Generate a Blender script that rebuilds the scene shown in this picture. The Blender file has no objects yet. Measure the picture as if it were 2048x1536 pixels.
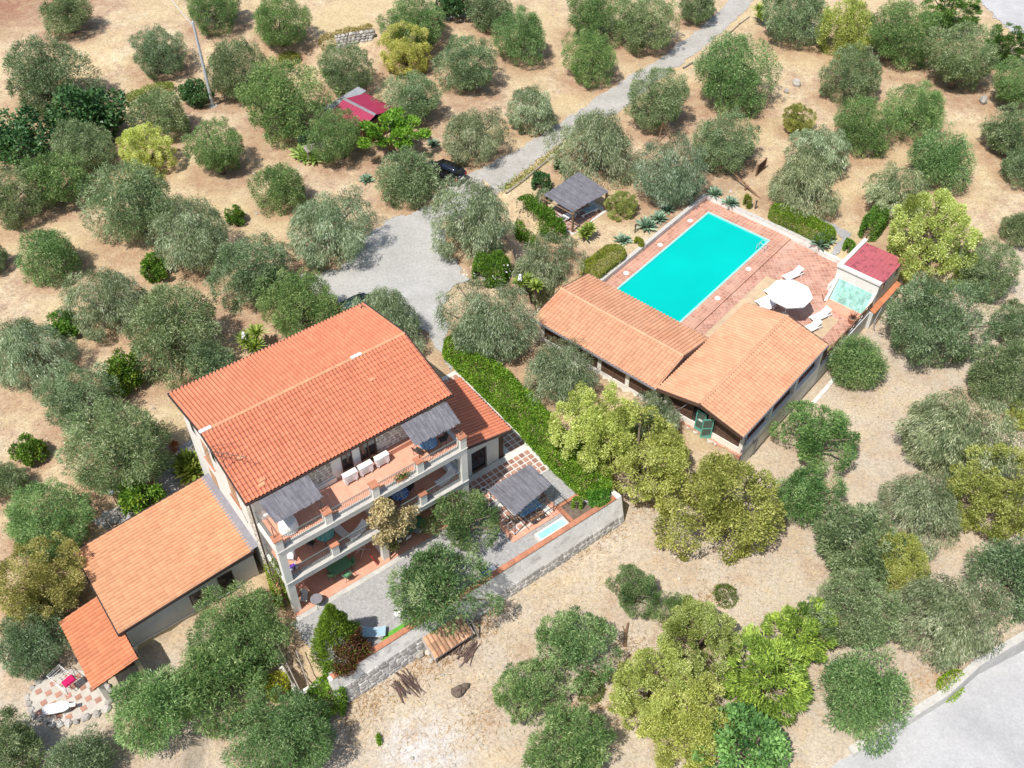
import bpy, math, random
import numpy as np
from mathutils import Matrix, Vector
R = math.radians
SC = bpy.context.scene
COL = SC.collection
# ------------------------------------------------------------------ camera, sky, sun, exposure
F, PITCH, CAMZ = 2020.0, R(46.3), 55.2          # focal length in photo pixels (2048 wide), pitch below the horizon, height (m)
cam = bpy.data.cameras.new('camera'); co = bpy.data.objects.new('camera', cam); COL.objects.link(co)
co.location = (0, 0, CAMZ); co.rotation_euler = (math.pi/2 - PITCH, 0, 0)
cam.sensor_width = 36; cam.lens = 36*F/2048; cam.clip_end = 6000; cam.clip_start = 1
SC.camera = co
SUN_AZ, SUN_EL = R(52), R(61)                   # shadows fall towards this azimuth (from +x, anticlockwise)
W = bpy.data.worlds.new('World'); SC.world = W; W.use_nodes = True
nt = W.node_tree; nt.nodes.clear()
sky = nt.nodes.new('ShaderNodeTexSky'); sky.sky_type = 'NISHITA'; sky.sun_disc = False
sky.sun_elevation = SUN_EL; sky.sun_rotation = R(90) - (SUN_AZ + math.pi)
sky.air_density = 1.0; sky.dust_density = 1.5
bg = nt.nodes.new('ShaderNodeBackground'); bg.inputs[1].default_value = 0.115
wo = nt.nodes.new('ShaderNodeOutputWorld')
nt.links.new(sky.outputs[0], bg.inputs[0]); nt.links.new(bg.outputs[0], wo.inputs[0])
sl = bpy.data.lights.new('sun', 'SUN'); sl.energy = 4.3; sl.angle = R(0.5); sl.color = (1.0, 0.955, 0.88)
so = bpy.data.objects.new('sun', sl); COL.objects.link(so)
sdir = Vector((math.cos(SUN_AZ)*math.cos(SUN_EL), math.sin(SUN_AZ)*math.cos(SUN_EL), -math.sin(SUN_EL)))
so.rotation_euler = sdir.to_track_quat('-Z', 'Y').to_euler(); so.location = (-40, -40, 90)
SC.view_settings.view_transform = 'Standard'; SC.view_settings.look = 'None'
SC.view_settings.exposure = 0.27; SC.view_settings.gamma = 1.0; SC.view_settings.use_curve_mapping = False
SC.render.engine = 'CYCLES'
SC.cycles.max_bounces = 6; SC.cycles.diffuse_bounces = 3; SC.cycles.glossy_bounces = 2; SC.cycles.transmission_bounces = 4
SC.cycles.use_denoising = True

rnd = random.Random(7)
# ------------------------------------------------------------------ materials
def new_mat(name):
    m = bpy.data.materials.new(name); m.use_nodes = True
    return m, m.node_tree, m.node_tree.nodes['Principled BSDF']
def lin(nt, a, b): nt.links.new(a, b)
def node(nt, t, **kw):
    n = nt.nodes.new(t)
    for k, v in kw.items(): setattr(n, k, v)
    return n
def ramp(nt, fac, stops):
    r = node(nt, 'ShaderNodeValToRGB'); e = r.color_ramp.elements
    while len(e) < len(stops): e.new(0.5)
    for q, (p, c) in zip(e, stops): q.position = p; q.color = (*c, 1)
    lin(nt, fac, r.inputs[0]); return r.outputs[0]
def noise(nt, scale, detail=4, rough=0.6, vec=None, dist=0.0):
    n = node(nt, 'ShaderNodeTexNoise'); n.inputs['Scale'].default_value = scale
    n.inputs['Detail'].default_value = detail; n.inputs['Roughness'].default_value = rough; n.inputs['Distortion'].default_value = dist
    if vec is not None: lin(nt, vec, n.inputs['Vector'])
    return n.outputs['Fac']
def mixc(nt, fac, a, b, mode='MIX'):
    m = node(nt, 'ShaderNodeMix', data_type='RGBA', blend_type=mode)
    for s, v in ((m.inputs[0], fac), (m.inputs[6], a), (m.inputs[7], b)):
        if hasattr(v, 'links'): lin(nt, v, s)
        elif isinstance(v, (int, float)): s.default_value = v
        else: s.default_value = (*v, 1)
    return m.outputs[2]
def bump(nt, bsdf, h, strength=0.4, dist=0.03):
    b = node(nt, 'ShaderNodeBump'); b.inputs['Strength'].default_value = strength; b.inputs['Distance'].default_value = dist
    lin(nt, h, b.inputs['Height']); lin(nt, b.outputs[0], bsdf.inputs['Normal'])
def mk(name, c1, c2=None, scale=2.0, rough=0.8, bmp=0.0, bscale=20, detail=5, tint=0.0, spec=0.3, lo=0.35, hi=0.65, metal=0.0, stains=None, grain=0.0):
    """two-colour mottled material; tint: strength of the per-face attribute that makes each piece a little different"""
    m, t, b = new_mat(name)
    c2 = c2 or tuple(x*0.86 for x in c1)
    tc = node(t, 'ShaderNodeTexCoord').outputs['Object']
    col = ramp(t, noise(t, scale, detail, 0.65, tc), [(lo, c1), (hi, c2)])
    if stains:
        sc, sst, scol, th = (*stains, .52)[:4]
        f = ramp(t, noise(t, sc, 6, 0.7, tc, 0.4), [(th, (0, 0, 0)), (th+(.16 if th > .5 else .06), (sst,)*3)])
        col = mixc(t, f, col, scol)
    if grain:
        col = mixc(t, 1.0, col, ramp(t, noise(t, 4.5, 7, .8, tc), [(.30, (1-grain,)*3), (.70, (1+grain*.8,)*3)]), 'MULTIPLY')
        col = mixc(t, 1.0, col, ramp(t, noise(t, 17, 3, .8, tc), [(.30, (1-grain*.8,)*3), (.70, (1+grain*.7,)*3)]), 'MULTIPLY')
    if tint:
        at = node(t, 'ShaderNodeAttribute', attribute_name='tint').outputs['Fac']
        g = ramp(t, at, [(0.0, (1-tint,)*3), (1.0, (1+tint,)*3)])
        # ramp colours above 1 are kept
        col = mixc(t, 1.0, col, g, 'MULTIPLY')
    lin(t, col, b.inputs['Base Color'])
    b.inputs['Roughness'].default_value = rough; b.inputs['Specular IOR Level'].default_value = spec; b.inputs['Metallic'].default_value = metal
    if bmp: bump(t, b, noise(t, bscale, 4, 0.6, tc), bmp, 0.02)
    return m
def leafmat(name, dark, mid, pale, transl=0.30, rough=0.55):
    m, t, b = new_mat(name)
    at = node(t, 'ShaderNodeAttribute', attribute_name='tint').outputs['Fac']
    col = ramp(t, at, [(0.0, dark), (0.5, mid), (1.0, pale)])
    oc = node(t, 'ShaderNodeObjectInfo').outputs['Color']
    col = mixc(t, 1.0, col, oc, 'MULTIPLY')
    lin(t, col, b.inputs['Base Color']); b.inputs['Roughness'].default_value = rough; b.inputs['Specular IOR Level'].default_value = 0.35
    tr = node(t, 'ShaderNodeBsdfTranslucent'); tcol = mixc(t, 1.0, col, (1.15, 1.2, 0.6), 'MULTIPLY'); lin(t, tcol, tr.inputs[0])
    mx = node(t, 'ShaderNodeMixShader'); mx.inputs[0].default_value = transl
    lin(t, b.outputs[0], mx.inputs[1]); lin(t, tr.outputs[0], mx.inputs[2]); lin(t, mx.outputs[0], t.nodes['Material Output'].inputs[0])
    return m
M = {}
M['white'] = mk('white_paint', (.80, .78, .73), (.74, .71, .65), 1.2, .85, .15, 30, stains=(.8, .35, (.55, .50, .42)))
M['plastic'] = mk('white_plastic', (.82, .82, .81), (.78, .78, .78), 1, .4)
M['plaster'] = mk('grey_white_plaster', (.62, .62, .60), (.52, .52, .51), .7, .9, .2, 25, stains=(1.2, .3, (.42, .40, .36)))
M['ochre'] = mk('ochre_plaster', (.50, .43, .30), (.42, .36, .26), 1.1, .9, .2, 25)
M['weathered'] = mk('weathered_white_plaster', (.82, .80, .765), (.70, .68, .645), .9, .9, .3, 18, stains=(1.6, .6, (.34, .32, .29)), grain=0.12)
M['stone'] = mk('limestone', (.52, .48, .42), (.40, .36, .30), 3, .95, .4, 15, tint=.28)
M['mortar'] = mk('pale_mortar', (.50, .46, .39), (.38, .34, .28), 2.5, .95, .4, 20)
M['drystone'] = mk('grey_drystone', (.45, .43, .40), (.33, .31, .29), 3, .95, .4, 15, tint=.3)
M['tile_red'] = mk('red_roof_tile', (.62, .235, .135), (.55, .195, .11), 1.3, .75, .1, 30, tint=.09, stains=(.7, .25, (.63, .27, .15)))
M['tile_tan'] = mk('orange_tan_roof_tile', (.61, .325, .18), (.56, .272, .148), .8, .75, .1, 30, tint=.10, stains=(.5, .35, (.66, .38, .22)))
M['tile_orange'] = mk('orange_roof_tile', (.60, .235, .12), (.52, .20, .10), 1.0, .75, .1, 30, tint=.12)
M['tile_bar'] = mk('salmon_roof_tile', (.62, .345, .21), (.565, .295, .175), .6, .75, .1, 30, tint=.10, stains=(.35, .35, (.50, .19, .10)))
M['tile_old'] = mk('old_mottled_roof_tile', (.50, .32, .20), (.42, .22, .13), 3, .9, .3, 30, tint=.35)
M['floor_terra'] = mk('terracotta_floor', (.66, .345, .24), (.58, .285, .195), 2.0, .7, .05, 30, tint=.12)
M['terra'] = mk('terracotta', (.50, .22, .13), (.40, .17, .10), 3, .85, .2, 25, tint=.15)
M['slate'] = mk('brown_flagstone', (.40, .22, .16), (.33, .17, .125), 2, .8, .1, 20, tint=.25)
M['concrete'] = mk('pale_concrete', (.56, .54, .50), (.46, .44, .41), 1.0, .9, .3, 20, stains=(1.2, .4, (.36, .34, .31)), grain=0.15)
M['joint_cream'] = mk('cream_joint', (.56, .52, .46), (.47, .43, .38), 1.5, .9, .1, 20, grain=.12)
M['joint'] = mk('white_joint', (.66, .64, .60), (.58, .56, .52), 1.5, .9, .1, 20)
M['gutter'] = mk('dark_brown_metal', (.055, .035, .03), None, 2, .45, spec=.5)
M['iron'] = mk('dark_iron', (.05, .055, .055), None, 4, .5, spec=.5)
M['rail_green'] = mk('grey_green_rail', (.16, .20, .19), None, 4, .5)
M['wood_dark'] = mk('dark_brown_wood', (.125, .072, .05), (.09, .052, .038), 4, .7, .2, 30, tint=.25)
M['wood'] = mk('weathered_brown_wood', (.25, .15, .09), (.18, .11, .07), 6, .8, .2, 30, tint=.2)
M['wood_grey'] = mk('grey_weathered_wood', (.36, .32, .28), (.27, .24, .21), 5, .9, .3, 30, tint=.25)
M['shutter'] = mk('orange_brown_shutter', (.50, .32, .20), (.42, .26, .16), 5, .7)
M['reed'] = mk('grey_reed', (.195, .19, .21), (.145, .142, .16), 2.0, .9, .4, 60, tint=.25)
M['glass'] = mk('dark_glass', (.02, .022, .025), None, 1, .08, spec=.8)
M['lead'] = mk('lead_flashing', (.25, .24, .26), (.20, .19, .21), 3, .6)
M['corr_red'] = mk('crimson_sheet_metal', (.36, .035, .085), (.31, .03, .075), .8, .5, spec=.4)
M['corr_grey'] = mk('grey_sheet', (.32, .33, .36), (.24, .25, .27), 1.5, .6)
M['shed_red'] = mk('faded_red_roof', (.46, .12, .14), (.40, .10, .12), .9, .7, stains=(1.9, .92, (.07, .03, .035), .54))
M['turq_tile'] = mk('turquoise_tile', (.24, .50, .43), (.31, .56, .48), 3, .35, tint=.25, stains=(2.5, .8, (.05, .22, .20)))
M['underlay'] = mk('gap_shade_underlay', (.11, .05, .035), None, 2, .95)  # slab under the tiles; its dark colour stands in for shade in the gaps
M['pane_green'] = mk('greenish_glass', (.05, .10, .09), None, 1, .1, spec=.8)
M['teal'] = mk('teal_frame', (.12, .42, .34), None, 3, .6)
M['sheet_cyan'] = mk('pale_turquoise_paint', (.25, .72, .62), (.40, .78, .70), 2, .4)
M['green_turf'] = mk('green_turf', (.16, .42, .06), (.12, .36, .05), 6, .9, .3, 60)
M['fabric_blue'] = mk('light_blue_fabric', (.30, .44, .52), (.36, .50, .58), 3, .8)
M['fabric_white'] = mk('white_fabric', (.80, .80, .78), (.76, .76, .74), 1, .8)
M['fabric_green'] = mk('green_table_top', (.13, .33, .17), (.11, .28, .15), 3, .6)
M['magenta'] = mk('magenta_cloth', (.55, .015, .12), None, 5, .9)
M['blue'] = mk('bright_blue_plastic', (.02, .10, .50), None, 5, .5)
M['navy'] = mk('navy_tarpaulin', (.03, .06, .14), (.05, .10, .22), 3, .4, .5, 6)
M['purple'] = mk('purple_plastic', (.14, .05, .42), None, 3, .5)
M['red'] = mk('red_plastic', (.5, .03, .02), None, 3, .5)
M['grey_metal'] = mk('galvanised_metal', (.52, .55, .58), (.45, .48, .52), 3, .45, spec=.5)
M['bark'] = mk('grey_brown_bark', (.20, .155, .12), (.12, .09, .07), 5, .95, .6, 25)
M['log'] = mk('cut_branch_bark', (.17, .115, .095), (.12, .08, .07), 8, .95, .5, 30, tint=.35)
M['pool_paint'] = mk('pool_liner', (.03, .62, .58), None, 1, .5)
M['asphalt'] = mk('grey_asphalt', (.50, .495, .495), (.41, .405, .41), .35, .9, .3, 60, stains=(.25, .5, (.52, .505, .50)), grain=0.16)
M['dirt_road'] = mk('gravel_road', (.37, .35, .32), (.46, .44, .41), .45, .95, .6, 40, 8, stains=(1.6, .5, (.32, .285, .24)), grain=0.26)
M['gravel'] = mk('pale_gravel', (.38, .37, .35), (.45, .44, .42), .35, .95, .7, 45, 8, stains=(.16, .6, (.52, .51, .50)), grain=0.24)
M['gravel_dark'] = mk('grey_gravel', (.42, .41, .40), (.33, .325, .32), 6.0, .95, .8, 50, 8, stains=(1.5, .4, (.48, .47, .46)), grain=0.3)
M['olive'] = leafmat('olive_leaf', (.045, .085, .032), (.200, .295, .130), (.56, .64, .42))
M['silver'] = leafmat('silver_olive_leaf', (.07, .115, .05), (.29, .37, .21), (.74, .79, .60))
M['olive_green'] = leafmat('green_olive_leaf', (.038, .095, .026), (.180, .320, .098), (.52, .63, .30))
M['yellow'] = leafmat('yellow_green_leaf', (.19, .225, .045), (.53, .60, .165), (.80, .82, .40), .42)
M['ochreleaf'] = leafmat('ochre_green_leaf', (.15, .17, .04), (.44, .475, .145), (.74, .73, .34), .4)
M['citrus'] = leafmat('citrus_leaf', (.035, .09, .013), (.12, .26, .03), (.33, .45, .07), .25, .4)
M['darkleaf'] = leafmat('dark_broad_leaf', (.022, .065, .020), (.070, .165, .055), (.19, .30, .11), .2, .4)
M['conifer'] = leafmat('conifer_spray', (.06, .11, .02), (.24, .35, .065), (.52, .62, .14), .25)
M['figleaf'] = leafmat('bluish_green_leaf', (.04, .11, .03), (.16, .32, .085), (.34, .54, .17), .25)
M['hedge'] = leafmat('hedge_leaf', (.05, .12, .010), (.20, .38, .035), (.45, .60, .10), .28, .45)
M['hedge_yellow'] = leafmat('yellow_hedge_leaf', (.08, .12, .010), (.30, .36, .040), (.55, .58, .11), .28, .5)
M['agave'] = leafmat('agave_leaf', (.08, .14, .09), (.22, .34, .23), (.45, .58, .42), .1, .5)
M['yucca'] = leafmat('yucca_leaf', (0.081, 0.135, 0.016), (0.270, 0.378, 0.068), (0.608, 0.675, 0.189), .2, .5)
M['brownleaf'] = leafmat('dry_brown_leaf', (.08, .03, .015), (.20, .085, .045), (.32, .15, .08), .15, .8)
M['vine'] = leafmat('dry_vine_leaf', (.26, .20, .08), (.58, .47, .24), (.80, .69, .44), .25, .7)
M['straw'] = leafmat('dry_grass_blade', (.34, .24, .12), (.55, .42, .23), (.72, .60, .38), .2, .9)
M['weed'] = leafmat('green_weed', (.05, .09, .015), (.14, .21, .04), (.30, .33, .10), .25, .8)
M['petal'] = mk('white_petal', (.80, .80, .78), None, 1, .8)
# ------------------------------------------------------------------ mesh builders
class MB:
    """collects shapes, then links them as ONE mesh object"""
    def __init__(s, base=(0, 0, 0)): s.v = []; s.f = []; s.t = []; s.b = base; s.tint = None
    def add(s, vs, fs, tint=None):
        n = len(s.v); s.v += [(x-s.b[0], y-s.b[1], z-s.b[2]) for x, y, z in vs]
        tt = tint if tint is not None else (s.tint if s.tint is not None else rnd.random())
        for f in fs: s.f.append([i+n for i in f]); s.t.append(tt)
        return s
    def prism(s, poly, z0, z1, tint=None):
        n = len(poly)
        a = sum(poly[i][0]*poly[(i+1) % n][1]-poly[(i+1) % n][0]*poly[i][1] for i in range(n))
        if a < 0: poly = poly[::-1]
        vs = [(x, y, z0) for x, y in poly]+[(x, y, z1) for x, y in poly]
        return s.add(vs, [list(range(n))[::-1], list(range(n, 2*n))]+[[i, (i+1) % n, n+(i+1) % n, n+i] for i in range(n)], tint)
    def box(s, x0, y0, z0, x1, y1, z1, tint=None):
        return s.prism([(x0, y0), (x1, y0), (x1, y1), (x0, y1)], min(z0, z1), max(z0, z1), tint)
    def rbox(s, cx, cy, z0, z1, lx, ly, rot=0, tint=None):
        c, q = math.cos(rot), math.sin(rot)
        return s.prism([(cx+c*a*lx/2-q*b*ly/2, cy+q*a*lx/2+c*b*ly/2) for a, b in ((-1, -1), (1, -1), (1, 1), (-1, 1))], z0, z1, tint)
    def hexa(s, p, tint=None):
        """8 corners: bottom ring of 4 then top ring of 4"""
        return s.add(p, [[3, 2, 1, 0], [4, 5, 6, 7], [0, 1, 5, 4], [1, 2, 6, 5], [2, 3, 7, 6], [3, 0, 4, 7]], tint)
    def slab(s, c4, th, tint=None):
        """thick sheet hung below the four corners c4"""
        return s.hexa([(x, y, z-th) for x, y, z in c4]+list(c4), tint)
    def tube(s, pts, r, n=6, r1=None, cap=True, tint=None):
        r1 = r if r1 is None else r1; pts = [Vector(p) for p in pts]; vs = []; k = len(pts)
        for i, p in enumerate(pts):
            d = (pts[min(i+1, k-1)]-pts[max(i-1, 0)])
            if d.length < 1e-6: d = Vector((0, 0, 1))
            d.normalize(); a = d.orthogonal().normalized() if abs(d.z) > .9 else d.cross(Vector((0, 0, 1))).normalized(); b = d.cross(a)
            q = r+(r1-r)*i/max(1, k-1)
            vs += [tuple(p+(a*math.cos(2*math.pi*j/n)+b*math.sin(2*math.pi*j/n))*q) for j in range(n)]
        fs = [[i*n+j, i*n+(j+1) % n, (i+1)*n+(j+1) % n, (i+1)*n+j] for i in range(k-1) for j in range(n)]
        if cap: fs += [list(range(n))[::-1], [(k-1)*n+j for j in range(n)]]
        return s.add(vs, fs, tint)
    def lathe(s, x, y, prof, n=16, tint=None):
        vs = [(x+r*math.cos(2*math.pi*j/n), y+r*math.sin(2*math.pi*j/n), z) for r, z in prof for j in range(n)]; k = len(prof)
        fs = [[i*n+j, i*n+(j+1) % n, (i+1)*n+(j+1) % n, (i+1)*n+j] for i in range(k-1) for j in range(n)]
        fs += [list(range(n))[::-1], [(k-1)*n+j for j in range(n)]]
        return s.add(vs, fs, tint)
    def rock(s, x, y, z, sx, sy, sz, r=None, tint=None, rot=0.0):
        r = r or rnd; vs = []
        c, q = math.cos(rot), math.sin(rot)
        for lz, k in ((-.9, .7), (.15, 1.0), (.85, .62)):
            for j in range(6):
                a = j*math.pi/3+r.uniform(-.3, .3); m = k*r.uniform(.8, 1.1); px, py = math.cos(a)*m*sx, math.sin(a)*m*sy
                vs.append((x+c*px-q*py, y+q*px+c*py, z+lz*sz*r.uniform(.85, 1.1)))
        fs = [[5, 4, 3, 2, 1, 0]]+[[i*6+j, i*6+(j+1) % 6, i*6+6+(j+1) % 6, i*6+6+j] for i in (0, 1) for j in range(6)]+[[12, 13, 14, 15, 16, 17]]
        return s.add(vs, fs, tint)
    def build(s, name, mat, parent=None, smooth=False, kind=None):
        me = bpy.data.meshes.new(name); me.from_pydata(s.v, [], s.f); me.materials.append(M[mat] if isinstance(mat, str) else mat)
        at = me.attributes.new('tint', 'FLOAT', 'FACE'); at.data.foreach_set('value', s.t)
        if smooth: me.polygons.foreach_set('use_smooth', [True]*len(me.polygons))
        return link(name, me, parent, kind)
def link(name, me, parent=None, kind=None):
    o = bpy.data.objects.new(name, me); COL.objects.link(o)
    if parent is not None: o.parent = parent
    if kind: o['kind'] = kind
    return o
def quads(name, V, tint, mat, per=4):
    """numpy: V (n*per,3) -> one mesh of n faces"""
    n = len(V)//per; me = bpy.data.meshes.new(name)
    me.vertices.add(len(V)); me.vertices.foreach_set('co', V.astype(np.float32).ravel())
    me.loops.add(len(V)); me.loops.foreach_set('vertex_index', np.arange(len(V), dtype=np.int32))
    me.polygons.add(n); me.polygons.foreach_set('loop_start', np.arange(0, len(V), per, dtype=np.int32))
    me.update(calc_edges=True)
    at = me.attributes.new('tint', 'FLOAT', 'FACE'); at.data.foreach_set('value', np.clip(tint, 0, 1).astype(np.float32))
    if mat: me.materials.append(M[mat] if isinstance(mat, str) else mat)
    return me
BASE = {}
def tag(o, label, cat, group=None, kind=None):
    o['label'] = label; o['category'] = cat
    if group: o['group'] = group
    if kind: o['kind'] = kind
    return o
class Frame:
    """a place's own axes (a building's): origin and yaw in the world"""
    def __init__(s, ox, oy, yaw):
        s.o = np.array([ox, oy]); s.yaw = yaw; s.u = np.array([math.cos(yaw), math.sin(yaw)]); s.v = np.array([-math.sin(yaw), math.cos(yaw)])
    def w(s, u, v, z=0.0):
        p = s.o+u*s.u+v*s.v; return (float(p[0]), float(p[1]), z)
    def px(s, x, y, z):
        p = unproject(x, y, z); d = np.array(p[:2])-s.o; return float(d @ s.u), float(d @ s.v)
    def thing(s, name, label, cat, u, v, z=0.0, rot=0.0, group=None):
        """an Empty at the thing's base, turned with the frame; parts built with MB(BASE) take frame coordinates when rot is 0"""
        o = bpy.data.objects.new(name, None); COL.objects.link(o); o.location = s.w(u, v, z); o.rotation_euler = (0, 0, s.yaw+rot)
        o.empty_display_size = .3
        tag(o, label, cat, group); BASE[o.name] = (u, v, z); return o
def unproject(x, y, z):
    """point of the horizontal plane z seen at photo pixel (x, y)"""
    dx, dy = (x-1024)/F, (y-768)/F
    r = np.array([dx, math.cos(PITCH)-dy*math.sin(PITCH), -math.sin(PITCH)-dy*math.cos(PITCH)])
    t = (z-CAMZ)/r[2]; return (r[0]*t, r[1]*t, z)
WF = Frame(0, 0, 0)
HF = Frame(-15.05, 34.656, R(36.85))            # villa: u along the front eave, v to the back, (0,0) front left eave corner
PF = Frame(13.505, 59.755, R(49.4))             # pool: u along the long side away from the bar, v to the garden, (0,0) on the pool's near edge
def P(root): return MB(BASE[root.name])
def copy_tree(src, loc, rotz, label=None, scale=None):
    r = src.copy(); COL.objects.link(r); r.location = loc; r.rotation_euler = (0, 0, rotz)
    if label: r['label'] = label
    if scale: r.scale = scale
    for ch in list(src.children):
        c = ch.copy(); COL.objects.link(c); c.parent = r
        for g in list(ch.children):
            d = g.copy(); COL.objects.link(d); d.parent = c
    return r
# ------------------------------------------------------------------ terrain
def sstep(a, b, x):
    t = np.clip((x-a)/(b-a), 0, 1); return t*t*(3-2*t)
def hw(u, v): return HF.w(u, v)[:2]
def pw(u, v): return PF.w(u, v)[:2]
# terrace edge, walked left to right: point, height of the low side below the high side, width of the bank
EDGE = [((-75, 27), 1.4, 7), (hw(-14.5, 6.5), 1.0, 2.5), (hw(-11.8, 5.0), 1.0, .8), (hw(-9.0, 1.9), .95, .3), (hw(-.9, 1.75), .95, .3), (hw(-.9, -2.6), 1.6, .7), (hw(-.15, -6.85), 2.15, .25),
        (hw(22.2, -6.95), 2.1, .25), (hw(23.2, -4.5), 2.3, 1.2), (pw(-11.5, -8.0), 2.0, 2.0), (pw(-9.6, -11.0), 2.0, .8), (pw(-8.7, -10.4), 2.0, .25), (pw(11.5, -10.4), 1.7, .25),
        (pw(16.2, -10.5), 1.5, .3), (pw(22, -13), .8, 4), (pw(40, -22), .3, 9), ((150, 60), .3, 12)]
RD = [.12, .18, .3, .5, .95, 1.5, 2.2]          # how far the lower road lies below the field along its edge
def near_line(x, y, pts):
    best = np.full(x.shape, 1e9); sd = np.zeros_like(x); par = np.zeros_like(x)
    for i in range(len(pts)-1):
        (ax, ay), (bx, by) = pts[i], pts[i+1]; dx, dy = bx-ax, by-ay; L2 = dx*dx+dy*dy
        t = np.clip(((x-ax)*dx+(y-ay)*dy)/L2, 0, 1); qx, qy = ax+t*dx-x, ay+t*dy-y
        d = np.hypot(qx, qy); cr = dx*(y-ay)-dy*(x-ax); k = d < best-1e-9
        best = np.where(k, d, best); sd = np.where(k, np.where(cr >= 0, d, -d), sd); par = np.where(k, i+t, par)
    return sd, par
def ground(x, y):
    x = np.atleast_1d(np.asarray(x, float)); y = np.atleast_1d(np.asarray(y, float))
    sd, par = near_line(x, y, [e[0] for e in EDGE])
    k = np.arange(len(EDGE)); h = np.interp(par, k, [e[1] for e in EDGE]); w = np.interp(par, k, [e[2] for e in EDGE])
    z = -h*(1-sstep(-w, w*.0+.02, sd))
    z += .05*np.sin(x*.61+1.3*np.sin(y*.23))*np.cos(y*.53+x*.11)
    # field terrace above the old dry-stone wall, far left
    z += 1.0*sstep(-1.5, 1.5, (y-(104+.12*(x+14)))) * sstep(3, -6, x)
    if RW:
        sd2, par2 = near_line(x, y, RW); d2 = np.interp(par2, np.arange(len(RW)), LOW)
        k = sstep(.1, -.25, sd2); z = z*(1-k)+np.minimum(z, d2-.12)*k
    return z
RW = []
def g1(x, y): return float(ground(x, y)[0])
def on_ground(px, py, h=0.0):
    z = 0.0
    for _ in range(14):
        x, y, _q = unproject(px, py, z+h); z = .5*z+.5*g1(x, y)
    x, y, _q = unproject(px, py, z+h)
    return x, y, z
_rw = [on_ground(*p) for p in ((1560, 1590), (1700, 1502), (1800, 1442), (1890, 1385), (1955, 1325), (2050, 1270), (2330, 1105))]
RTOP = [p[2] for p in _rw]; LOW = [p[2]-d for p, d in zip(_rw, RD)]; RW = [p[:2] for p in _rw]
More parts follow.
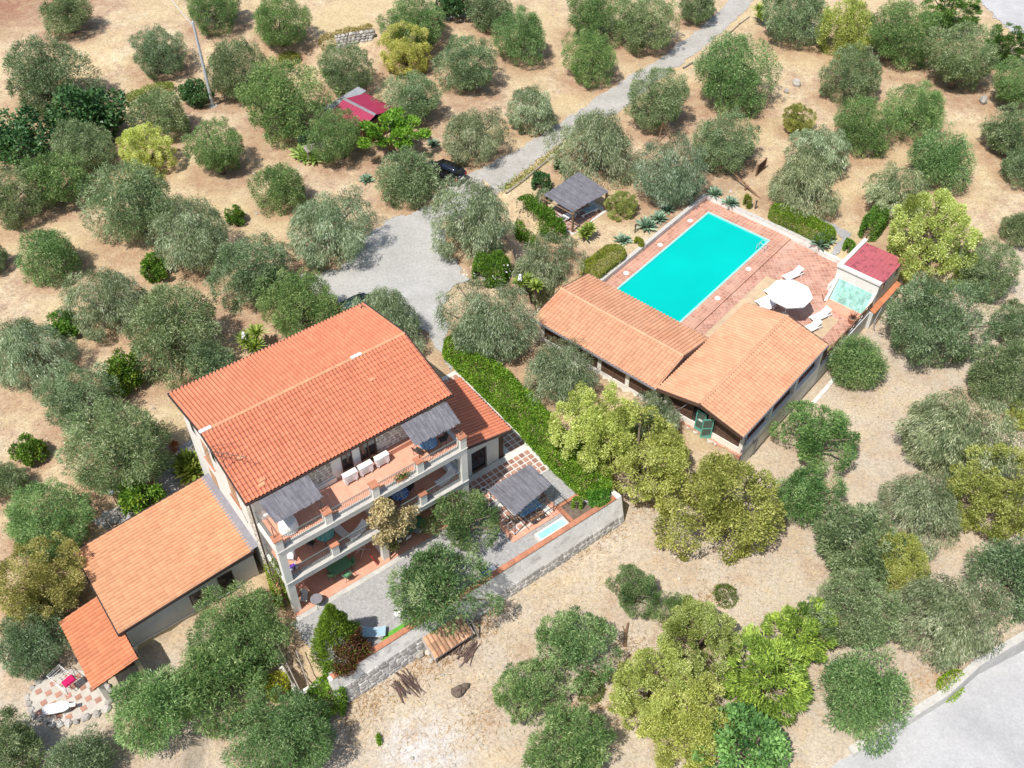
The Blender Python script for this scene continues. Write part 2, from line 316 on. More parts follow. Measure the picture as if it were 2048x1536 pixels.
# ------------------------------------------------------------------ what grows where: kind, photo pixel of the crown's centre, crown radius in photo pixels, label
TREES = [
 ('olive', 132, 28, 44, 'pale olive tree alone beside the reddish field in the top left corner'),
 ('olive', 90, 152, 80, 'large round olive tree above the dark fig bush at the far left'),
 ('olive', 313, 103, 53, 'small upright olive tree alone on straw left of the tall metal pole'),
 ('olive_green', 425, 10, 54, 'olive tree cut by the top edge just right of the pole head'),
 ('olive', 470, 138, 66, 'bushy olive tree touching the right side of the tall metal pole'),
 ('dark', 172, 226, 66, 'dark green fig bush spreading below the large olive at the far left'),
 ('dark', 28, 275, 64, 'dark green broad tree on the left edge below the fig bush'),
 ('dark', 390, 186, 30, 'small dark shrub standing close left of the metal pole base'),
 ('olive', 320, 226, 54, 'olive tree between the fig bush and the metal pole base'),
 ('yellow_bright', 287, 300, 54, 'bright yellow green almond tree in the left part of the grove'),
 ('olive_green', 435, 305, 60, 'olive tree right of the yellow almond tree with a shadow on bare soil'),
 ('olive', 165, 297, 58, 'olive tree between the dark fig bush and the yellow almond tree'),
 ('olive_green', 108, 362, 58, 'olive tree below left of the yellow almond tree, near the left edge'),
 ('olive', 268, 408, 90, 'very wide olive tree directly below the yellow almond tree'),
 ('olive', 14, 395, 60, 'dense olive tree cut by the left edge below the dark broad tree'),
 ('olive_green', 101, 510, 56, 'isolated olive tree on straw at left with a long dark shadow'),
 ('silver', 388, 475, 84, 'silvery weeping olive tree left of the small yellow lemon tree'),
 ('olive', 505, 545, 86, 'large olive tree overlapping the silvery weeping one, left of the courtyard'),
 ('citrus', 308, 535, 29, 'glossy green orange tree tucked beside the silvery weeping olive'),
 ('citrus', 473, 432, 20, 'tiny yellowish lemon tree on bare soil above the large olives'),
 ('silver', 218, 597, 76, 'grey thin olive tree with bare twigs between two round orange trees'),
 ('citrus', 132, 647, 32, 'round dark green orange tree left of the grey thin olive'),
 ('olive', 345, 660, 98, 'broad olive tree behind the back left corner of the villa roof'),
 ('silver', 50, 705, 78, 'big greyish olive tree on the left edge below the round orange tree'),
 ('citrus', 250, 748, 43, 'largest orange tree, left of the villa roof and below the broad olive'),
 ('olive', 150, 797, 76, 'olive tree left of the largest orange tree and above the straw clearing'),
 ('olive', 425, 732, 50, 'low olive tree partly hidden by the back eave of the villa'),
 ('olive', -25, 515, 34, 'olive tree mostly outside the left edge beside a dark shadow'),
 ('olive_green', 562, 374, 52, 'medium olive tree left of the big weeping olive by the courtyard'),
 ('silver', 655, 450, 92, 'big weeping olive tree casting its shadow on the gravel courtyard'),
 ('olive', 815, 354, 62, 'olive tree standing in front of the parked dark car'),
 ('silver', 950, 436, 92, 'tall silvery olive tree at the mouth of the gravel road into the courtyard'),
 ('olive_green', 600, 612, 80, 'olive tree behind the villa roof beside the yucca clump'),
 ('silver', 775, 640, 86, 'olive tree behind the right half of the villa roof ridge'),
 ('silver', 975, 645, 100, 'weeping olive tree at the top end of the bright green hedge'),
 ('silver', 1088, 540, 86, 'pale olive tree between the pool bar roof and the oleander'),
 ('silver', 1122, 745, 84, 'wispy olive tree between the green hedge and the pool bar front'),
 ('olive_green', 557, 46, 57, 'olive tree on the straw field near the top, right of the pole'),
 ('olive_green', 565, 206, 86, 'large bushy olive tree left of the crimson shed roof'),
 ('olive', 684, 143, 57, 'olive tree just above the crimson shed roof'),
 ('olive_green', 828, 42, 60, 'olive tree behind the pale yellow tree near the top'),
 ('yellow_bright', 813, 100, 54, 'pale yellow leafed tree near the dry stone wall at the top'),
 ('olive', 932, 133, 63, 'round olive tree right of the pale yellow tree'),
 ('olive', 825, 197, 62, 'olive tree between the pale yellow tree and the feathery mimosa'),
 ('olive_green', 678, 276, 60, 'olive tree in front of the crimson shed and its plank shelter'),
 ('mimosa', 785, 270, 72, 'bright green feathery mimosa tree with orange tips beside the crimson shed'),
 ('silver', 945, 266, 68, 'wide weeping olive tree above the dark car beside the gravel road'),
 ('dark', 905, 8, 34, 'dark shrub over the stone wall at the top edge'),
 ('olive', 975, 18, 46, 'olive tree at the top edge right of the stone wall'),
 ('olive_green', 1045, 74, 57, 'olive tree with a shadow to its right, upper middle of the grove'),
 ('olive_green', 1192, 28, 64, 'left one of two merged olive trees at the top edge by the gravel road'),
 ('olive', 1287, 46, 62, 'right one of two merged olive trees at the top edge, shading the gravel road'),
 ('olive_green', 1180, 118, 55, 'olive tree standing left of the gravel road, above the lower road bend'),
 ('silver', 1068, 215, 52, 'smaller silvery olive tree left of the gravel road with a shadow on it'),
 ('olive', 1400, 8, 42, 'olive tree cut by the top edge left of the gravel road end'),
 ('olive_green', 1464, 148, 84, 'very large olive tree right of the gravel road below the yucca pair'),
 ('olive', 1323, 200, 70, 'dense olive tree right of the gravel road above the tripod poles'),
 ('silver', 1195, 288, 86, 'weeping olive tree behind the grey reed pergola'),
 ('silver', 1344, 350, 80, 'weeping olive tree above the far corner of the swimming pool'),
 ('olive', 1450, 284, 68, 'olive tree left of the wooden seesaw beam'),
 ('olive', 1594, 30, 62, 'olive tree at the top edge right of the yucca pair'),
 ('ochre_green', 1693, 58, 56, 'yellowish green carob tree near the top right between olives'),
 ('olive_green', 1803, 65, 68, 'tall olive tree right of the yellowish carob near the top'),
 ('conifer_dark', 1903, 25, 48, 'dark conifer at the top edge left of the concrete road'),
 ('olive', 1920, 120, 68, 'round olive tree below the dark conifer at the top right'),
 ('conifer_dark', 2008, 95, 42, 'deep green cypress bush on the right edge below the concrete road'),
 ('olive', 1705, 146, 60, 'olive tree directly below the yellowish carob at the top right'),
 ('olive_green', 1838, 220, 60, 'olive tree left of the pale boulder in the upper right grove'),
 ('olive_green', 1726, 250, 62, 'olive tree above the wide silvery olive near the wooden rack'),
 ('olive_green', 2035, 172, 56, 'olive tree on the right edge below the cypress bush'),
 ('ochre_green', 1594, 240, 34, 'small yellow green tree alone between olives near the wooden rack'),
 ('silver', 1640, 296, 58, 'upper crown of the silvery olives right of the wooden rack'),
 ('silver', 1605, 362, 76, 'broad silvery olive right of the wooden rack and above the clipped hedge'),
 ('olive_green', 1885, 320, 57, 'round olive tree on open straw in the upper right grove'),
 ('olive', 2020, 270, 52, 'olive tree near the right edge below the pale boulder'),
 ('olive', 2050, 330, 40, 'greyish olive cut by the right edge, low in the upper right'),
 ('silver', 1788, 383, 60, 'pale olive tree behind the tall cypress hedge near the pool'),
 ('yellow', 1868, 468, 92, 'large yellow green carob tree behind the red roofed pool shed'),
 ('olive', 1962, 536, 66, 'olive tree right of the large yellow carob behind the pool shed'),
 ('olive', 1870, 642, 98, 'very large olive tree right of the red roofed pool shed'),
 ('olive', 2045, 455, 38, 'dull olive bush on the right edge level with the pool'),
 ('olive_green', 1710, 722, 58, 'bright green olive tree against the wooden rail of the pool terrace'),
 ('olive', 2035, 648, 46, 'olive cut by the right edge level with the big parasol'),
 ('olive', 2012, 750, 70, 'olive tree on the right edge below the very large olive'),
 ('sparse_green', 1635, 868, 80, 'old open crowned olive with a thick bare trunk beside the pool bar'),
 ('sparse_green', 1612, 990, 74, 'open crowned olive right behind the ochre carob, below the old olive'),
 ('silver', 1905, 862, 112, 'huge silvery olive tree in the right clearing below the pool shed'),
 ('silver', 1842, 1006, 88, 'silvery olive tree below the huge silvery one at right'),
 ('ochre_green', 1992, 985, 88, 'olive yellow carob tree at the right edge'),
 ('olive', 1712, 1095, 82, 'olive tree left of the yellow carob at lower right'),
 ('yellow', 1790, 1120, 64, 'low yellow green carob among olives at lower right'),
 ('olive', 2035, 1150, 78, 'olive tree on the right edge below the olive yellow carob'),
 ('yellow', 2045, 832, 30, 'small yellow shrub on the right edge beside the huge silvery olive'),
 ('silver', 1890, 1228, 98, 'silvery olive tree just above the lower road wall'),
 ('olive', 1722, 1235, 90, 'olive tree between the bright conifer and the lower road wall'),
 ('olive_green', 1733, 1392, 86, 'light green olive tree hanging over the lower road edge'),
 ('conifer', 1595, 1262, 68, 'upper crown of the bright feathery conifers at lower right'),
 ('conifer', 1535, 1355, 90, 'lower and larger bright feathery conifer beside the yellow trees'),
 ('yellow', 1398, 1275, 88, 'topmost of the three merged bright yellow trees at the bottom'),
 ('yellow', 1300, 1378, 86, 'left one of the three merged bright yellow trees at the bottom'),
 ('yellow', 1375, 1445, 92, 'lowest of the three merged bright yellow trees at the bottom'),
 ('fig', 1500, 1500, 92, 'bluish green broad leaved tree at the bottom edge below the feathery conifers'),
 ('sparse', 1140, 1292, 88, 'thin open olive in the front field right of the log and tree stump'),
 ('sparse', 1268, 1182, 56, 'thin olive alone in the middle of the front field'),
 ('sparse', 1355, 1225, 50, 'thin olive touching the top of the bright yellow trees'),
 ('sparse', 1050, 1388, 72, 'open olive with dark gaps near the bottom of the front field'),
 ('olive_green', 1150, 1505, 84, 'olive tree at the bottom edge left of the yellow trees'),
 ('olive_green', 572, 1475, 108, 'large olive tree at the bottom edge below the rubble wall corner'),
 ('olive_green', 482, 1258, 100, 'tallest olive tree in front of the tan roofed annex'),
 ('olive_green', 432, 1358, 92, 'olive merged below the tallest one in front of the annex'),
 ('olive_green', 308, 1412, 80, 'dark green olive beside the oval tiled patio'),
 ('olive', 158, 1530, 60, 'olive tree at the bottom edge below the oval tiled patio'),
 ('olive', 22, 1492, 66, 'olive in the bottom left corner'),
 ('olive', 58, 1290, 64, 'olive tree on the left edge above the oval tiled patio'),
 ('ochre_brown', 82, 1172, 86, 'rusty green carob tree left of the tan roofed annex'),
 ('olive_green', 85, 1042, 86, 'olive tree on the left edge above the rusty green carob'),
 ('olive', 243, 905, 108, 'big olive tree left of the white gable wall of the villa'),
 ('citrus', 60, 900, 32, 'small young orange tree alone on straw near the left edge'),
 ('olive', 8, 962, 40, 'olive cut by the left edge below the young orange tree'),
 ('citrus', 277, 998, 44, 'bright green mandarin bush beside the back eave of the annex'),
 ('sparse', 925, 1040, 76, 'open crowned olive in front of the villa between terrace and gazebo'),
 ('sparse', 868, 1170, 106, 'gnarled open olive on the gravel yard beside the front wall'),
 ('yellow', 1180, 868, 98, 'left half of the large yellow green tree between hedge and pool bar'),
 ('yellow', 1285, 905, 100, 'right half of the large yellow green tree in front of the pool bar'),
 ('ochre_green', 1440, 1010, 120, 'broad ochre green carob at the near corner of the pool bar'),
 ('silver', 1312, 832, 58, 'thin wispy olive against the pool bar wall behind the yellow tree'),
 ('ochre_green', 1245, 410, 35, 'small dull green olive bush right of the reed pergola'),
]
CROWN_H, CROWN_Z = .76, .80                       # crown centre height and half height, in crown radii
def place(px, py, rpx):
    x, y, z = on_ground(px, py, 1.8)
    for _ in range(4):
        d = math.sqrt(x*x+y*y+(CAMZ-z-2)**2); r = rpx*d/F
        x, y, z = on_ground(px, py, CROWN_H*r)
    return x, y, z, r
SPOTS = [place(*t[1:4]) for t in TREES]
# ------------------------------------------------------------------ setting: terrain
def in_rect(fr, x, y, u0, u1, v0, v1, s=.1):
    u = (x-fr.o[0])*fr.u[0]+(y-fr.o[1])*fr.u[1]; v = (x-fr.o[0])*fr.v[0]+(y-fr.o[1])*fr.v[1]
    return sstep(u0, u0+s, u)*sstep(u1, u1-s, u)*sstep(v0, v0+s, v)*sstep(v1, v1-s, v), u, v
def inside(px, py, poly):
    c = np.zeros(px.shape, bool); n = len(poly)
    for i in range(n):
        (x1, y1), (x2, y2) = poly[i], poly[(i+1) % n]
        k = ((y1 > py) != (y2 > py)) & (px < (x2-x1)*(py-y1)/(y2-y1+1e-12)+x1); c ^= k
    return c
OVAL = [unproject(*p, -.82)[:2] for p in ((58, 1394), (68, 1375), (95, 1352), (140, 1338), (190, 1345), (216, 1385), (208, 1415), (190, 1424), (150, 1440), (105, 1446), (70, 1430))]
def terrain_z(x, y):
    z = ground(x, y)
    m, u, v = in_rect(HF, x, y, -.2, 20.6, -7.4, 9.6); z = np.where(m > .5, np.minimum(z, -.22), z)
    m, u, v = in_rect(PF, x, y, -8.9, 15.4, -11.0, 7.45); z = np.where(m > .5, np.minimum(z, -.75), z)
    k1 = sstep(7.3, 7.7, v)*(1-sstep(16.5, 21, v))*sstep(-5.5, -3, u)*(1-sstep(12, 18, u))
    k2 = sstep(15.3, 15.7, u)*(1-sstep(16.2, 20, u))*sstep(-7.5, -5.5, v)*(1-sstep(7.3, 8.5, v))
    z = z+.36*np.maximum(k1, k2)
    m = inside(np.atleast_1d(x), np.atleast_1d(y), OVAL); return np.where(m, np.minimum(z, -1.05), z)
def axis(lo, hi, step, far):
    a = np.arange(lo, hi+.01, step); o = np.array([1.5, 4, 10, 25, 60, 140, 320, 700, 1500, 3000]); return np.concatenate([(lo-o)[::-1], a, hi+o]) if far else a
gx, gy = axis(-72, 92, .45, True), axis(6, 152, .45, True)
X, Y = np.meshgrid(gx, gy); x, y = X.ravel(), Y.ravel()
Z = terrain_z(x, y)
Z = np.where((np.abs(x-10) > 90) | (y < 4) | (y > 156), np.minimum(Z, -.0), Z)
bare = np.zeros_like(x); tuft = np.zeros_like(x)
for (tx, ty, tz, tr) in SPOTS:
    d = np.hypot(x-tx, y-ty)/tr; bare = np.maximum(bare, 1-sstep(.75, 1.55, d))
ny, nx = X.shape; idx = np.arange(nx*ny).reshape(ny, nx)
q = np.stack([idx[:-1, :-1], idx[:-1, 1:], idx[1:, 1:], idx[1:, :-1]], -1).reshape(-1)
me = bpy.data.meshes.new('ground'); me.vertices.add(len(x)); me.vertices.foreach_set('co', np.stack([x, y, Z], 1).astype(np.float32).ravel())
me.loops.add(len(q)); me.loops.foreach_set('vertex_index', q.astype(np.int32)); me.polygons.add(len(q)//4); me.polygons.foreach_set('loop_start', np.arange(0, len(q), 4, dtype=np.int32))
me.polygons.foreach_set('use_smooth', np.ones(len(q)//4, dtype=bool)); me.update(calc_edges=True)
def vattr(me, n, a): me.attributes.new(n, 'FLOAT', 'POINT').data.foreach_set('value', a.astype(np.float32))
vattr(me, 'bare', bare)
red = sstep(20, 4, np.hypot((x+60)/1.0, (y-116)/.9))                 # the ploughed reddish field top left
vattr(me, 'red', red)
sdE, _p = near_line(x, y, [e[0] for e in EDGE]); vattr(me, 'low', 1-sstep(-2, 1, sdE))
ax_, ay_, _z = on_ground(848, 1490); vattr(me, 'ash', 1-sstep(.5, 3.4, np.hypot((x-ax_)*.8, (y-ay_))))
m, t, b = new_mat('dry_ground')
tc = node(t, 'ShaderNodeTexCoord').outputs['Object']
def attr(t, n): return node(t, 'ShaderNodeAttribute', attribute_name=n).outputs['Fac']
def mathn(t, op, a, b_=None):
    n = node(t, 'ShaderNodeMath', operation=op)
    for s, v in zip(n.inputs, (a, b_)):
        if v is None: continue
        if hasattr(v, 'links'): lin(t, v, s)
        else: s.default_value = v
    return n.outputs[0]
big = noise(t, .09, 5, .6, tc); mid = noise(t, .55, 6, .68, tc, .3); fine = noise(t, 5.5, 6, .75, tc); grain = noise(t, 22, 3, .7, tc)
m2 = noise(t, 1.7, 7, .75, tc, .6)
col = ramp(t, mid, [(.30, (.37, .255, .18)), (.45, (.48, .36, .255)), (.57, (.56, .45, .31)), (.72, (.64, .55, .42))])
col = mixc(t, 1.0, col, ramp(t, m2, [(.30, (.60, .55, .52)), (.47, (.97,)*3), (.68, (1.22, 1.20, 1.12))]), 'MULTIPLY')
col = mixc(t, ramp(t, big, [(.40, (0, 0, 0)), (.60, (.75,)*3)]), col, (.56, .44, .255))
col = mixc(t, mathn(t, 'MULTIPLY', ramp(t, noise(t, .21, 5, .7, tc), [(.56, (0, 0, 0)), (.70, (1, 1, 1))]), .30), col, (.40, .37, .16))
bf = mathn(t, 'MULTIPLY', attr(t, 'bare'), ramp(t, noise(t, .9, 5, .7, tc), [(.30, (.25,)*3), (.62, (1, 1, 1))]))
col = mixc(t, mathn(t, 'MULTIPLY', bf, .9), col, (.355, .215, .14))
col = mixc(t, mathn(t, 'MULTIPLY', attr(t, 'red'), ramp(t, noise(t, .5, 6, .75, tc), [(.35, (.5,)*3), (.55, (1, 1, 1))])), col, (.31, .165, .11))
col = mixc(t, mathn(t, 'MULTIPLY', attr(t, 'low'), ramp(t, noise(t, .35, 5, .7, tc), [(.32, (.25,)*3), (.60, (.9,)*3)])), col, (.50, .435, .355))
col = mixc(t, mathn(t, 'MULTIPLY', attr(t, 'ash'), ramp(t, noise(t, 1.1, 6, .75, tc), [(.40, (0, 0, 0)), (.56, (.95,)*3)])), col, (.60, .57, .55))
col = mixc(t, 1.0, col, ramp(t, fine, [(.28, (.60, .58, .56)), (.5, (1.0,)*3), (.72, (1.30, 1.27, 1.20))]), 'MULTIPLY')
col = mixc(t, 1.0, col, ramp(t, grain, [(.30, (.82,)*3), (.7, (1.16,)*3)]), 'MULTIPLY')
lin(t, col, b.inputs['Base Color']); b.inputs['Roughness'].default_value = .95; b.inputs['Specular IOR Level'].default_value = .15
hh = mathn(t, 'ADD', mathn(t, 'MULTIPLY', fine, .7), mathn(t, 'MULTIPLY', grain, .3)); bump(t, b, hh, .55, .10)
M['ground'] = m; me.materials.append(m)
GROUND = link('ground', me, None, 'structure')
# ------------------------------------------------------------------ setting: roads and yards as sheets lying on the terrain
def jag(poly, step, amp, r):
    """outline with an uneven, worn edge"""
    out = []
    for i in range(len(poly)):
        a, b_ = np.array(poly[i]), np.array(poly[(i+1) % len(poly)]); L = np.linalg.norm(b_-a); k = max(1, int(L/step))
        for j in range(k): out.append(tuple(a+(b_-a)*j/k+np.array([r.uniform(-amp, amp), r.uniform(-amp, amp)])*(1 if amp else 0)))
    return out
def sheet(name, poly, mat, lift, step=.35, zf=None, kind='structure', feather=0):
    """grid sheet clipped to the polygon, following the terrain"""
    p = np.array(poly); xs = np.arange(p[:, 0].min()-step, p[:, 0].max()+step, step); ys = np.arange(p[:, 1].min()-step, p[:, 1].max()+step, step)
    gx_, gy_ = np.meshgrid(xs[:-1], ys[:-1]); gx_, gy_ = gx_.ravel(), gy_.ravel(); k = inside(gx_+step/2, gy_+step/2, poly); gx_, gy_ = gx_[k], gy_[k]
    if feather:
        d, _p = near_line(gx_, gy_, list(poly)+[poly[0]]); d = np.abs(d)/feather; g = np.random.default_rng(1); nz = .5+.5*np.sin(gx_*2.1+np.sin(gy_*1.7)*2)*np.cos(gy_*2.6); k = d > .75*nz+.25*g.uniform(size=len(d)); gx_, gy_ = gx_[k], gy_[k]
    V = np.stack([np.stack([gx_+a*step, gy_+b_*step], 1) for a, b_ in ((0, 0), (1, 0), (1, 1), (0, 1))], 1).reshape(-1, 2)
    zz = (terrain_z if zf is None else zf)(V[:, 0], V[:, 1])+lift
    me = quads(name, np.column_stack([V, zz]), np.zeros(len(gx_)), mat); return link(name, me, None, kind)
def gp(pts): return [on_ground(x_, y_)[:2] for x_, y_ in pts]
rr = random.Random(3)
road_poly = gp([(1495, -40), (1414, 42), (1319, 115), (1276, 140), (1179, 202), (1139, 232), (1074, 272), (1024, 302), (960, 335), (905, 362), (872, 392), (868, 412), (900, 445), (965, 425), (1004, 384), (1024, 362), (1109, 297), (1190, 250), (1256, 213), (1349, 140), (1449, 65), (1550, -40)])
sheet('dirt_road', jag(road_poly, .8, .22, rr), 'dirt_road', .035, .13, feather=.3)
court_poly = gp([(905, 372), (872, 409), (822, 427), (774, 432), (700, 500), (680, 535), (600, 545), (585, 575), (650, 600), (740, 640), (840, 660), (868, 700), (885, 740), (908, 752), (897, 700), (897, 649), (895, 604), (915, 576), (945, 562), (900, 500), (885, 450), (940, 430), (960, 400)])
sheet('gravel_court', jag(court_poly, .8, .3, rr), 'gravel', .05, .13, feather=.5)
path_poly = gp([(388, 872), (398, 950), (345, 990), (262, 1040), (205, 1066), (178, 1046), (238, 1002), (296, 962), (330, 920), (362, 886)])
sheet('gravel_path', jag(path_poly, .6, .18, rr), 'gravel_dark', .05, .13, feather=.4)
yard = [HF.w(*q)[:2] for q in ((-.15, -7.3), (22.2, -7.3), (21.4, -2.4), (13.6, -1.2), (13.6, -2.6), (-.15, -2.6))]
sheet('gravel_yard', yard, 'gravel_dark', 0, .25, lambda a, c: -.02+.012*np.sin(a*3)*np.cos(c*2.7))
stone_path = gp([(1622, 428), (1650, 440), (1690, 462), (1706, 472), (1690, 500), (1668, 524), (1652, 516), (1678, 484), (1660, 462), (1612, 438)])
sheet('stone_path', jag(stone_path, .5, .12, rr), 'gravel_dark', .05, .1, feather=.25)
conc = gp([(1915, -30), (1990, 40), (2060, 100), (2120, 60), (2020, -40)])
sheet('concrete_road', jag(conc, 1.2, .15, rr), 'asphalt', .06, .2, feather=.5)
# the lower road with its retaining wall
rw = RW; rdz = [g1(*p_)+.0 for p_ in rw]
n2 = len(rw); tops = []
def off(i, d):
    a = np.array(rw[max(i-1, 0)]); c = np.array(rw[min(i+1, n2-1)]); e = (c-a)/np.linalg.norm(c-a); return np.array(rw[i])+np.array([e[1], -e[0]])*d
mb = MB(); xs_ = np.arange(0, 7)
low = [float(v) for v in LOW]
far = [(float(off(i, 40)[0]), float(off(i, 40)[1])) for i in range(n2)]
strips = [0.0, .3, 1.2, 3, 8, 16, 30]
for i in range(n2-1):
    for a_, b_ in zip(strips[:-1], strips[1:]):
        p0, p1, p2, p3 = off(i, a_), off(i, b_), off(i+1, b_), off(i+1, a_)
        mb.add([(*p0, low[i]), (*p1, low[i]), (*p2, low[i+1]), (*p3, low[i+1])], [[0, 1, 2, 3]], .5)
mb.build('asphalt_road', 'asphalt', None, True, 'structure')
# ------------------------------------------------------------------ tiled roofs
def tile_shape(w, L, tr=0.0):
    """one clay tile: rounded roll and flat pan, lower end lifted over the tile below"""
    pr = [(0.0, -.03), (.08, .045), (.26, .085), (.46, .080), (.66, .035), (.76, -.025), (1.0, -.03)]
    vs = []
    for yy, dz in ((-.05, .045), (L, .0)):
        vs += [(px*w, yy, z+dz+.005) for px, z in pr]
    n = len(pr); fs = [[i, i+1, n+i+1, n+i] for i in range(n-1)]
    return np.array(vs), fs
def tile_roof(roof, o, a, s, width, length, mat, tw=.25, tl=.385, limit=300, single=True, name='roof_tile'):
    """tiles over a slope of part roof: o eave corner, a along the eave, s up the slope (unit vectors in the thing's own axes)"""
    a, s, o = Vector(a), Vector(s), Vector(o)-Vector(BASE[roof.parent.name]); nrm = a.cross(s)
    nc, nr_ = max(1, round(width/tw)), max(1, round(length/tl)); tw, tl = width/nc, length/nr_
    base, fs = tile_shape(tw, tl)
    singles = 0; rest_v = []; rest_t = []; variants = []
    if single:
        for k in range(5):
            mb = MB(); mb.add([tuple(v) for v in base], fs, .1+.2*k); ob = mb.build(name, mat); me = ob.data; bpy.data.objects.remove(ob); variants.append(me)
    rows = min(nr_, limit//nc) if single else 0
    A = np.array([a, s, nrm]).T; fq = np.array(fs)
    for r_ in range(nr_):
        for c in range(nc):
            p = o+a*(c*tw)+s*(r_*tl)+nrm*rnd.uniform(0, .008)
            if r_ < rows:
                ob = bpy.data.objects.new(name, variants[rnd.randrange(5)]); COL.objects.link(ob); ob.parent = roof
                th = rnd.gauss(0, .008); a2 = a*math.cos(th)+s*math.sin(th); s2 = s*math.cos(th)-a*math.sin(th)
                m4 = Matrix.Identity(4)
                for i in range(3): m4[i][0], m4[i][1], m4[i][2], m4[i][3] = a2[i], s2[i], nrm[i], p[i]
                ob.matrix_basis = m4
            else:
                V = base @ A.T+np.array(p); rest_v.append(V[fq].reshape(-1, 3)); rest_t += [min(1, max(0, rnd.gauss(.5, .27)))]*len(fs)
    if rest_v:
        link('roof_tiles', quads('roof_tiles', np.concatenate(rest_v), np.array(rest_t), mat), roof, 'stuff')
def ridge_caps(parent, p0, p1, mat, r=.12, step=.36, name='ridge_tile'):
    p0, p1 = Vector(p0)-Vector(BASE[parent.parent.name]), Vector(p1)-Vector(BASE[parent.parent.name]); L = (p1-p0).length; n = max(1, int(L/step)); d = (p1-p0)/L; side = d.cross(Vector((0, 0, 1))).normalized(); up = side.cross(d)
    m = 7; vs = []
    for x_, rr_ in ((-.03, r*1.08), (L/n, r*.95)):
        vs += [(x_, math.cos(math.pi*j/(m-1))*rr_, math.sin(math.pi*j/(m-1))*rr_*.8-.03) for j in range(m)]
    fs = [[j, j+1, m+j+1, m+j] for j in range(m-1)]; meshes = []
    for k in range(4):
        mb = MB(); mb.add(vs, fs, .15+.22*k); ob = mb.build(name, mat); meshes.append(ob.data); bpy.data.objects.remove(ob)
    for i in range(n):
        ob = bpy.data.objects.new(name, meshes[rnd.randrange(4)]); COL.objects.link(ob); ob.parent = parent
        p = p0+d*(L*i/n); m4 = Matrix.Identity(4)
        for k in range(3): m4[k][0], m4[k][1], m4[k][2], m4[k][3] = d[k], side[k], up[k], p[k]
        ob.matrix_basis = m4
def railing(parent, pts, z, h=.95, mat='rail_green', name='railing', gap=.12):
    """iron railing: handrail, bottom rail and upright bars"""
    mb = P(parent)
    for (x0, y0), (x1, y1) in zip(pts[:-1], pts[1:]):
        L = math.hypot(x1-x0, y1-y0); n = max(2, int(L/gap))
        mb.tube([(x0, y0, z+h), (x1, y1, z+h)], .028, 5); mb.tube([(x0, y0, z+.10), (x1, y1, z+.10)], .016, 4); mb.tube([(x0, y0, z+h-.12), (x1, y1, z+h-.12)], .012, 4)
        for i in range(n+1):
            a, c = x0+(x1-x0)*i/n, y0+(y1-y0)*i/n; mb.tube([(a, c, z+.10), (a, c, z+h)], .011, 4, cap=False)
    return mb.build(name, mat, parent)
def reed_cover(parent, c4, th=.04, n=80, name='reed_cover', along=0, jitter=.10):
    """cane mat: many thin canes side by side between two opposite edges; returns the part"""
    A, B, C, D = [Vector(p) for p in c4]                # A-B one edge, D-C the other; canes run A->D
    mb = P(parent)
    for i in range(n):
        t0, t1 = i/n, (i+.93)/n; e0, e1 = rnd.uniform(-jitter*.4, jitter), rnd.uniform(-jitter*.4, jitter)
        a0, a1 = A.lerp(B, t0), A.lerp(B, t1); d0, d1 = D.lerp(C, t0), D.lerp(C, t1); dr = (d0-a0).normalized(); z = rnd.uniform(0, .025)
        segs = 5; prev = None
        cuts = [0]+sorted(rnd.uniform(.1, .9) for _ in range(2))+[1]
        for q0, q1 in zip(cuts[:-1], cuts[1:]):
            pa, pb, pc, pd = a0.lerp(d0, q0), a1.lerp(d1, q0), a1.lerp(d1, q1), a0.lerp(d0, q1)
            if q0 == 0: pa, pb = pa-dr*e0, pb-dr*e0
            if q1 == 1: pc, pd = pc+dr*e1, pd+dr*e1
            up = Vector((0, 0, z+rnd.uniform(0, .012)))
            mb.slab([tuple(pa+up), tuple(pb+up), tuple(pc+up), tuple(pd+up)], .02)
    return mb.build(name, 'reed', parent)
